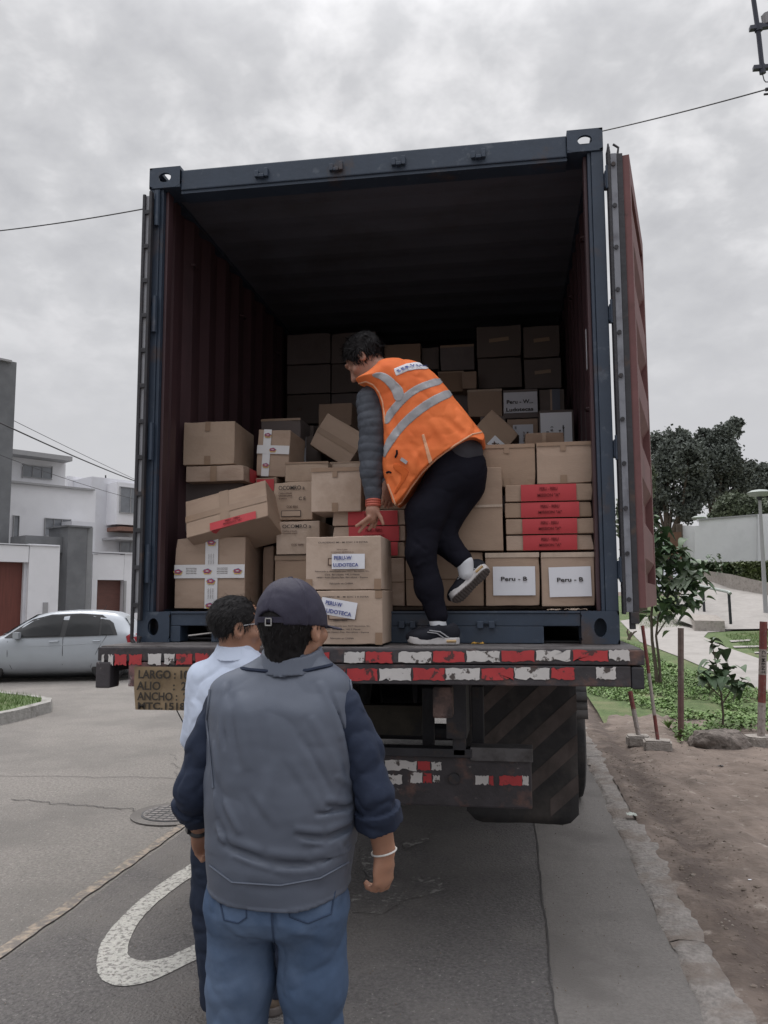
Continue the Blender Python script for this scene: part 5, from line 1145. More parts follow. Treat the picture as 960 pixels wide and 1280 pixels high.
# ---------------------------------------------------------------- man in the pale shirt, beyond
def person_shirt():
    Y = -.85; c = V3((-.388, Y, 1.528)); th = math.radians(56); R = frame((math.sin(th), math.cos(th), .02), (0, 0, 1)); s = 1.03
    shL, shR = V3((-.520, Y, 1.33)), V3((-.22, Y, 1.335)); elL, elR = V3((-.548, Y+.01, 1.09)), V3((-.16, Y, 1.09)); wrL, wrR = V3((-.50, Y+.16, .95)), V3((-.19, Y+.15, .95))
    legs = (([-.46, Y, .88], [-.487, Y+.02, .48], [-.45, Y+.03, .10]), ([-.30, Y, .88], [-.285, Y+.06, .48], [-.262, Y+.16, .10]))
    def hf(z, y): z = V3(z)/np.linalg.norm(z); y = V3(y)-z*(V3(y)@z); y /= np.linalg.norm(y); return np.stack([np.cross(y, z), y, z])
    def body(p):
        d = loft(p, None, np.array([[-.38, Y, .82], [-.38, Y, 1.1], [-.38, Y, 1.33], [-.385, Y, 1.42]]), np.array([.155, .165, .165, .06]), np.array([.11, .13, .10, .055]))
        d = smin(d, chain(p, [V3((-.385, Y, 1.34)), V3((-.392, Y, 1.43)), c+V3((0, 0, -.03))], [.08, .062, .062]), .05); d = smin(d, head_sdf(p, c, R, s), .02)
        for sh, el, wr, ts in ((shL, elL, wrL, 1), (shR, elR, wrR, -1)): d = smin(d, chain(p, [sh, el, wr], [.053, .042, .028]), .03); d = smin(d, hand_sdf(p, wr, hf((0, .4, -.6), (ts, 0, 0)), .9, .7, ts), .012)
        for L_ in legs: d = smin(d, chain(p, [V3(x) for x in L_]+[V3(L_[2])+V3((0, .12, -.05))], [.075, .052, .038, .03]), .03)
        return d
    root = sdf_obj('person', body, (-.75, -1.05, -.02), (.0, -.4, 1.72), .0045, M['skin2']); tag(root, 'grey-haired man in pale blue shirt standing beyond the man in the cap, face in profile', 'person')
    zs = [.90, 1.0, 1.15, 1.28, 1.345, 1.385, 1.42, 1.455]; wd = [.17, .178, .182, .178, .165, .13, .10, .066]; dp = [.14, .15, .15, .13, .11, .09, .075, .065]; cxs = [-.38, -.38, -.38, -.382, -.384, -.386, -.388, -.39]
    ax = np.array([[x, Y, z] for x, z in zip(cxs, zs)])
    def shirt(p):
        d = loft(p, None, ax, np.array(wd), np.array(dp), pw=2.4)
        for sh, el, wr in ((shL, elL, wrL), (shR, elR, wrR)): d = smin(d, chain(p, [sh, el, el+(wr-el)*.85], [.068, .060, .044], .02), .025)
        d = d+crease(p, 18, .010, (1, 1, .8), 31)+.001*wob(p, 70, 32); d = d+fold(p, (-.52, Y-.13, 1.37), (-.56, Y-.1, 1.1), .012, .007)+fold(p, (-.47, Y-.12, 1.40), (-.52, Y-.13, 1.2), .012, -.006)
        return d
    so = sdf_obj('shirt', shirt, (-.75, -1.1, .88), (.0, -.5, 1.47), .005, M['shirt'], root)
    def collar(p):
        q = p-V3((-.39, Y, 1.445)); q[:, 2] -= q[:, 1]*.2; r_ = np.sqrt((q[:, 0]/.078)**2+(q[:, 1]/.078)**2); d = np.abs((r_-1)*.078+q[:, 2]*.45)-.004; return np.maximum(d, np.abs(q[:, 2])-.024)
    sdf_obj('collar', collar, (-.55, -1.0, 1.38), (-.25, -.7, 1.52), .0035, M['shirt'], so)
    def jeans(p):
        d = loft(p, None, np.array([[-.38, Y, .76], [-.38, Y, .85], [-.38, Y, .95]]), np.array([.165, .17, .16]), np.array([.12, .125, .12]))
        for L_ in legs: d = smin(d, chain(p, [V3(x) for x in L_], [.092, .074, .066]), .03)
        return np.maximum(d+crease(p, 20, .011, (1, 1, 1), 41), .07-p[:, 2])
    sdf_obj('jeans', jeans, (-.75, -1.1, .0), (.0, -.4, .98), .006, M['jeans2'], root)
    for L_ in legs: shoe_parts(root, (L_[2][0], L_[2][1]-.06, .006), frame((.1, 1, 0), (0, 0, 1)), 1.05, M['boot'], M['soledark'], M['soledark'], .006, True)
    def hairf(p):
        q = (p-c) @ R.T/s; d = ell(q, (0, -.014, .040), (.084, .102, .090)); d = smax(d, -ell(q, (0, .145, -.035), (.12, .115, .14)), .012); d = smax(d, -(q[:, 2]+.045+.02*(q[:, 1] < -.02)), .008)
        d = smax(d, -ell(q, (.09, .025, -.05), (.035, .045, .065)), .008); d = smax(d, -ell(q, (-.09, .025, -.05), (.035, .045, .065)), .008); return (d+.003*wob(p, 90, 6))*s
    ho = sdf_obj('hair', hairf, c-.17, c+.17, .0035, M['hairgrey'], root)
    hair_cards('hair_strands', hairf, R, c, s, 2600, .024, M['hairgrey'], ho, lambda q: q[:, 2] > -.06, lambda q: np.stack([q[:, 0]*2, -.6+0*q[:, 0], -.5-(q[:, 2] < .03)*1.2], 1), 9, .0011, .5)
    W = lambda v: Vector(c+(np.array(v)*s)@R)
    MB().tube([W((.080, -.0, .012)), W((.078, .04, .016)), W((.066, .092, .018))], .0022, 6).tube([W((.066+.0, .10, .030)), W((.03, .114, .032)), W((.008, .112, .016))], .0015, 5).tube([W((.066, .10, .030)), W((.066, .10, .0)), W((.04, .112, -.006)), W((.012, .114, .005))], .0015, 5).build('glasses', M['reflect'], root, True)
    return root
# ---------------------------------------------------------------- worker bending over on the deck
def poly2d(x, z, pts):
    pts = np.array(pts); d = np.full(len(x), 1e9); s_ = np.ones(len(x)); n = len(pts); j = n-1
    for i in range(n):
        e = pts[j]-pts[i]; wx, wz = x-pts[i, 0], z-pts[i, 1]; t = np.clip((wx*e[0]+wz*e[1])/(e@e), 0, 1); bx_, bz = wx-e[0]*t, wz-e[1]*t; d = np.minimum(d, bx_*bx_+bz*bz)
        c1 = z >= pts[i, 1]; c2 = z < pts[j, 1]; c3 = e[0]*wz > e[1]*wx; fl = (c1 & c2 & c3) | (~c1 & ~c2 & ~c3); s_ = np.where(fl, -s_, s_); j = i
    return s_*np.sqrt(d)
class Poly:
    """signed distance to a 2-D outline, looked up on a fine grid"""
    def __init__(s, pts, pad=.5, h=.004):
        pts = np.array(pts); s.lo = pts.min(0)-pad; n = ((pts.max(0)-pts.min(0)+2*pad)/h).astype(int)+2; s.h = h; s.n = n
        X_, Z_ = np.meshgrid(s.lo[0]+np.arange(n[0])*h, s.lo[1]+np.arange(n[1])*h, indexing='ij'); s.g = poly2d(X_.ravel(), Z_.ravel(), pts).reshape(n).astype(np.float32)
    def __call__(s, x, z):
        u = np.clip((x-s.lo[0])/s.h, 0, s.n[0]-1.001); v = np.clip((z-s.lo[1])/s.h, 0, s.n[1]-1.001); i = u.astype(int); j = v.astype(int); fu, fv = u-i, v-j; g = s.g
        return g[i, j]*(1-fu)*(1-fv)+g[i+1, j]*fu*(1-fv)+g[i, j+1]*(1-fu)*fv+g[i+1, j+1]*fu*fv
def smoothpoly(pts, k=3):
    pts = np.array(pts, float)
    for _ in range(k): q = np.roll(pts, -1, 0); pts = np.stack([.75*pts+.25*q, .25*pts+.75*q], 1).reshape(-1, 2)
    return pts
def person_worker():
    Y = -.13
    def zp(x, y): return (420+x/3.2, 420+y/3.2)
    def w2(pts, Yv=Y): o = []; [o.append((lambda v: (v.x, v.z))(atY(*zp(*q), Yv))) for q in pts]; return o
    c = P((457.5, 450), -.01); R = frame((-.74, .20, -.60), (-.55, .12, .80)); s = 1.0
    shL = P((465, 497), -.14); elL = P((465, 556), -.16); wrL = P((466.5, 626), -.17); shR = V3((.33, .14, 2.70)); elR = V3((.22, .17, 2.45)); wrR = V3((.10, .06, 2.23))
    pel = V3((.455, -.02, 2.25)); chest = V3((.20, -.04, 2.62)); nk = V3((.10, -.02, 2.76))
    hpL, thL, knL, cfL, anL = P((560, 598), -.04), P((532, 642), -.10), P((526, 690), -.13), P((536, 735), -.12), P((547, 777), -.12)
    hpR, knR, anR = V3((.48, .03, 2.25)), P((548, 668), .0), P((581, 703), -.05)
    fingers = [([(461, 647), (453, 653), (445.5, 657.5)], -.20), ([(463, 649), (455, 657), (449, 665)], -.185), ([(467, 650), (464, 658), (461.5, 661.5)], -.165), ([(470, 648), (469, 655), (468, 659)], -.15), ([(471, 639), (476, 647), (479, 655)], -.19)]
    def body(p):
        d = chain(p, [pel, V3((.34, -.04, 2.45)), chest, nk, c+V3((.03, 0, -.02))], [.085, .09, .11, .07, .06], .06); d = smin(d, head_sdf(p, c, R, s), .02)
        d = smin(d, chain(p, [chest, shL, elL, wrL], [.08, .055, .042, .026]), .03); d = smin(d, chain(p, [chest, shR, elR, wrR], [.08, .055, .042, .028]), .03)
        d = smin(d, chain(p, [pel, hpL, thL, knL, cfL, anL], [.07, .065, .065, .05, .045, .030]), .03); d = smin(d, chain(p, [pel, hpR, knR, anR], [.07, .065, .05, .032]), .03)
        d = smin(d, chain(p, [anL, V3((anL[0]-.0, anL[1], ZB+.045))], [.029, .024]), .02); d = smin(d, chain(p, [anR, P((581, 716), -.045)], [.033, .026]), .02)
        hd = chain(p, [wrL, P((466, 638), -.175), P((465, 647), -.175)], [.024, .030, .026], .02)
        for pts, yy in fingers: q = [P(a, yy) for a in pts]; hd = smin(hd, chain(p, [P((467, 640), -.175)]+q, [.014, .0115, .0095, .0075], .004), .006)
        d = smin(d, hd, .012); d = smin(d, hand_sdf(p, wrR, frame((0, 0, -1.), (-.4, .9, 0))[[0, 2, 1]], .9, .5, 1), .012); return d
    root = sdf_obj('person', body, (-.14, -.36, 1.38), (.76, .36, 2.98), .0042, M['skin3']); tag(root, 'worker in orange reflective vest and black trousers, bending on one leg over the boxes', 'person')
    # jacket: quilted sleeves
    def sleeve(p):
        def one(pts, rs):
            d = chain(p, pts, rs, .02); a, b = pts[0], pts[-1]; ax_ = (b-a)/np.linalg.norm(b-a); t = (p-a)@ax_+.012*wob(p, 14, 51)
            return d-.0035*np.abs(np.sin(t*math.pi/.040))**.7+crease(p, 24, .006, (1, 1, 1.4), 52)+.002*wob(p, 50, 53)
        d = one([P((464, 501), -.14), P((467, 530), -.15), P((465.5, 560), -.155), P((464.5, 590), -.165), P((466, 619), -.17)], [.072, .070, .062, .054, .038])
        e_ = one([shR, elR, elR+(wrR-elR)*.9], [.075, .06, .042]); d = np.minimum(d, e_); return d
    jk = sdf_obj('jacket_sleeve', sleeve, (-.14, -.4, 2.0), (.56, .36, 2.86), .004, M['slate'], root)
    vp = smoothpoly(w2([(83, 192), (150, 148), (190, 96), (300, 92), (385, 130), (450, 205), (500, 270), (560, 345), (594, 382), (590, 425), (548, 402), (470, 448), (380, 515), (320, 580), (275, 650), (238, 688), (225, 640), (206, 590), (188, 540), (196, 440), (186, 300), (150, 215), (100, 195)]), 2); vcut = Poly(vp)
    vp = Poly(smoothpoly(w2([(83, 192), (150, 148), (190, 96), (300, 92), (385, 130), (450, 205), (500, 270), (560, 345), (600, 375), (650, 440), (620, 520), (540, 570), (460, 640), (400, 700), (340, 770), (250, 790), (215, 700), (196, 590), (186, 540), (196, 440), (186, 300), (150, 215), (100, 195)]), 2))
    def yc(p): return -.115+.27*(p[:, 0]-.15)
    def vest0(p):
        q2 = p+0; d2 = vp(p[:, 0], p[:, 2]); Rr, T0 = .12, .155
        y_ = yc(p); sl_ = np.clip((2.35-p[:, 2])/.25, 0, 1); T = T0*(1-.25*sl_)
        g = (np.sqrt((np.maximum(Rr+d2, 0)/Rr)**2.3+(np.abs(p[:, 1]-y_)/T)**2.3+1e-9)-1)*np.minimum(Rr, T); return np.where(np.sqrt((np.maximum(Rr+d2, 0)/Rr)**2+((p[:, 1]-y_)/T)**2) < 0, g, g)*.8
    FW = []
    FQ = [(190, 300, 230, 420, .012, .007), (215, 280, 250, 400, .010, -.006), (200, 520, 330, 600, .012, .006), (230, 440, 320, 560, .014, .007), (300, 420, 350, 520, .014, -.005), (480, 290, 560, 370, .016, .006), (430, 320, 520, 400, .014, -.006), (380, 330, 440, 440, .016, .006), (260, 560, 250, 660, .010, .007), (215, 560, 240, 650, .010, -.007), (330, 150, 420, 220, .016, -.005), (210, 110, 260, 200, .012, .006), (540, 370, 500, 430, .012, .006), (330, 450, 300, 560, .012, .006)]
    for q, a, b in zip(FQ, hits([zp(q[0], q[1]) for q in FQ], vest0, 2.5, 6), hits([zp(q[2], q[3]) for q in FQ], vest0, 2.5, 6)):
        if a is not None and b is not None: FW.append((np.array(a), np.array(b), q[4]*1.1, q[5]*1.5))
    def vest(p):
        d = vest0(p)
        for a, b, w_, am in FW: d = d+fold(p, a, b, w_*1.1, am*1.1)
        d = d+crease(p, 13, .009, (1, 1, 1), 61)+.0008*wob(p, 60, 62)
        d = np.maximum(d, vcut(p[:, 0], p[:, 2]))
        # open under-side so the hem reads as cloth
        return d
    vo = sdf_obj('vest', vest, (-.05, -.42, 2.0), (.68, .34, 2.92), .0042, M['orange'], root)
    def band(name, pts, m, off=.0022, h=.0032, smooth_=1, par=None):
        pp = Poly(smoothpoly(w2(pts, Y-.10), smooth_), .6, .006)
        def f(p): dd = vest(p)-off; k = ray_to_plane(p); return np.maximum(np.maximum(dd, -(dd+.006)), np.maximum(pp(k[:, 0], k[:, 1]), p[:, 1]-(yc(p)+.0)))
        return sdf_obj(name, f, (-.05, -.42, 2.0), (.68, .2, 2.92), h, m, par or vo, margin=2.)
    def ray_to_plane(p):      # foreshortening between the surface and the plane the outline was measured on
        d = p-CAM; t = (Y-.10-CAM[1])/d[:, 1]; return np.stack([CAM[0]+d[:, 0]*t, CAM[2]+d[:, 2]*t], 1)
    band('reflective_band', [(192, 318), (235, 262), (275, 226), (330, 190), (415, 163), (436, 190), (350, 214), (300, 244), (250, 294), (200, 366)], M['reflect'])
    band('reflective_band', [(190, 430), (240, 358), (300, 298), (370, 248), (455, 208), (478, 236), (400, 272), (330, 320), (265, 380), (215, 452), (188, 500)], M['reflect'])
    band('reflective_band', [(134, 158), (170, 142), (205, 151), (240, 180), (275, 218), (262, 262), (236, 262), (222, 218), (185, 176)], M['reflect'], .0034)
    band('pale_tab', [(342, 396), (352, 390), (388, 508), (372, 514)], M['piping'], .003, .0028, 0)
    band('pocket_flap', [(232, 505), (292, 535), (288, 560), (238, 636), (228, 630), (270, 560), (225, 530)], clothmat('darker_orange_pocket', (.62, .13, .03)), .005, .0032, 1)
    band('name_patch', [(230, 132), (232, 130), (300, 103), (372, 108), (382, 132), (300, 134), (242, 160), (240, 160)], M['paper'], .003, .003, 1)
    # lettering follows the patch
    tx = 'SERVICIO'; lo_ = hitline([(zp(242, 146)), (zp(300, 121)), (zp(372, 122))], vest, 12, .004); cum = [0]
    for a, b in zip(lo_, lo_[1:]): cum.append(cum[-1]+(b-a).length)
    def along(t): t *= cum[-1]; i = min(max(np.searchsorted(cum, t)-1, 0), len(lo_)-2); u = (t-cum[i])/(cum[i+1]-cum[i]+1e-9); return lo_[i].lerp(lo_[i+1], u), (lo_[i+1]-lo_[i]).normalized()
    for i, ch in enumerate(tx):
        q, tn = along((i+.5)/len(tx)); nn = Vector((-.1, -.75, .65)).normalized(); up = nn.cross(tn).normalized(); nn = tn.cross(up); 
        o = text_parts(ch, .036, 'printed_letter', M['inkblue'], vo, (0, 0, 0), bold=.0008); mm = Matrix((tn, up, nn)).transposed().to_4x4(); mm.translation = q+nn*.005; o.matrix_local = mm
    tl = hitline([zp(86, 192), zp(120, 182), zp(150, 196), zp(172, 225), zp(186, 262), zp(193, 310), zp(196, 350)], lambda p: np.minimum(vest(p), sleeve(p)), 6, .001)
    if len(tl) > 4: MB().tube(tl, .004, 6).build('armhole_piping', M['piping'], vo, True)
    hl = hitline([zp(*q) for q in [(590, 383), (545, 393), (470, 440), (400, 492), (345, 545), (300, 605), (262, 665), (240, 682), (228, 645), (207, 592)]], vest, 6, .001)
    if len(hl) > 4: MB().tube(hl, .0045, 6).build('hem_piping', M['piping'], vo, True)
    q = hit(zp(272, 500), vest, 2.5, 6); MB().obox(q, (.014, 0, -.010), (0, -.008, 0), (.004, 0, .007)).build('pocket_clip', M['reflect'], vo)
    for pts in ([(236, 488), (244, 470), (243, 455)], [(200, 548), (212, 543), (222, 548)]):
        tl = hitline([zp(*a) for a in pts], vest, 5, .0)
        if len(tl) > 3: MB().tube(tl, [.001]+[.005]*(len(tl)-2)+[.001], 6).build('pocket_opening', M['blackcloth'], vo, True)
    # sweater hem below the vest
    def sweat(p): return chain(p, [V3((.475, -.02, 2.36)), V3((.44, -.02, 2.42)), V3((.34, -.05, 2.47))], [.112, .118, .118], .03)+.004*wob(p, 30, 71)
    sdf_obj('sweater', sweat, (.1, -.3, 2.12), (.68, .2, 2.6), .005, M['greyshirt'], root)
    def trous(p):
        a = chain(p, [V3((.50, -.01, 2.30)), hpL, thL, knL, cfL, anL+V3((0, 0, .03))], [.09, .112, .096, .070, .061, .048], .035)
        b = chain(p, [V3((.50, .02, 2.30)), V3((.48, .03, 2.22)), knR, anR+(knR-anR)*.12], [.10, .11, .078, .050], .035)
        d = smin(a, b, .025); d = smin(d, ell(p, (.475, -.02, 2.27), (.125, .115, .12)), .03); d = smin(d, cap(p, (.45, -.02, 2.26), (.37, -.04, 2.38), .118, .112), .02)
        d = d+crease(p, 16, .006, (1, 1, 1.2), 81)
        for A, B, w_, am in [(P((530, 680), -.2), P((508, 700), -.2), .012, .008), (P((512, 672), -.2), P((535, 690), -.2), .012, -.008), (P((532, 700), -.2), P((514, 712), -.2), .010, .007), (P((560, 650), -.2), P((590, 610), -.2), .014, .008), (P((530, 600), -.24), P((590, 575), -.24), .012, .007), (P((520, 640), -.24), P((560, 620), -.24), .014, -.006), (P((535, 760), -.2), P((556, 752), -.2), .010, .008), (P((540, 772), -.2), P((558, 764), -.2), .010, .008)]: d = d+fold(p, A, B, w_, am)
        return d
    sdf_obj('trousers', trous, (.1, -.34, 1.46), (.74, .3, 2.48), .0045, M['blackcloth'], root)
    sdf_obj('sock', lambda p: cap(p, anL, V3((anL[0]+.010, anL[1], ZB+.07)), .040, .037), (.25, -.25, 1.42), (.5, .1, 1.7), .004, M['sock'], root)
    sdf_obj('sock', lambda p: cap(p, anR, P((583, 716), -.048), .042, .039), (.36, -.25, 1.6), (.66, .15, 1.95), .004, M['sock'], root)
    shoe_parts(root, P((574.5, 803), -.13)*V3((1, 1, 0))+V3((0, 0, ZB+.003)), frame((-1, -.04, 0), (0, 0, 1)), 1.0, M['shoe'], M['sole'], M['soledark'])
    dn = V3((.66, -.45, -.50)); fw = P((566, 746), -.02)-P((611, 703), -.02); shoe_parts(root, P((612, 711), -.05), frame(fw, -dn), .98, M['shoe'], M['sole'], M['soledark'])
    # red wristband
    ax_ = Vector(P((466, 638), -.175)-P((466, 622), -.17)).normalized(); a = ax_.orthogonal().normalized(); b = ax_.cross(a); cc = Vector(P((466.5, 629), -.171))
    wb = MB()
    for dz_ in (-.012, 0, .012): wb.tube([cc+ax_*dz_+(a*math.cos(2*math.pi*i/20)+b*math.sin(2*math.pi*i/20))*.032 for i in range(21)], .008, 6, cap=False)
    wb.build('wristband', M['bandred'], root, True)
    # hair
    def hairf(p):
        q = (p-c) @ R.T/s; d = ell(q, (0, -.016, .048), (.090, .108, .098)); d = smax(d, -ell(q, (0, .150, -.03), (.12, .115, .125)), .015); d = smax(d, -(q[:, 2]+.045-.2*np.minimum(q[:, 1]+.03, 0)), .01)
        for sx in (-1, 1): d = smax(d, -ell(q, (sx*.095, .0, -.045), (.035, .055, .058)), .008)
        return (d+.004*wob(p, 60, 91))*s
    ho = sdf_obj('hair', hairf, c-.18, c+.18, .0038, M['hairblk'], root)
    hair_cards('hair_strands', hairf, R, c, s, 2400, .040, M['hairblk'], ho, lambda q: q[:, 2] > -.04, lambda q: np.stack([q[:, 0]*3, .4+0*q[:, 0], .2-(q[:, 2] < .04)*1.5], 1), 13, .0016, .7)
    return root
import time as _t
t0 = _t.time(); person_cap(); t1 = _t.time(); person_shirt(); t2 = _t.time(); person_worker(); print('people', t1-t0, t2-t1, _t.time()-t2)
# ================================================================== LEFT: car, traffic island, houses, wires
M['silver'] = mat('silver_blue_paint', (.36, .385, .42), .32, .04, 3, metal=.25, spec=.6); M['glass'] = mat('dark_car_glass', (.012, .013, .015), .2, .1, 2, spec=.3); M['glasslt'] = mat('pale_car_glass', (.22, .24, .25), .08, .1, 2, spec=1.)
M['blacktrim'] = mat('black_trim', (.02, .02, .022), .6, .2); M['taillens'] = mat('red_tail_light', (.28, .012, .02), .2, .1); M['hubcap'] = mat('wheel_trim', (.25, .26, .28), .35, .1); M['seat'] = mat('car_seat_fabric', (.06, .055, .05), .9, .1)
def make_car(pos, ang):
    """hatchback; local +X = forward, +Y = left, length 3.9 m"""
    root = empty('parked_car', pos, ang); tag(root, 'silver hatchback parked broadside on the cross street, behind the trailer corner', 'car')
    # x, sill z, belt z, roof z (or hood), half width low, belt half width, roof half width
    ST = [(-1.93, .42, .78, .80, .66, .66, .60), (-1.88, .30, .93, .98, .74, .74, .66), (-1.72, .24, .97, 1.16, .80, .80, .62), (-1.50, .22, .975, 1.385, .82, .81, .58), (-1.10, .20, .965, 1.475, .83, .82, .59), (-.55, .19, .95, 1.50, .83, .82, .60), (.05, .19, .935, 1.485, .83, .82, .60),
          (.40, .19, .925, 1.41, .83, .82, .59), (.72, .19, .915, 1.22, .83, .815, .60), (1.02, .20, .905, .985, .83, .80, .66), (1.35, .22, .84, .90, .82, .77, .62), (1.68, .25, .74, .81, .78, .71, .56), (1.88, .30, .62, .68, .68, .62, .50), (1.95, .36, .50, .53, .58, .54, .46)]
    bm = bmesh.new(); rings = []
    def sect(s_):
        x, zs_, zb_, zr, wl, wb, wr = s_
        return [(x, -wl*.86, zs_), (x, -wl, zs_+.12), (x, -wl-.01, (zs_+zb_)/2+.06), (x, -wb, zb_), (x, -(wb*.55+wr*.45), zb_+(zr-zb_)*.5), (x, -wr, zr-.035), (x, -wr*.72, zr), (x, 0, zr+.012)]
    for s_ in ST:
        h_ = sect(s_); ring = h_+[(a[0], -a[1], a[2]) for a in h_[-2::-1]]; rings.append([bm.verts.new(v) for v in ring])
    for a, b in zip(rings, rings[1:]):
        for i in range(len(a)-1): bm.faces.new((a[i], a[i+1], b[i+1], b[i]))
        bm.faces.new((a[-1], a[0], b[0], b[-1]))
    bm.faces.new(rings[0]); bm.faces.new(rings[-1][::-1]); bmesh.ops.recalc_face_normals(bm, faces=bm.faces[:])
    bmesh.ops.subdivide_edges(bm, edges=bm.edges[:], cuts=1, use_grid_fill=True, smooth=.6)
    # cut the wheel arches
    me = bpy.data.meshes.new('body'); bm.to_mesh(me); bm.free(); me.materials.append(M['silver']); me.polygons.foreach_set('use_smooth', [True]*len(me.polygons))
    body = bpy.data.objects.new('body', me); COL.objects.link(body); body.parent = root
    AXX = (-1.22, 1.22)
    cut = MB()
    for x in AXX:
        for sy in (-1, 1): cut.tube([(x, sy*.58, .31), (x, sy*1.0, .31)], .345, 28)
    co = cut.build('cut', M['blacktrim']); md = body.modifiers.new('b', 'BOOLEAN'); md.object = co; md.operation = 'DIFFERENCE'; md.solver = 'EXACT'
    bpy.context.view_layer.update(); ev = body.evaluated_get(bpy.context.evaluated_depsgraph_get()); nm = bpy.data.meshes.new_from_object(ev); body.modifiers.clear(); body.data = nm; bpy.data.objects.remove(co)
    nm.set_sharp_from_angle(angle=math.radians(40))
    def side(x, z, sy, off):        # point on the body side
        for a, b in zip(ST, ST[1:]):
            if a[0] <= x <= b[0]: u = (x-a[0])/(b[0]-a[0]); s_ = [a[i]+(b[i]-a[i])*u for i in range(7)]; break
        h_ = sect(s_); P_ = [(q[1], q[2]) for q in h_[:6]]
        for p, q in zip(P_, P_[1:]):
            if p[1] <= z <= q[1]: v = (z-p[1])/(q[1]-p[1]+1e-9); return Vector((x, sy*(-(p[0]+(q[0]-p[0])*v)+off), z))
        return Vector((x, sy*(-P_[-1][0]+off), z))
    def panel(name, pts, sy, m, off, par=None, thick=.004):
        n = len(pts); c_ = (sum(p[0] for p in pts)/n, sum(p[1] for p in pts)/n); mb = MB()
        P_ = [side(*p, sy, off) for p in pts]; K = 4
        ringsP = [[side(c_[0]+(p[0]-c_[0])*k/K, c_[1]+(p[1]-c_[1])*k/K, sy, off) for p in sum([[(a[0]+(b[0]-a[0])*j/4, a[1]+(b[1]-a[1])*j/4) for j in range(4)] for a, b in zip(pts, pts[1:]+pts[:1])], [])] for k in range(1, K+1)]
        N_ = len(ringsP[0]); vs = [side(*c_, sy, off)]+[v for r in ringsP for v in r]; fs = [(0, 1+i, 1+(i+1) % N_) for i in range(N_)]
        for k in range(K-1): fs += [(1+k*N_+i, 1+(k+1)*N_+i, 1+(k+1)*N_+(i+1) % N_, 1+k*N_+(i+1) % N_) for i in range(N_)]
        mb.add(vs, fs); return mb.build(name, m, par or body, True)
    def line(name, pts, sy, m, off, r, par=None):
        q = []
        for a, b in zip(pts, pts[1:]): q += [side(a[0]+(b[0]-a[0])*j/6, a[1]+(b[1]-a[1])*j/6, sy, off) for j in range(6)]
        q.append(side(*pts[-1], sy, off)); return MB().tube(q, r, 5).build(name, m, par or body, True)
    for sy in (-1, 1):
        panel('window_surround', [(-1.42, .985), (-1.30, 1.24), (-1.02, 1.415), (-.5, 1.45), (.10, 1.43), (.45, 1.33), (.78, 1.08), (.93, .945), (.4, .945), (-.6, .965)], sy, M['blacktrim'], .022)
        fw = panel('front_window', [(-.10, .985), (-.14, 1.40), (.10, 1.40), (.42, 1.30), (.72, 1.07), (.78, .965)], sy, M['glass'], .030)
        panel('rear_window', [(-.98, .99), (-.98, 1.36), (-.60, 1.415), (-.26, 1.415), (-.20, .985)], sy, M['glass'], .030)
        panel('quarter_glass', [(-1.32, 1.00), (-1.22, 1.19), (-1.03, 1.34), (-1.03, .995)], sy, M['glass'], .030)
        for nm_, pts in (('door_seam', [(-.18, 1.44), (-.16, .9), (-.17, .26)]), ('door_seam', [(.86, .93), (.84, .5), (.74, .26)]), ('door_seam', [(-1.18, 1.36), (-1.16, .96), (-.98, .70), (-.86, .45), (-.80, .26)]), ('door_seam', [(-.84, .26), (.76, .26)]), ('crease', [(-1.7, .84), (-.8, .80), (.3, .76), (1.2, .73)])):
            line(nm_, pts, sy, M['blacktrim'] if nm_ == 'door_seam' else M['silver'], .006 if nm_ == 'door_seam' else .004, .005 if nm_ == 'door_seam' else .009)
        for x in (.02, -.92): a = side(x+.06, .86, sy, .035); b = side(x-.10, .865, sy, .035); MB().tube([a-Vector((0, sy*.02, 0)), a, b, b-Vector((0, sy*.02, 0))], .013, 6).build('door_handle', M['silver'], body, True)
        MB().obox(Vector((.66, sy*.93, 1.0)), (.05, 0, 0), (0, .10, 0), (0, 0, .065)).build('wing_mirror', M['silver'], body)
        MB().obox(Vector((.70, sy*.86, .96)), (.03, 0, 0), (0, .06, 0), (0, 0, .02)).build('mirror_stalk', M['blacktrim'], body)
        panel('tail_light', [(-1.90, .80), (-1.90, 1.00), (-1.74, 1.02), (-1.62, .95), (-1.66, .82)], sy, M['taillens'], .018)
        for x in AXX:
            wl = MB(); n = 36; prof = [(.10, .20), (.10, .285), (.075, .31), (-.075, .31), (-.10, .285), (-.10, .2)]; vs = []
            for k in range(n): a = 2*math.pi*k/n; vs += [(x+math.cos(a)*r, sy*(.73+dy), .31+math.sin(a)*r) for dy, r in prof]
            p_ = len(prof); wl.add(vs, [(k*p_+i, k*p_+i+1, ((k+1) % n)*p_+i+1, ((k+1) % n)*p_+i) for k in range(n) for i in range(p_-1)])
            w_ = wl.build('wheel', M['tyre'], root, True); rm = MB(); rm.tube([(x, sy*.72, .31), (x, sy*.80, .31)], [.205, .20], 24)
            r_ = rm.build('rim', M['hubcap'], w_, True); sp = MB()
            for k in range(6): a = 2*math.pi*(k+.5)/6; sp.obox((x+math.cos(a)*.12, sy*.802, .31+math.sin(a)*.12), (math.cos(a)*.055, 0, math.sin(a)*.055), (0, .004, 0), (-math.sin(a)*.03, 0, math.cos(a)*.03))
            sp.build('rim_hole', M['blacktrim'], r_)
    rg = MB().add([(-1.66, -.56, 1.19), (-1.66, .56, 1.19), (-1.525, .50, 1.375), (-1.525, -.50, 1.375)], [(0, 1, 2, 3)]); 
    rg = MB().grid(lambda u, v: (-1.755+.215*v-.03+.02*abs(u-.5)*2, (u-.5)*2*(.66-.12*v), 1.07+.31*v), 8, 4); rg.build('rear_glass', M['glasslt'], body, True)
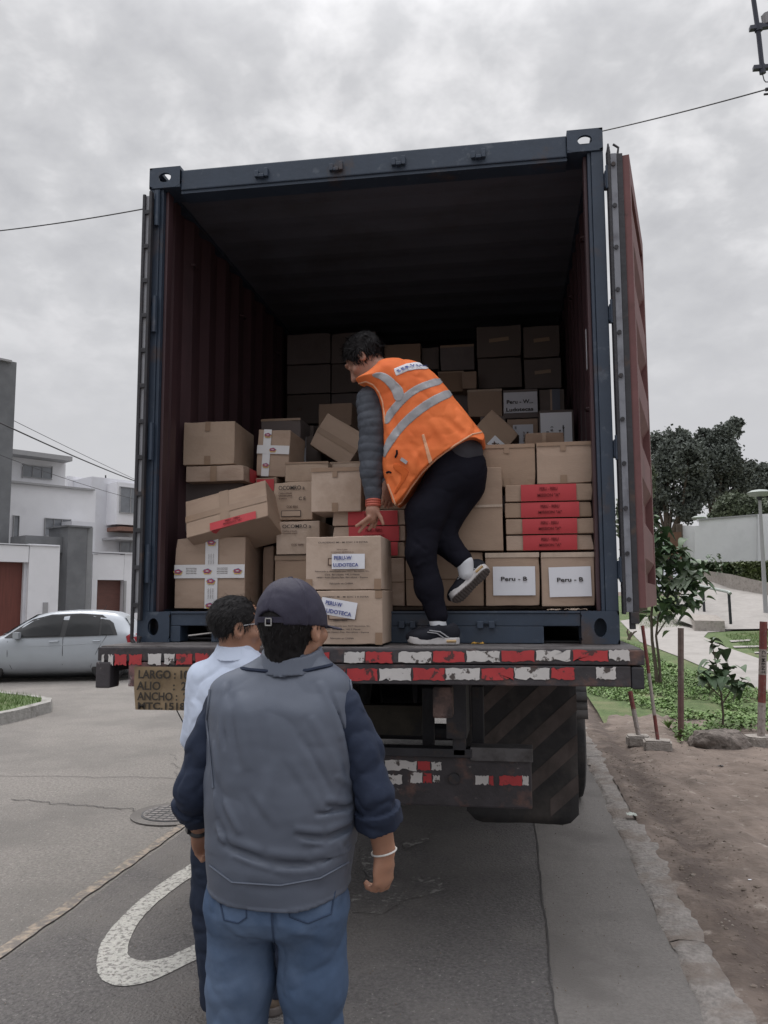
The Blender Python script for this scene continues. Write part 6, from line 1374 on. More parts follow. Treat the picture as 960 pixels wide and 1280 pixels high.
    wg = MB().grid(lambda u, v: (1.035-.60*v-.05*abs(2*u-1)**2+.012, (u-.5)*2*(.66-.10*v), .985+.425*v+.02), 8, 4); wg.build('windscreen', M['glass'], body, True)
    MB().box(-1.97, -1.90, -.45, .45, .48, .60).build('number_plate_recess', M['blacktrim'], body); MB().box(-1.955, -1.86, -.62, .62, .30, .40, .02).build('rear_bumper', M['silver'], body)
    MB().tube([(-.9, 0, 1.50), (-.98, 0, 1.62)], .006, 6).build('aerial', M['blacktrim'], body)
    for o_ in root.children_recursive:       # short rear overhang
        if o_.type != 'MESH': continue
        rigid = o_.name.split('.')[0] in ('wheel', 'rim', 'rim_hole')
        for v_ in o_.data.vertices:
            if rigid: v_.co.x += .205 if v_.co.x < -.5 else 0
            elif v_.co.x < -.2: v_.co.x = -.2+(v_.co.x+.2)*.80
    root.scale = (1.03, 1, .93); return root
p1, p2 = atZ(5, 852), atZ(160, 849); a_ = math.atan2(p1.y-p2.y, p1.x-p2.x)
rp = atZ(168, 842, .0); rp = Vector((rp.x, 12.0, 0)); r3 = atY(169, 800, 12.0); fwd_ = Vector((math.cos(a_), math.sin(a_), 0)); cpos = Vector((r3.x, 12.0, 0))+fwd_*1.93
make_car((cpos.x+.34, cpos.y+.40, 0), a_)
# traffic island with kerb
isl = [(-6.05, 5.2), (-5.9, 6.2), (-5.95, 7.1), (-6.2, 7.55), (-6.8, 7.9), (-8.5, 8.7), (-12, 10), (-16, 7), (-11, 4.2)]
def inset(P_, d): c_ = Vector((sum(p[0] for p in P_)/len(P_), sum(p[1] for p in P_)/len(P_))); return [tuple(Vector(p)+(c_-Vector(p)).normalized()*d) for p in P_]
km = MB(); o_, i_ = isl, inset(isl, .17); n = len(isl)
for z0, z1 in ((-.02, .15),):
    vs = [(p[0], p[1], z0) for p in o_]+[(p[0], p[1], z1) for p in inset(isl, .02)]+[(p[0], p[1], z1) for p in i_]
    km.add(vs, [(k, (k+1) % n, n+(k+1) % n, n+k) for k in range(n)]+[(n+k, n+(k+1) % n, 2*n+(k+1) % n, 2*n+k) for k in range(n)])
tag(km.build('island_kerb', mat('grey_kerb', (.30, .29, .275), .95, .2, 12, (.19, .18, .165), (.5, .65), 5, bump=.5)), kind='structure')
sheet('island_lawn', i_, .146, M['lawn'])
# ---- houses: facades run along a street that recedes to the right
M['render'] = mat('white_wall_paint', (.70, .70, .73), .9, .03, 2, (.62, .62, .65), (.55, .75), 1.0, bump=.05); M['render2'] = mat('grey_white_wall_paint', (.60, .605, .64), .9, .04, 2, (.53, .53, .56), (.55, .75), 1.0)
M['greyclad'] = mat('grey_stone_cladding', (.155, .16, .17), .85, .12, 3, (.12, .125, .135), (.45, .7), 1.5); M['redwood'] = mat('red_brown_timber', (.13, .035, .025), .55, .22, 4, stretch=(6, 6, .4)); M['winglass'] = mat('house_window_glass', (.16, .17, .19), .15, .2, 3, spec=.8); M['frame'] = mat('grey_window_frame', (.30, .30, .31), .6, .05); M['tile'] = mat('clay_tile', (.20, .11, .085), .9, .2, 12)
u_ = ray(1400, 745); u_ = Vector((u_[0], u_[1], 0)).normalized(); nrm_ = Vector((-u_.y, u_.x, 0)); nrm_ = nrm_ if nrm_.y > 0 else -nrm_   # nrm_ points away from the camera
Q0 = atD(0, 745, 21.0)
def onF(px, py, back):          # pixel onto the facade plane set `back` metres behind the street wall
    d = Vector(ray(px, py)); o = Vector(CAM); q = Q0+nrm_*back; t = (q-o).dot(nrm_)/d.dot(nrm_); return o+d*t
def fblock(mb, x0, x1, y0, y1, back, depth, toground=False, z0=None):
    a, b = onF(x0, (y0+y1)/2, back), onF(x1, (y0+y1)/2, back); zt = onF((x0+x1)/2, y0, back).z; zb_ = 0 if toground else onF((x0+x1)/2, y1, back).z
    if z0 is not None: zb_ = z0
    A, B = Vector((a.x, a.y, 0)), Vector((b.x, b.y, 0)); D_ = nrm_*depth
    P_ = [A, B, B+D_, A+D_]; mb.add([(p.x, p.y, zb_) for p in P_]+[(p.x, p.y, zt) for p in P_], [(0, 3, 2, 1), (4, 5, 6, 7), (0, 1, 5, 4), (1, 2, 6, 5), (2, 3, 7, 6), (3, 0, 4, 7)]); return mb
def hpart(name, m, parent, *blocks): 
    mb = MB()
    for b in blocks: fblock(mb, *b)
    o = mb.build(name, m, parent); o.matrix_parent_inverse = parent.matrix_world.inverted() if False else Matrix.Translation(-parent.location); return o
def window(parent, x0, x1, y0, y1, back, bars=1):
    w_ = hpart('window', M['winglass'], parent, (x0, x1, y0, y1, back-.03, .02)); fr_ = MB(); t = .7
    for b in ((x0-t, x1+t, y0-t, y0), (x0-t, x1+t, y1, y1+t), (x0-t, x0, y0, y1), (x1, x1+t, y0, y1)): fblock(fr_, *b, back-.07, .06)
    for k in range(1, bars+1): xm = x0+(x1-x0)*k/(bars+1); fblock(fr_, xm-.3, xm+.3, y0, y1, back-.06, .03)
    f_ = fr_.build('frame', M['frame'], w_); return w_
h1 = empty('house', (onF(40, 745, 3).x, onF(40, 745, 3).y, 0)); tag(h1, 'white two-storey house with a flat overhanging roof box, behind the silver car', 'house')
hpart('wall', M['render'], h1, (-90, 118, 603, 745, 4.0, 9, True)); hpart('parapet', M['frame'], h1, (-90, 119, 600.5, 603, 3.9, 9.2))
hpart('roof_storey', M['render'], h1, (-60, 82, 566, 602, 5.5, 6)); hpart('roof', M['frame'], h1, (-60, 91, 561, 567, 4.9, 8))
window(h1, 29, 65, 583, 597, 5.5, 2); window(h1, 17.5, 23.5, 645, 678, 4.0, 0); window(h1, 57, 88, 649, 671, 4.0, 2)
hpart('balcony_ledge', M['frame'], h1, (58, 117, 671, 674, 3.4, .8)); hpart('side_wing', M['render2'], h1, (88, 118, 652, 745, 3.2, .7, True))
h2 = empty('house', (onF(140, 745, 8).x, onF(140, 745, 8).y, 0)); tag(h2, 'grey-white stepped house with a boxed window and clay-tiled canopy, further down the street', 'house')
hpart('wall', M['render2'], h2, (112, 230, 602, 745, 8.0, 9, True)); hpart('upper_storey', M['render'], h2, (84, 122, 597, 640, 9.5, 5)); hpart('bay', M['render'], h2, (146, 230, 607, 658, 7.2, 1.2)); window(h2, 151, 176, 610, 641, 7.2, 1)
tl = hpart('tiled_canopy', M['tile'], h2, (150, 185, 659, 664, 7.0, 1.0)); hpart('window_ledge', M['frame'], h2, (147, 185, 672, 675, 6.8, 1.2)); window(h2, 151, 176, 676, 690, 7.9, 1)
MB().tube([onF(132, 600, 9)-Vector(h2.location)*1, onF(132, 594, 9)-Vector(h2.location)], .03, 5).build('antenna', M['blacktrim'], h2)
pw = empty('chimney_tower', (onF(8, 745, 1.5).x, onF(8, 745, 1.5).y, 0)); tag(pw, 'tall narrow grey tower at the left edge, rising above the houses', 'tower')
hpart('shaft', M['greyclad'], pw, (-40, 14.5, 446, 745, 1.8, 1.6, True)); hpart('cap', M['frame'], pw, (-40, 15.5, 444.5, 447, 1.7, 1.8))
sw = empty('garden_wall', (onF(36, 745, 0).x, onF(36, 745, 0).y, 0)); tag(sw, 'white street wall with wide red-brown timber gate, left of the grey pillar', 'wall')
hpart('wall', M['render'], sw, (36, 74, 680.5, 745, 0, .3, True), (-60, 36, 680.5, 701.5, 0, .3)); hpart('gate_reveal', M['render2'], sw, (29.5, 35.8, 702, 745, .12, .3, True))
hpart('gate', M['redwood'], sw, (-60, 29, 702, 745, .22, .06, True)); hpart('meter_box', M['frame'], sw, (54, 60, 753, 770, -.03, .04)); hpart('coping', M['render2'], sw, (-60, 75, 679, 680.4, -.03, .36))
ge = empty('entrance_gate', (onF(80, 745, .8).x, onF(80, 745, .8).y, 0)); tag(ge, 'narrow red-brown door under a grey lintel, left of the grey stone pillar', 'gate')
hpart('lintel', M['greyclad'], ge, (32, 90, 670.5, 690, .7, 1.0)); hpart('door', M['redwood'], ge, (74.5, 90, 690.5, 745, .9, .06, True))
gp = empty('gate_pillar', (onF(97, 745, .5).x, onF(97, 745, .5).y, 0)); tag(gp, 'tall grey stone pillar between the red door and the low garage wall', 'pillar')
hpart('shaft', M['greyclad'], gp, (84, 108, 659, 745, .4, 1.2, True)); hpart('side_face', mat('lighter_pillar_side', (.24, .245, .255), .85, .1, 3), gp, (108.2, 115, 659, 745, .5, 1.1, True)); hpart('pillar_top', M['greyclad'], gp, (83.5, 115.5, 657, 659, .35, 1.3))  # right part of the pillar in a lighter grey than its shaft
gw = empty('garage_wall', (onF(140, 745, 2).x, onF(140, 745, 2).y, 0)); tag(gw, 'low white garage wall with brown garage door, nearest the trailer', 'wall')
hpart('wall', M['render'], gw, (115.5, 122, 693, 745, 1.5, .3, True), (122, 155, 693, 725, 1.5, .3), (155, 240, 693, 745, 1.5, .3, True)); hpart('garage_door', mat('brown_garage_door', (.12, .05, .04), .6, .2, 4, stretch=(1, 1, 8)), gw, (122, 155, 725, 745, 1.7, .06, True)); hpart('coping', M['render2'], gw, (115, 240, 691.5, 693, 1.45, .4))
hpart('frame', M['frame'], gw, (155.2, 158, 726, 745, 1.44, .05, True)); 
# ---- wires (each spans real distance between poles out of frame)
M['wire'] = mat('black_wire', (.02, .02, .025), .6, .1)
def wire(pts, r, lab, grp='overhead wires'):
    P_ = []
    A, B = Vector(pts[0]), Vector(pts[1]); sag = pts[2]
    for i in range(25): t = i/24; p = A.lerp(B, t); p.z -= sag*4*t*(1-t); P_.append(p)
    tag(MB().tube(P_, r, 5).build('overhead_wire', M['wire'], smooth=True), lab, 'wire', grp)
wire((atD(-60, 500, 16), atD(230, 622, 34), .15), .018, 'thick dark wire crossing in front of the white houses')
wire((atD(-60, 487, 22), atD(260, 640, 44), .1), .010, 'thin wire just above the thick one, left side')
wire((atD(-60, 545, 20), atD(260, 640, 40), .35), .009, 'thin low wire sagging past the white house windows')
wire((atD(-80, 296, 14), atD(260, 245, 12), .08), .010, 'single wire meeting the container top left corner')
wire((atD(620, 190, 13), atD(975, 107, 9.5), .06), .009, 'single wire rising from the container top right corner to the pole fittings')
# pole cross-arm fittings at the upper right: the lower end of a steel drop bracket
up = empty('pole_bracket', tuple(atD(948, 30, 9))); tag(up, 'dark steel bracket with two cross arms hanging in at the upper right corner', 'bracket')
lc = Vector(up.location)
def D9(x, y, D=9.): return Vector(atD(x, y, D))-lc
M['bracket'] = mat('dark_galvanised_steel', (.035, .04, .06), .5, .15)
MB().tube([D9(940, -60), D9(942, 0), D9(948.5, 45), D9(953.5, 92)], .027, 8).build('hanger_bar', M['bracket'], up, True)
MB().obox((D9(937, 36)+D9(990, 28))/2, (D9(990, 28)-D9(937, 36))/2, (0, .03, 0), (0, 0, .022)).build('cross_arm', M['bracket'], up); MB().obox((D9(941.5, 85.5)+D9(990, 82))/2, (D9(990, 82)-D9(941.5, 85.5))/2, (0, .03, 0), (0, 0, .022)).build('cross_arm', M['bracket'], up)
MB().tube([D9(947.5, 31), D9(948.5, 39)], .045, 8).tube([D9(952, 81), D9(953.5, 92)], .036, 8).build('clamp', M['bracket'], up, True)
MB().tube([D9(953, 92), D9(955, 100), D9(957, 102.5), D9(966, 102.5)], .006, 5).build('jumper_wire', M['wire'], up, True)
MB().tube([D9(954.5, 20), D9(955, 30)], [.03, .02], 8).tube([D9(959, 17), D9(960, 30)], .05, 8).build('insulator', M['frame'], up, True)
MB().tube([D9(957, 112), D9(975, 109)], .02, 6).tube([D9(955, 118), D9(975, 116)], .012, 6).build('wire_clamp', M['wire'], up, True)
# manhole beside the lane
mh = atZ(216, 1020); mm = empty('manhole_cover', (mh.x, mh.y+.04, .006)); tag(mm, 'round iron manhole cover in a concrete ring on the left lane edge', 'manhole')
MB().tube([(0, 0, 0), (0, 0, .006)], .33, 40).build('collar', M['gutter'], mm); MB().tube([(0, 0, .007), (0, 0, .010)], .25, 40).build('rim', M['darksteel'], mm); MB().tube([(0, 0, .011), (0, 0, .013)], .235, 40).build('lid', mat('worn_iron', (.17, .155, .15), .7, .2, 15, (.09, .085, .08), (.5, .6), 20), mm)
rb = MB()
for k in range(-3, 4):
    L_ = math.sqrt(.22**2-(k*.06)**2); rb.box(-L_, L_, k*.06-.004, k*.06+.004, .0132, .0155); rb.box(k*.06-.004, k*.06+.004, -L_, L_, .0134, .0150)
rb.build('lid_pattern', M['darksteel'], mm)
# ================================================================== RIGHT: park
M['leaf'] = mat('green_leaf', (.055, .10, .045), .6, .35, 9, (.10, .15, .07), (.55, .7), 4, spec=.5); M['leafpale'] = mat('dusty_leaf', (.17, .21, .15), .5, .3, 9, (.09, .14, .07), (.5, .6), 6); M['leafhazed'] = mat('hazed_tree_leaf', (.13, .145, .13), .9, .3, 1.2, (.16, .175, .15), (.55, .7), .6, spec=.1); M['leafmid'] = mat('mid_green_tree_leaf', (.10, .12, .08), .7, .4, 1.2, (.11, .13, .08), (.5, .65), .8)  # far tree leaves greyed and lightened so their colour carries the haze
M['hedge'] = mat('hedge_leaf', (.035, .055, .022), .6, .5, 3, (.07, .09, .035), (.5, .65), 2); M['hedge2'] = mat('lighter_hedge_leaf', (.10, .12, .05), .6, .45, 3, (.05, .075, .03), (.5, .65), 2); M['bark'] = mat('brown_bark', (.09, .07, .055), .9, .3, 10, bump=.5); M['weed'] = mat('weed_leaf', (.115, .20, .05), .6, .4, 5, (.18, .25, .09), (.52, .68), 3); M['grassblade'] = mat('grass_blade', (.12, .19, .055), .7, .35, 3, (.20, .22, .10), (.55, .7), 1.5)
M['postred'] = mat('faded_red_paint', (.17, .045, .04), .75, .3, 12, (.16, .10, .09), (.52, .66), 30); M['postwhite'] = mat('faded_white_post_paint', (.33, .29, .27), .8, .2, 14, (.20, .16, .14), (.5, .68), 30); M['wornpost'] = mat('worn_wooden_post', (.17, .13, .115), .85, .25, 12, (.12, .075, .07), (.5, .66), 10); M['conc'] = mat('rough_concrete', (.33, .30, .275), .95, .15, 14, (.22, .195, .175), (.5, .7), 8, bump=.7, bscale=60); M['rock'] = mat('grey_brown_rock', (.17, .145, .13), .95, .25, 7, (.10, .085, .075), (.5, .62), 9, bump=1., bscale=30)
M['rail'] = mat('painted_handrail', (.30, .33, .31), .5, .1); M['railpost'] = mat('dark_rail_post', (.025, .027, .035), .5, .1)
rg = random.Random(21)
def big_leaf(mb, p, d, up, L_, W_, foldv=.35, droop=.4):
    """heart-shaped leaf with folded midrib"""
    d = Vector(d).normalized(); s_ = d.cross(Vector(up)).normalized(); n_ = s_.cross(d).normalized(); base = len(mb.v); K = 6
    for i in range(K+1):
        t = i/K; w_ = W_*(math.sin(math.pi*min(1, t*1.0)**.62)**.9) if 0 < t < 1 else .002; c_ = Vector(p)+d*L_*t-Vector((0, 0, 1))*droop*L_*t*t+n_*0
        mb.v += [c_-s_*w_+n_*w_*foldv, c_, c_+s_*w_+n_*w_*foldv]
    for i in range(K): a = base+i*3; mb.f += [(a, a+1, a+4, a+3), (a+1, a+2, a+5, a+4)]
def sapling(root_p, stems, leaves, lab, L_, pale=.2, name='sapling'):
    r = empty(name, root_p); tag(r, lab, 'young tree'); o = Vector(root_p); sb = MB()
    for pts, r0, r1 in stems: n = len(pts); sb.tube([Vector(q)-o for q in pts], [r0+(r1-r0)*i/(n-1) for i in range(n)], 7)
    sb.build('trunk', M['bark'], r, True); A, B = MB(), MB()
    for (p, spread_, cnt) in leaves:
        for k in range(cnt):
            a = rg.uniform(0, 6.28); d = Vector((math.cos(a), math.sin(a), rg.uniform(-.5, .35))); q = Vector(p)-o+Vector((rg.gauss(0, 1)*spread_, rg.gauss(0, 1)*spread_, rg.gauss(0, 1)*spread_)); l_ = L_*rg.uniform(.7, 1.2)
            sb2 = (B if rg.random() < pale else A); big_leaf(sb2, q, d, (0, 0, 1), l_, l_*.5, rg.uniform(.15, .6), rg.uniform(.2, .8))
    A.build('foliage', M['leaf'], r, True); B.build('foliage', M['leafpale'], r, True); return r
# small sapling behind the rock
b = atZ(903, 918); o2 = Vector((b.x, b.y, .03)); Y2 = b.y
def q2(x, y, dy=0.): return atY(x, y, Y2+dy)
sapling(tuple(o2), [([o2, q2(904, 895), q2(902, 872), q2(899, 850), q2(893, 820), q2(889, 800)], .016, .005), ([q2(903, 880), q2(914, 862, .1), q2(928, 850, .1)], .009, .004), ([q2(902, 872), q2(885, 856, -.05), q2(875, 845, -.1)], .008, .003), ([q2(900, 858), q2(908, 838), q2(910, 825)], .006, .003)],
        [(q2(887, 803), .03, 4), (q2(902, 812), .04, 5), (q2(880, 838, -.1), .05, 8), (q2(893, 830), .05, 9), (q2(897, 850), .06, 10), (q2(912, 855, .1), .05, 9), (q2(926, 852, .1), .045, 8), (q2(905, 838, -.1), .06, 9), (q2(885, 850, .1), .05, 7), (q2(915, 840), .05, 5)], 'small broad-leaved sapling behind the flat rock', .13, .25)
# taller sapling beside the container door, twin stems
b = atT(822, 862); Y3 = b.y; o3 = Vector((b.x, b.y, terr(b.x, b.y)+.05))
def q3(x, y, dy=0.): return atY(x, y, Y3+dy)
lv = [(q3(x, y, rg.uniform(-.3, .3)), .10, 14) for x, y in [(812, 650), (818, 662), (822, 672), (812, 685), (830, 690), (843, 688), (822, 702), (838, 704), (852, 702), (862, 712), (868, 722), (845, 720), (828, 722), (815, 716), (806, 700), (838, 738), (855, 738), (866, 735), (824, 742), (848, 755), (862, 752), (834, 760), (815, 735), (822, 770)]]
sapling(tuple(o3), [([o3, q3(819, 830), q3(815, 800), q3(814, 770), q3(818, 730), q3(816, 690), q3(814, 655)], .035, .008), ([o3+Vector((.05, 0, 0)), q3(824, 826), q3(820, 795), q3(823, 770), q3(838, 740), q3(850, 715)], .026, .008), ([q3(820, 795), q3(830, 780), q3(842, 762)], .015, .006)], lv, 'tall twin-stemmed broad-leaved sapling beside the open right door', .19, .36)
# thin young plant in front of the hedge, and a broken stump near the trailer corner
b = atT(905, 770); Y4 = b.y
def q4(x, y, dy=0.): return atY(x, y, Y4+dy)
sapling(tuple((b.x, b.y, terr(b.x, b.y))), [([Vector((b.x, b.y, terr(b.x, b.y))), q4(905, 745), q4(903, 720), q4(901, 700)], .03, .012)], [(q4(901, 703), .12, 12), (q4(888, 697), .1, 8), (q4(903, 716), .1, 8), (q4(896, 710), .1, 6), (q4(903, 735), .06, 4)], 'thin sparse young tree standing in front of the clipped hedge', .16, .5)
b = atT(784, 803); Ys = b.y; st = MB()
for pts, r in (([(784, 806), (787, 796), (789, 790)], .05), ([(787, 797), (793, 790), (796, 789)], .03), ([(786, 795), (784, 790), (785, 786)], .03)): st.tube([atY(*q, Ys) for q in pts], [r, r*.8, r*.5], 7)
tag(st.build('pruned_stump', M['bark'], smooth=True), 'short pruned stump on the sidewalk edge by the trailer corner', 'stump')
# ---- marker posts with concrete feet
def tube_seg(p0, p1, r, t0, t1, n=8): p0, p1 = Vector(p0), Vector(p1); return MB().tube([p0.lerp(p1, t0), p0.lerp(p1, (t0+t1)/2), p0.lerp(p1, t1)], r, n)
def blob_base(root, pts2, h_, m, seed, name='concrete_foot'):
    bm = bmesh.new(); vs = [bm.verts.new((p[0], p[1], 0)) for p in pts2]; f = bm.faces.new(vs); r = bmesh.ops.extrude_face_region(bm, geom=[f])
    for v in r['geom']:
        if isinstance(v, bmesh.types.BMVert): v.co.z += h_
    bmesh.ops.recalc_face_normals(bm, faces=bm.faces[:]); bmesh.ops.bevel(bm, geom=bm.edges[:], offset=.018, segments=2, affect='EDGES'); bmesh.ops.triangulate(bm, faces=bm.faces[:]); bmesh.ops.subdivide_edges(bm, edges=bm.edges[:], cuts=2)
    for v in bm.verts: d = mnoise.noise_vector(v.co*14+Vector((seed, 0, 0)))*.006; v.co += d
    mb = MB().bm(bm); return mb.build(name, m, root, True)
def marker(base_px, top_px, topdy, r, segs, foot, h_, lab, seed, name='marker_post'):
    b = atZ(*base_px); rt_ = empty(name, (b.x, b.y, .01)); tag(rt_, lab, 'post', 'marker posts by the kerb'); p0 = Vector((0, 0, h_-.02 if foot else -.02)); p1 = atY(*top_px, b.y+topdy)-Vector((b.x, b.y, .01))
    for t0, t1, m in segs: tube_seg(p0, p1, r, t0, t1).build('painted_section', m, rt_, True)
    if foot: blob_base(rt_, foot, h_, M['conc'], seed)
    return rt_, p0, p1
pr_, pw_ = M['postred'], M['postwhite']
marker((799, 934), (787.5, 864), .1, .026, [(0, .6, pw_), (.6, 1., pr_)], [(-.13, -.08), (.10, -.10), (.13, .0), (.11, .12), (-.08, .13), (-.14, .04)], .12, 'short tilted stake with red top in a round concrete foot, leftmost', 1)
marker((823, 940), (803, 782), .15, .019, [(0, .22, pr_), (.22, .36, pw_), (.36, .58, pw_), (.58, 1., pr_)], [(-.16, -.10), (.12, -.11), (.15, .03), (.10, .11), (-.14, .10)], .12, 'long thin leaning red and white rod in a square concrete foot', 2)
rt_, p0, p1 = marker((851, 926), (851, 785), .0, .034, [(0, .45, mat('post_lower_faded_red', (.15, .085, .08), .85, .25, 12)), (.45, .70, M['wornpost']), (.70, 1., M['wornpost'])], None, 0, 'plain upright wooden post set straight in the weeds, third from left', 3, 'wooden_post')
rt_, p0, p1 = marker((952, 935), (954.5, 777), .0, .042, [(0, .30, pw_), (.30, .54, pr_), (.54, .76, pw_), (.76, 1., pr_)], [(.19*math.cos(a), .16*math.sin(a)) for a in [k*math.pi/6 for k in range(12)]], .12, 'thick red and white post with stencilled letters, round concrete foot, at the right edge', 4)
for i, ch in enumerate('CIMENT'): 
    q = p0.lerp(p1, .735-i*.034); text_parts(ch, .055, 'stencil_letter', M['ink'], rt_, (q.x-.004, q.y-.0425, q.z), rot=(math.pi/2, math.pi/2, 0), bold=.001, height=.04)
# flat rock
b = atZ(903, 940); bm = bmesh.new(); bmesh.ops.create_icosphere(bm, subdivisions=5, radius=1)
for v in bm.verts:
    n_ = v.co.copy(); k = 1+.20*mnoise.noise(n_*1.4+Vector((5, 2, 1)))+.09*mnoise.noise(n_*3.5)+.035*mnoise.noise(n_*9); v.co = Vector((n_.x*.30*k, n_.y*.20*k, max(n_.z, -.5)*.20*k+.04))
    v.co.z = min(v.co.z, .175+.02*v.co.x+.02*mnoise.noise(n_*4))
rk_ = MB().bm(bm).build('flat_rock', M['rock'], None, True); rk_.location = (b.x, b.y+.12, .02); tag(rk_, 'flat grey boulder lying between the wooden post and the thick lettered post', 'rock')
# litter on the dirt
b = atZ(789, 1028); lt = MB().grid(lambda u, v: (b.x-.03+.07*u, b.y-.035+.07*v, dz(b.x, b.y)+.006+.018*abs(mnoise.noise(Vector((u*4, v*3, 1))))), 8, 8); tag(lt.build('paper_litter', mat('dirty_paper', (.45, .48, .44), .7, .2, 20), smooth=True), 'crumpled pale paper scrap on the dirt near the kerb', 'litter')
b = atZ(900, 962); tag(MB().grid(lambda u, v: (b.x-.02+.05*u, b.y-.02+.03*v, dz(b.x, b.y)+.006+.02*abs(mnoise.noise(Vector((u*4, v*3, 4))))), 5, 5).build('dark_litter', M['darksteel'], smooth=True), 'small dark scrap on the dirt in front of the flat rock', 'litter')
b = atZ(937, 1106); tag(MB().grid(lambda u, v: (b.x-.008+.018*u, b.y-.01+.014*v, dz(b.x, b.y)+.006+.008*abs(mnoise.noise(Vector((u*4, v*3, 4))))), 4, 4).build('small_litter', M['paper'], smooth=True), 'tiny white scrap on the dirt at the right', 'litter')
# ---- weeds and grass (uncountable ground cover)
def leaf_quad(mb, p, d, n_, l_, w_): s_ = d.cross(n_).normalized(); b_ = len(mb.v); mb.v += [p, p+d*l_*.5+s_*w_, p+d*l_, p+d*l_*.5-s_*w_]; mb.f.append((b_, b_+1, b_+2, b_+3))
wd = MB(); nr = np.random.default_rng(4)
def inpoly(x, y, P_):
    c_ = False; j = len(P_)-1
    for i in range(len(P_)):
        if (P_[i][1] > y) != (P_[j][1] > y) and x < (P_[j][0]-P_[i][0])*(y-P_[i][1])/(P_[j][1]-P_[i][1])+P_[i][0]: c_ = not c_
        j = i
    return c_
wpoly = [tuple(atT(*p))[:2] for p in [(735, 872), (775, 884), (800, 891), (838, 898), (838, 912), (852, 935), (880, 925), (905, 920), (935, 918), (1010, 925), (1010, 870), (940, 868), (890, 852), (845, 838), (800, 815), (735, 800)]]
bx0, bx1 = min(p[0] for p in wpoly), max(p[0] for p in wpoly); by0, by1 = min(p[1] for p in wpoly), max(p[1] for p in wpoly); cnt = 0
bare = [(tuple(atT(872, 888))[:2], .33, .5), (tuple(atT(815, 906))[:2], .4, .35)]
while cnt < 12000:
    x, y = rg.uniform(bx0, bx1), rg.uniform(by0, by1)
    if not inpoly(x, y, wpoly) or any(((x-c_[0])/a_)**2+((y-c_[1])/b_)**2 < 1 for c_, a_, b_ in bare) or mnoise.noise(Vector((x*2.2, y*1.6, 0))) < -.30: cnt += .2; continue
    z = max(dz(x, y) if y < 8 else terr(x, y)+.06, .02); hgt = rg.uniform(.02, .09)*(1.4 if y < 7 else .8)
    for k in range(4 if y < 8.5 else 3):
        a = rg.uniform(0, 6.28); d = Vector((math.cos(a), math.sin(a), rg.uniform(.1, .9))).normalized(); leaf_quad(wd, Vector((x+rg.gauss(0, .015), y+rg.gauss(0, .015), z+hgt*rg.random())), d, Vector((0, 0, 1)), rg.uniform(.025, .06), rg.uniform(.010, .022))
    cnt += 1
tag(wd.build('weeds', M['weed']), 'low broad-leaved weeds covering the ground behind the posts', 'weeds', kind='stuff')
gb = MB(); n = 0
gpolys = [[tuple(atT(*p))[:2] for p in [(735, 868), (800, 880), (845, 850), (800, 812), (735, 792)]], [tuple(atT(*p))[:2] for p in [(905, 797), (985, 790), (985, 826), (940, 818)]], [tuple(atT(*p))[:2] for p in [(790, 778), (800, 790), (860, 786), (850, 772)]]]
for pp, num, hs in ((gpolys[0], 16000, .07), (gpolys[1], 9000, .06), (gpolys[2], 5000, .06)):
    x0_, x1_ = min(p[0] for p in pp), max(p[0] for p in pp); y0_, y1_ = min(p[1] for p in pp), max(p[1] for p in pp)
    for _ in range(num):
        x, y = rg.uniform(x0_, x1_), rg.uniform(y0_, y1_)
        if not inpoly(x, y, pp): continue
        z = terr(x, y)+.055; h_ = hs*rg.uniform(.5, 1.4); a = rg.uniform(0, 6.28); w_ = .007; lx, ly = rg.gauss(0, .02), rg.gauss(0, .02); b_ = len(gb.v)
        gb.v += [Vector((x-w_*math.cos(a), y-w_*math.sin(a), z)), Vector((x+w_*math.cos(a), y+w_*math.sin(a), z)), Vector((x+lx, y+ly, z+h_))]; gb.f.append((b_, b_+1, b_+2))
tag(gb.build('grass', M['grassblade']), 'short lawn grass beside the pale sidewalk', 'grass', kind='stuff')
ib = MB()
for _ in range(6000):
    x, y = rg.uniform(-9, -6), rg.uniform(5.2, 8.5)
    if not inpoly(x, y, i_): continue
    h_ = rg.uniform(.03, .09); a = rg.uniform(0, 6.28); w_ = .006; b_ = len(ib.v); ib.v += [Vector((x-w_*math.cos(a), y-w_*math.sin(a), .145)), Vector((x+w_*math.cos(a), y+w_*math.sin(a), .145)), Vector((x+rg.gauss(0, .02), y+rg.gauss(0, .02), .145+h_))]; ib.f.append((b_, b_+1, b_+2))
tag(ib.build('island_grass', M['grassblade']), 'grass on the kerbed island at the left edge', 'grass', kind='stuff')
# spiky plant by the wooden post
b = atZ(836, 912); sp = MB()
for k in range(26):
    a = rg.uniform(0, 6.28); d = Vector((math.cos(a)*rg.uniform(.2, .8), math.sin(a)*.5, 1)).normalized(); pts = [Vector((b.x, b.y, .02))+d*t*rg.uniform(.9, 1.1)*.16-Vector((0, 0, .05*t*t)) for t in (0, .5, 1)]; sp.tube(pts, [.006, .006, .001], 4)
tag(sp.build('spiky_weed', M['weed'], smooth=True), 'spiky upright weed clump left of the wooden post', 'plant')
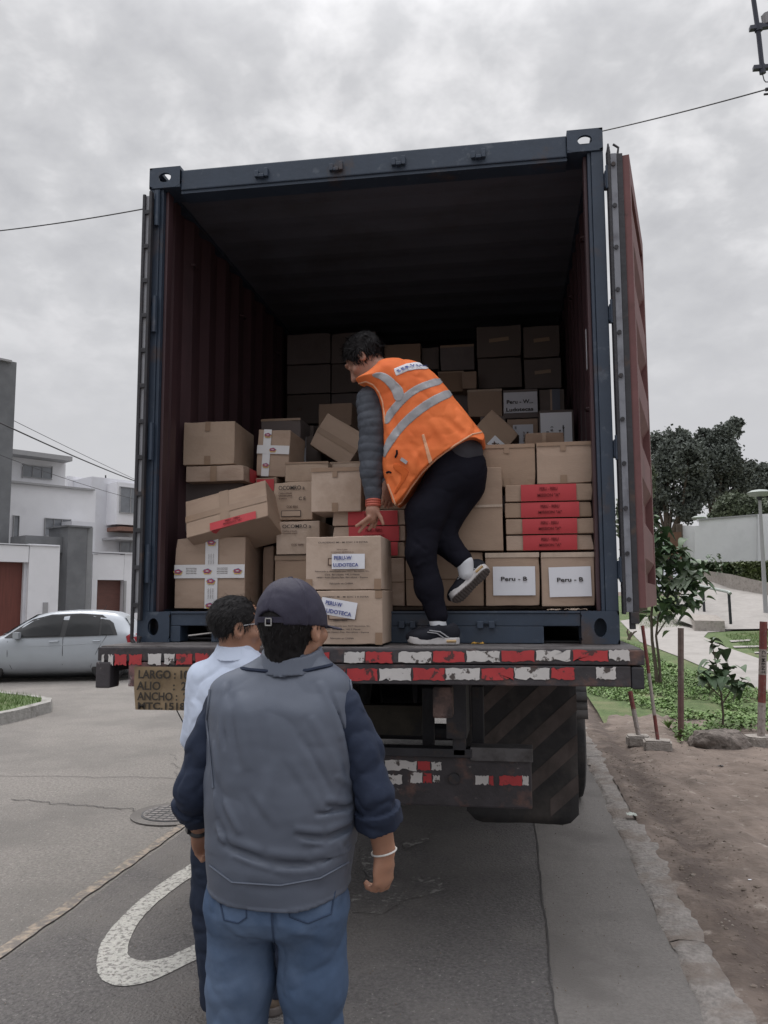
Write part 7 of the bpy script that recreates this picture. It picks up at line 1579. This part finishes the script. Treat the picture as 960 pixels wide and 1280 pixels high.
# ---- ramp, low retaining kerb, railing, hedge, white wall, lamp posts, trees
def atS(x, y, D): return Vector(atD(x, y, D))
R1, R2, R3, R4 = atS(868, 778, 23.5), atS(1010, 806, 19.5), atS(1010, 728, 27), atS(875, 690, 33)
R1.z = max(R1.z, .6)
rm = MB().add([atS(838, 771, 25), atS(880, 787, 22.5), atS(1010, 785, 22.5), atS(1010, 752, 25), atS(890, 722, 30), atS(858, 728, 30)], [(0, 1, 2, 3, 4, 5)])
tag(rm.build('ramp', M['path']), kind='structure')
kw = MB(); A0, A1, A2 = atS(880, 727, 30), atS(915, 733, 28), atS(1010, 757, 25)
for a, b_ in ((A0, A1), (A1, A2)):
    d = (b_-a).normalized(); kw.add([a+Vector((0, 0, -.5)), b_+Vector((0, 0, -.5)), b_+Vector((0, 0, .42)), a+Vector((0, 0, .42)), a+Vector((.1, .3, -.5)), b_+Vector((.1, .3, -.5)), b_+Vector((.1, .3, .42)), a+Vector((.1, .3, .42))], [(0, 1, 2, 3), (3, 2, 6, 7), (4, 7, 6, 5), (0, 3, 7, 4), (1, 5, 6, 2)])
tag(kw.build('ramp_wall', M['conc']), 'low concrete wall edging the ramp in front of the hedge', 'wall')
# raised lawn between the ramp wall and the hedge
up_ = MB().add([A0+Vector((0, .3, .40)), A1+Vector((0, .3, .40)), A2+Vector((0, .3, .40)), atS(1010, 737, 34), atS(880, 738, 34)+Vector((0, 0, .1))], [(0, 1, 2, 3, 4)]); tag(up_.build('upper_lawn', M['lawn']), kind='structure')
bl = MB(); B0 = [atS(868, 780, 22.6), atS(906, 781, 22.4), atS(896, 773, 24.2), atS(862, 772, 24.4)]
bl.add([p+Vector((0, 0, -.25)) for p in B0]+[p+Vector((0, 0, .10)) for p in B0], [(0, 1, 5, 4), (1, 2, 6, 5), (2, 3, 7, 6), (3, 0, 4, 7), (4, 5, 6, 7)]); tag(bl.build('concrete_plinth', M['conc']), 'low concrete plinth at the foot of the railing', 'plinth')
rl = empty('handrail', tuple(atS(913, 779, 22.5))); tag(rl, 'pale pipe handrail on two dark posts beside the ramp', 'railing'); lo3 = Vector(rl.location)
MB().tube([atS(853, 727, 28)-lo3, atS(860, 729, 27.5)-lo3, atS(911, 740, 22.5)-lo3, atS(913, 742, 22.4)-lo3], .045, 8).build('rail', M['rail'], rl, True)
for (xa, ya, xb, yb, D) in ((911, 741, 913.5, 780, 22.5), (879, 742, 880.5, 766, 24.8)): MB().tube([atS(xa, ya, D)-lo3, atS(xb, yb, D)-lo3], .04, 8).build('post', M['railpost'], rl, True)
MB().tube([atS(855, 744, 27)-lo3, atS(879, 752, 24.8)-lo3], .03, 8).build('lower_rail', M['rail'], rl, True)
def leafmass(name, m, bounds_fn, n, l_, seed, parent=None, flat=.3):
    r = random.Random(seed); mb = MB()
    for _ in range(n):
        p, out_ = bounds_fn(r); d = Vector((r.gauss(0, 1), r.gauss(0, 1), r.gauss(0, 1))); d = (d*.8+out_).normalized(); u = Vector((r.gauss(0, 1), r.gauss(0, 1), r.gauss(0, 1))).normalized(); k = l_*r.uniform(.6, 1.3)
        s_ = d.cross(u).normalized(); b_ = len(mb.v); mb.v += [p-s_*k*.4, p+d*k*.5-s_*k*.05, p+s_*k*.4, p-d*k*.5+s_*.05*k]; mb.f.append((b_, b_+1, b_+2, b_+3))
    return mb.build(name, m, parent)
def hedge(x0, x1, y0, y1, D, depth, m, lab, seed):
    a, b_ = atS(x0, y1, D), atS(x1, y1, D); top = atS((x0+x1)/2, y0, D).z; base = min(a.z, b_.z); r = empty('hedge', (a.x, a.y, base)); tag(r, lab, 'hedge', 'clipped hedges before the white wall'); L_ = (b_-a).length; d = Vector(((b_-a).x, (b_-a).y, 0)).normalized(); nn = Vector((-d.y, d.x, 0)); H = top-base
    def fn(rr_):
        f_ = rr_.random(); u = rr_.random()*L_; w_ = rr_.uniform(0, .12)
        bulge = .1*mnoise.noise(Vector((u*1.1, seed, 0)))
        if f_ < .62: v = rr_.random()*H; return d*u+nn*(w_+bulge+.08*mnoise.noise(Vector((u*3, v*3, 0))))+Vector((0, 0, v)), -nn
        if f_ < .9: return d*u+nn*rr_.random()*depth+Vector((0, 0, H-w_+bulge+.06*mnoise.noise(Vector((u*3, 7, 0))))), Vector((0, 0, 1))
        e_ = 0 if rr_.random() < .5 else L_; return d*e_+nn*rr_.random()*depth+Vector((0, 0, rr_.random()*H)), d*(1 if e_ else -1)
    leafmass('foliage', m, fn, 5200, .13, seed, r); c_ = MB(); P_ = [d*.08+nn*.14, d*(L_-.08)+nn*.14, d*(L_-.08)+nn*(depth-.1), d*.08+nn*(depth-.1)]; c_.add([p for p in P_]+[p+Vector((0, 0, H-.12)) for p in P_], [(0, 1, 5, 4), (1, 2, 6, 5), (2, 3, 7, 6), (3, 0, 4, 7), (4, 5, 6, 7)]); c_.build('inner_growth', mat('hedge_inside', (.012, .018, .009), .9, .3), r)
hedge(867, 930, 703, 738, 33, 1.4, M['hedge'], 'dark clipped hedge section nearer the railing', 1); hedge(930, 1010, 702, 740, 32, 1.5, M['hedge2'], 'yellow-green clipped hedge section at the right edge', 2)
wl_ = empty('boundary_wall', tuple(atS(900, 740, 38))); tag(wl_, 'long white boundary wall behind the hedge with a stepped left end', 'wall'); lo4 = Vector(wl_.location)
def wallq(pts, th=.25):
    P_ = [atS(x, y, D)-lo4 for x, y, D in pts]; mb = MB(); mb.prism(P_, (.0, th, 0)); return mb
for pts, nm_, m in (([(868, 760, 37), (947, 760, 37), (947, 644, 37), (873.5, 650, 37), (873.5, 657, 37), (868, 657.5, 37)], 'wall', M['render']), ([(947.3, 760, 36.9), (1010, 760, 34.5), (1010, 639, 34.5), (947.3, 643, 36.9)], 'wall', M['render']), ([(851, 740, 37.3), (867.8, 745, 37.05), (867.8, 657.5, 37.05), (851, 656.5, 37.3)], 'wall', M['render'])): wallq(pts).build(nm_, m, wl_)
wallq([(873, 650.5, 36.95), (947.5, 644.5, 36.95), (947.5, 642.5, 36.95), (873, 648.5, 36.95)], .4).build('coping', M['frame'], wl_)
MB().obox(atS(843, 682, 37)-lo4, (.32, 0, 0), (0, .05, 0), (0, 0, .62)).build('timber_gate', mat('brown_gate', (.12, .06, .035), .7, .2), wl_)
gt = MB().tube([atS(850, 700, 37.2)-lo4, atS(849, 655, 37.2)-lo4], .15, 8); gt.build('gate_post', M['bark'], wl_, True)
def lamp(px, ytop, ybot, D, lab):
    b_ = atS(px, ybot, D); z0 = terr(b_.x, b_.y); r = empty('street_lamp', (b_.x, b_.y, z0)); tag(r, lab, 'lamp', 'park lamps'); zt = atS(px, ytop, D).z-z0; s_ = D/25
    MB().tube([(0, 0, 0), (0, 0, zt-.15)], [.07, .045], 10).build('pole', M['frame'], r, True)
    hd_ = MB(); hd_.tube([(0, 0, zt-.15), (0, 0, zt-.10), (0, 0, zt-.02), (0, 0, zt+.05), (0, 0, zt+.08)], [.08, .30, .36, .22, .03], 20); hd_.build('lamp_shade', M['rail'], r, True)
    MB().tube([(0, 0, zt-.26), (0, 0, zt-.16)], [.05, .10], 12).build('lamp_neck', M['railpost'], r, True)
lamp(957, 613, 760, 24, 'round-topped park lamp on a tall pole, right edge'); lamp(876, 646, 700, 40, 'small round-topped lamp showing above the white wall')
def tree(px, py_base, D, crown, lab, m, n, l_, seed, limbs=7):
    b_ = atS(px, py_base, D); r = empty('tree', (b_.x, b_.y, 1.2)); tag(r, lab, 'tree', 'trees behind the white wall'); lo5 = Vector(r.location); rr_ = random.Random(seed); C_ = []
    for (x, y, rx, ry, dd) in crown: c_ = atS(x, y, D+dd)-lo5; C_.append((c_, rx*D/F_PX, ry*D/F_PX))
    tk = MB(); mid = Vector((0, 0, (C_[0][0].z)*.45)); tk.tube([Vector((0, 0, -.5)), Vector((.05, 0, mid.z*.5)), mid], [.26, .2, .16], 9)
    for c_, rx, ry in C_: tk.tube([mid, mid.lerp(c_, .5)+Vector((rr_.gauss(0, .15), rr_.gauss(0, .15), -.1)), c_, c_+Vector((rr_.gauss(0, .3), 0, ry*.7))], [.13, .08, .045, .015], 6)
    tk.build('trunk', M['bark'], r, True); tot = sum(a*b2 for _, a, b2 in C_)
    def fn(q):
        k = q.random()*tot
        for c_, rx, ry in C_:
            k -= rx*ry
            if k <= 0: break
        while True:
            v = Vector((q.gauss(0, 1), q.gauss(0, 1), q.gauss(0, 1))).normalized(); rad = q.random()**.45*(1+.35*mnoise.noise(v*2.1+c_))*(q.uniform(1, 1.3) if q.random() < .12 else 1)
            p = c_+Vector((v.x*rx*rad, v.y*rx*.8*rad, v.z*ry*rad))
            if mnoise.noise(p*1.1+Vector((seed, 0, 0)))+.6*mnoise.noise(p*2.6) > -.04: break
            if q.random() < .08: break
        return p, v*.3
    leafmass('crown', m, fn, n, l_, seed, r)
tree(835, 700, 46, [(835, 590, 30, 34, 0), (812, 610, 22, 40, 1), (860, 575, 26, 26, -1), (845, 555, 22, 22, 0), (820, 560, 18, 20, 1), (870, 610, 26, 30, 0), (798, 580, 20, 34, 2), (852, 630, 24, 24, 0)], 'big dark tree behind the container door, left of the group', M['leafhazed'], 30000, .19, 3)
tree(895, 700, 48, [(893, 568, 24, 26, 0), (905, 548, 18, 18, 0), (915, 540, 12, 14, 1), (885, 600, 30, 26, 0), (920, 600, 22, 24, 0), (905, 575, 22, 20, -1), (880, 548, 14, 12, 1), (921, 528, 9, 8, 1)], 'tallest feathery dark tree, middle of the group', M['leafhazed'], 24000, .18, 5)
tree(955, 700, 50, [(945, 608, 26, 20, 0), (965, 600, 24, 22, 0), (935, 588, 14, 12, 0), (955, 588, 12, 9, 1), (985, 605, 24, 20, 0)], 'dark tree at the right edge of the group', M['leafhazed'], 14000, .18, 7)
tree(920, 700, 42, [(920, 632, 26, 16, 0), (905, 642, 18, 10, 0), (940, 636, 22, 14, 0), (900, 650, 14, 8, 0), (955, 640, 18, 12, 0)], 'lighter olive-green round tree just above the white wall', M['leafmid'], 11000, .17, 9)
tree(800, 740, 30, [(800, 640, 12, 40, 0), (806, 690, 14, 30, 0), (792, 710, 16, 30, 0), (785, 650, 14, 40, 1), (808, 600, 10, 30, 0)], 'slim pale-leaved tree seen past the edge of the open door', M['leafmid'], 5000, .22, 11)
# distant hills behind the trees
hl = MB(); n = 40
for i in range(n+1):
    t = i/n; x = 60+240*t; y = 420-60*t; h_ = 20+18*math.sin(t*5+.5)+8*mnoise.noise(Vector((t*7, 0, 0))); hl.v += [Vector((x, y, 0)), Vector((x+10, y+40, h_))]
    if i: k = len(hl.v); hl.f.append((k-4, k-2, k-1, k-3))
tag(hl.build('hills', mat('hazy_hill', (.30, .31, .34), .95, .1, .02)), kind='structure')
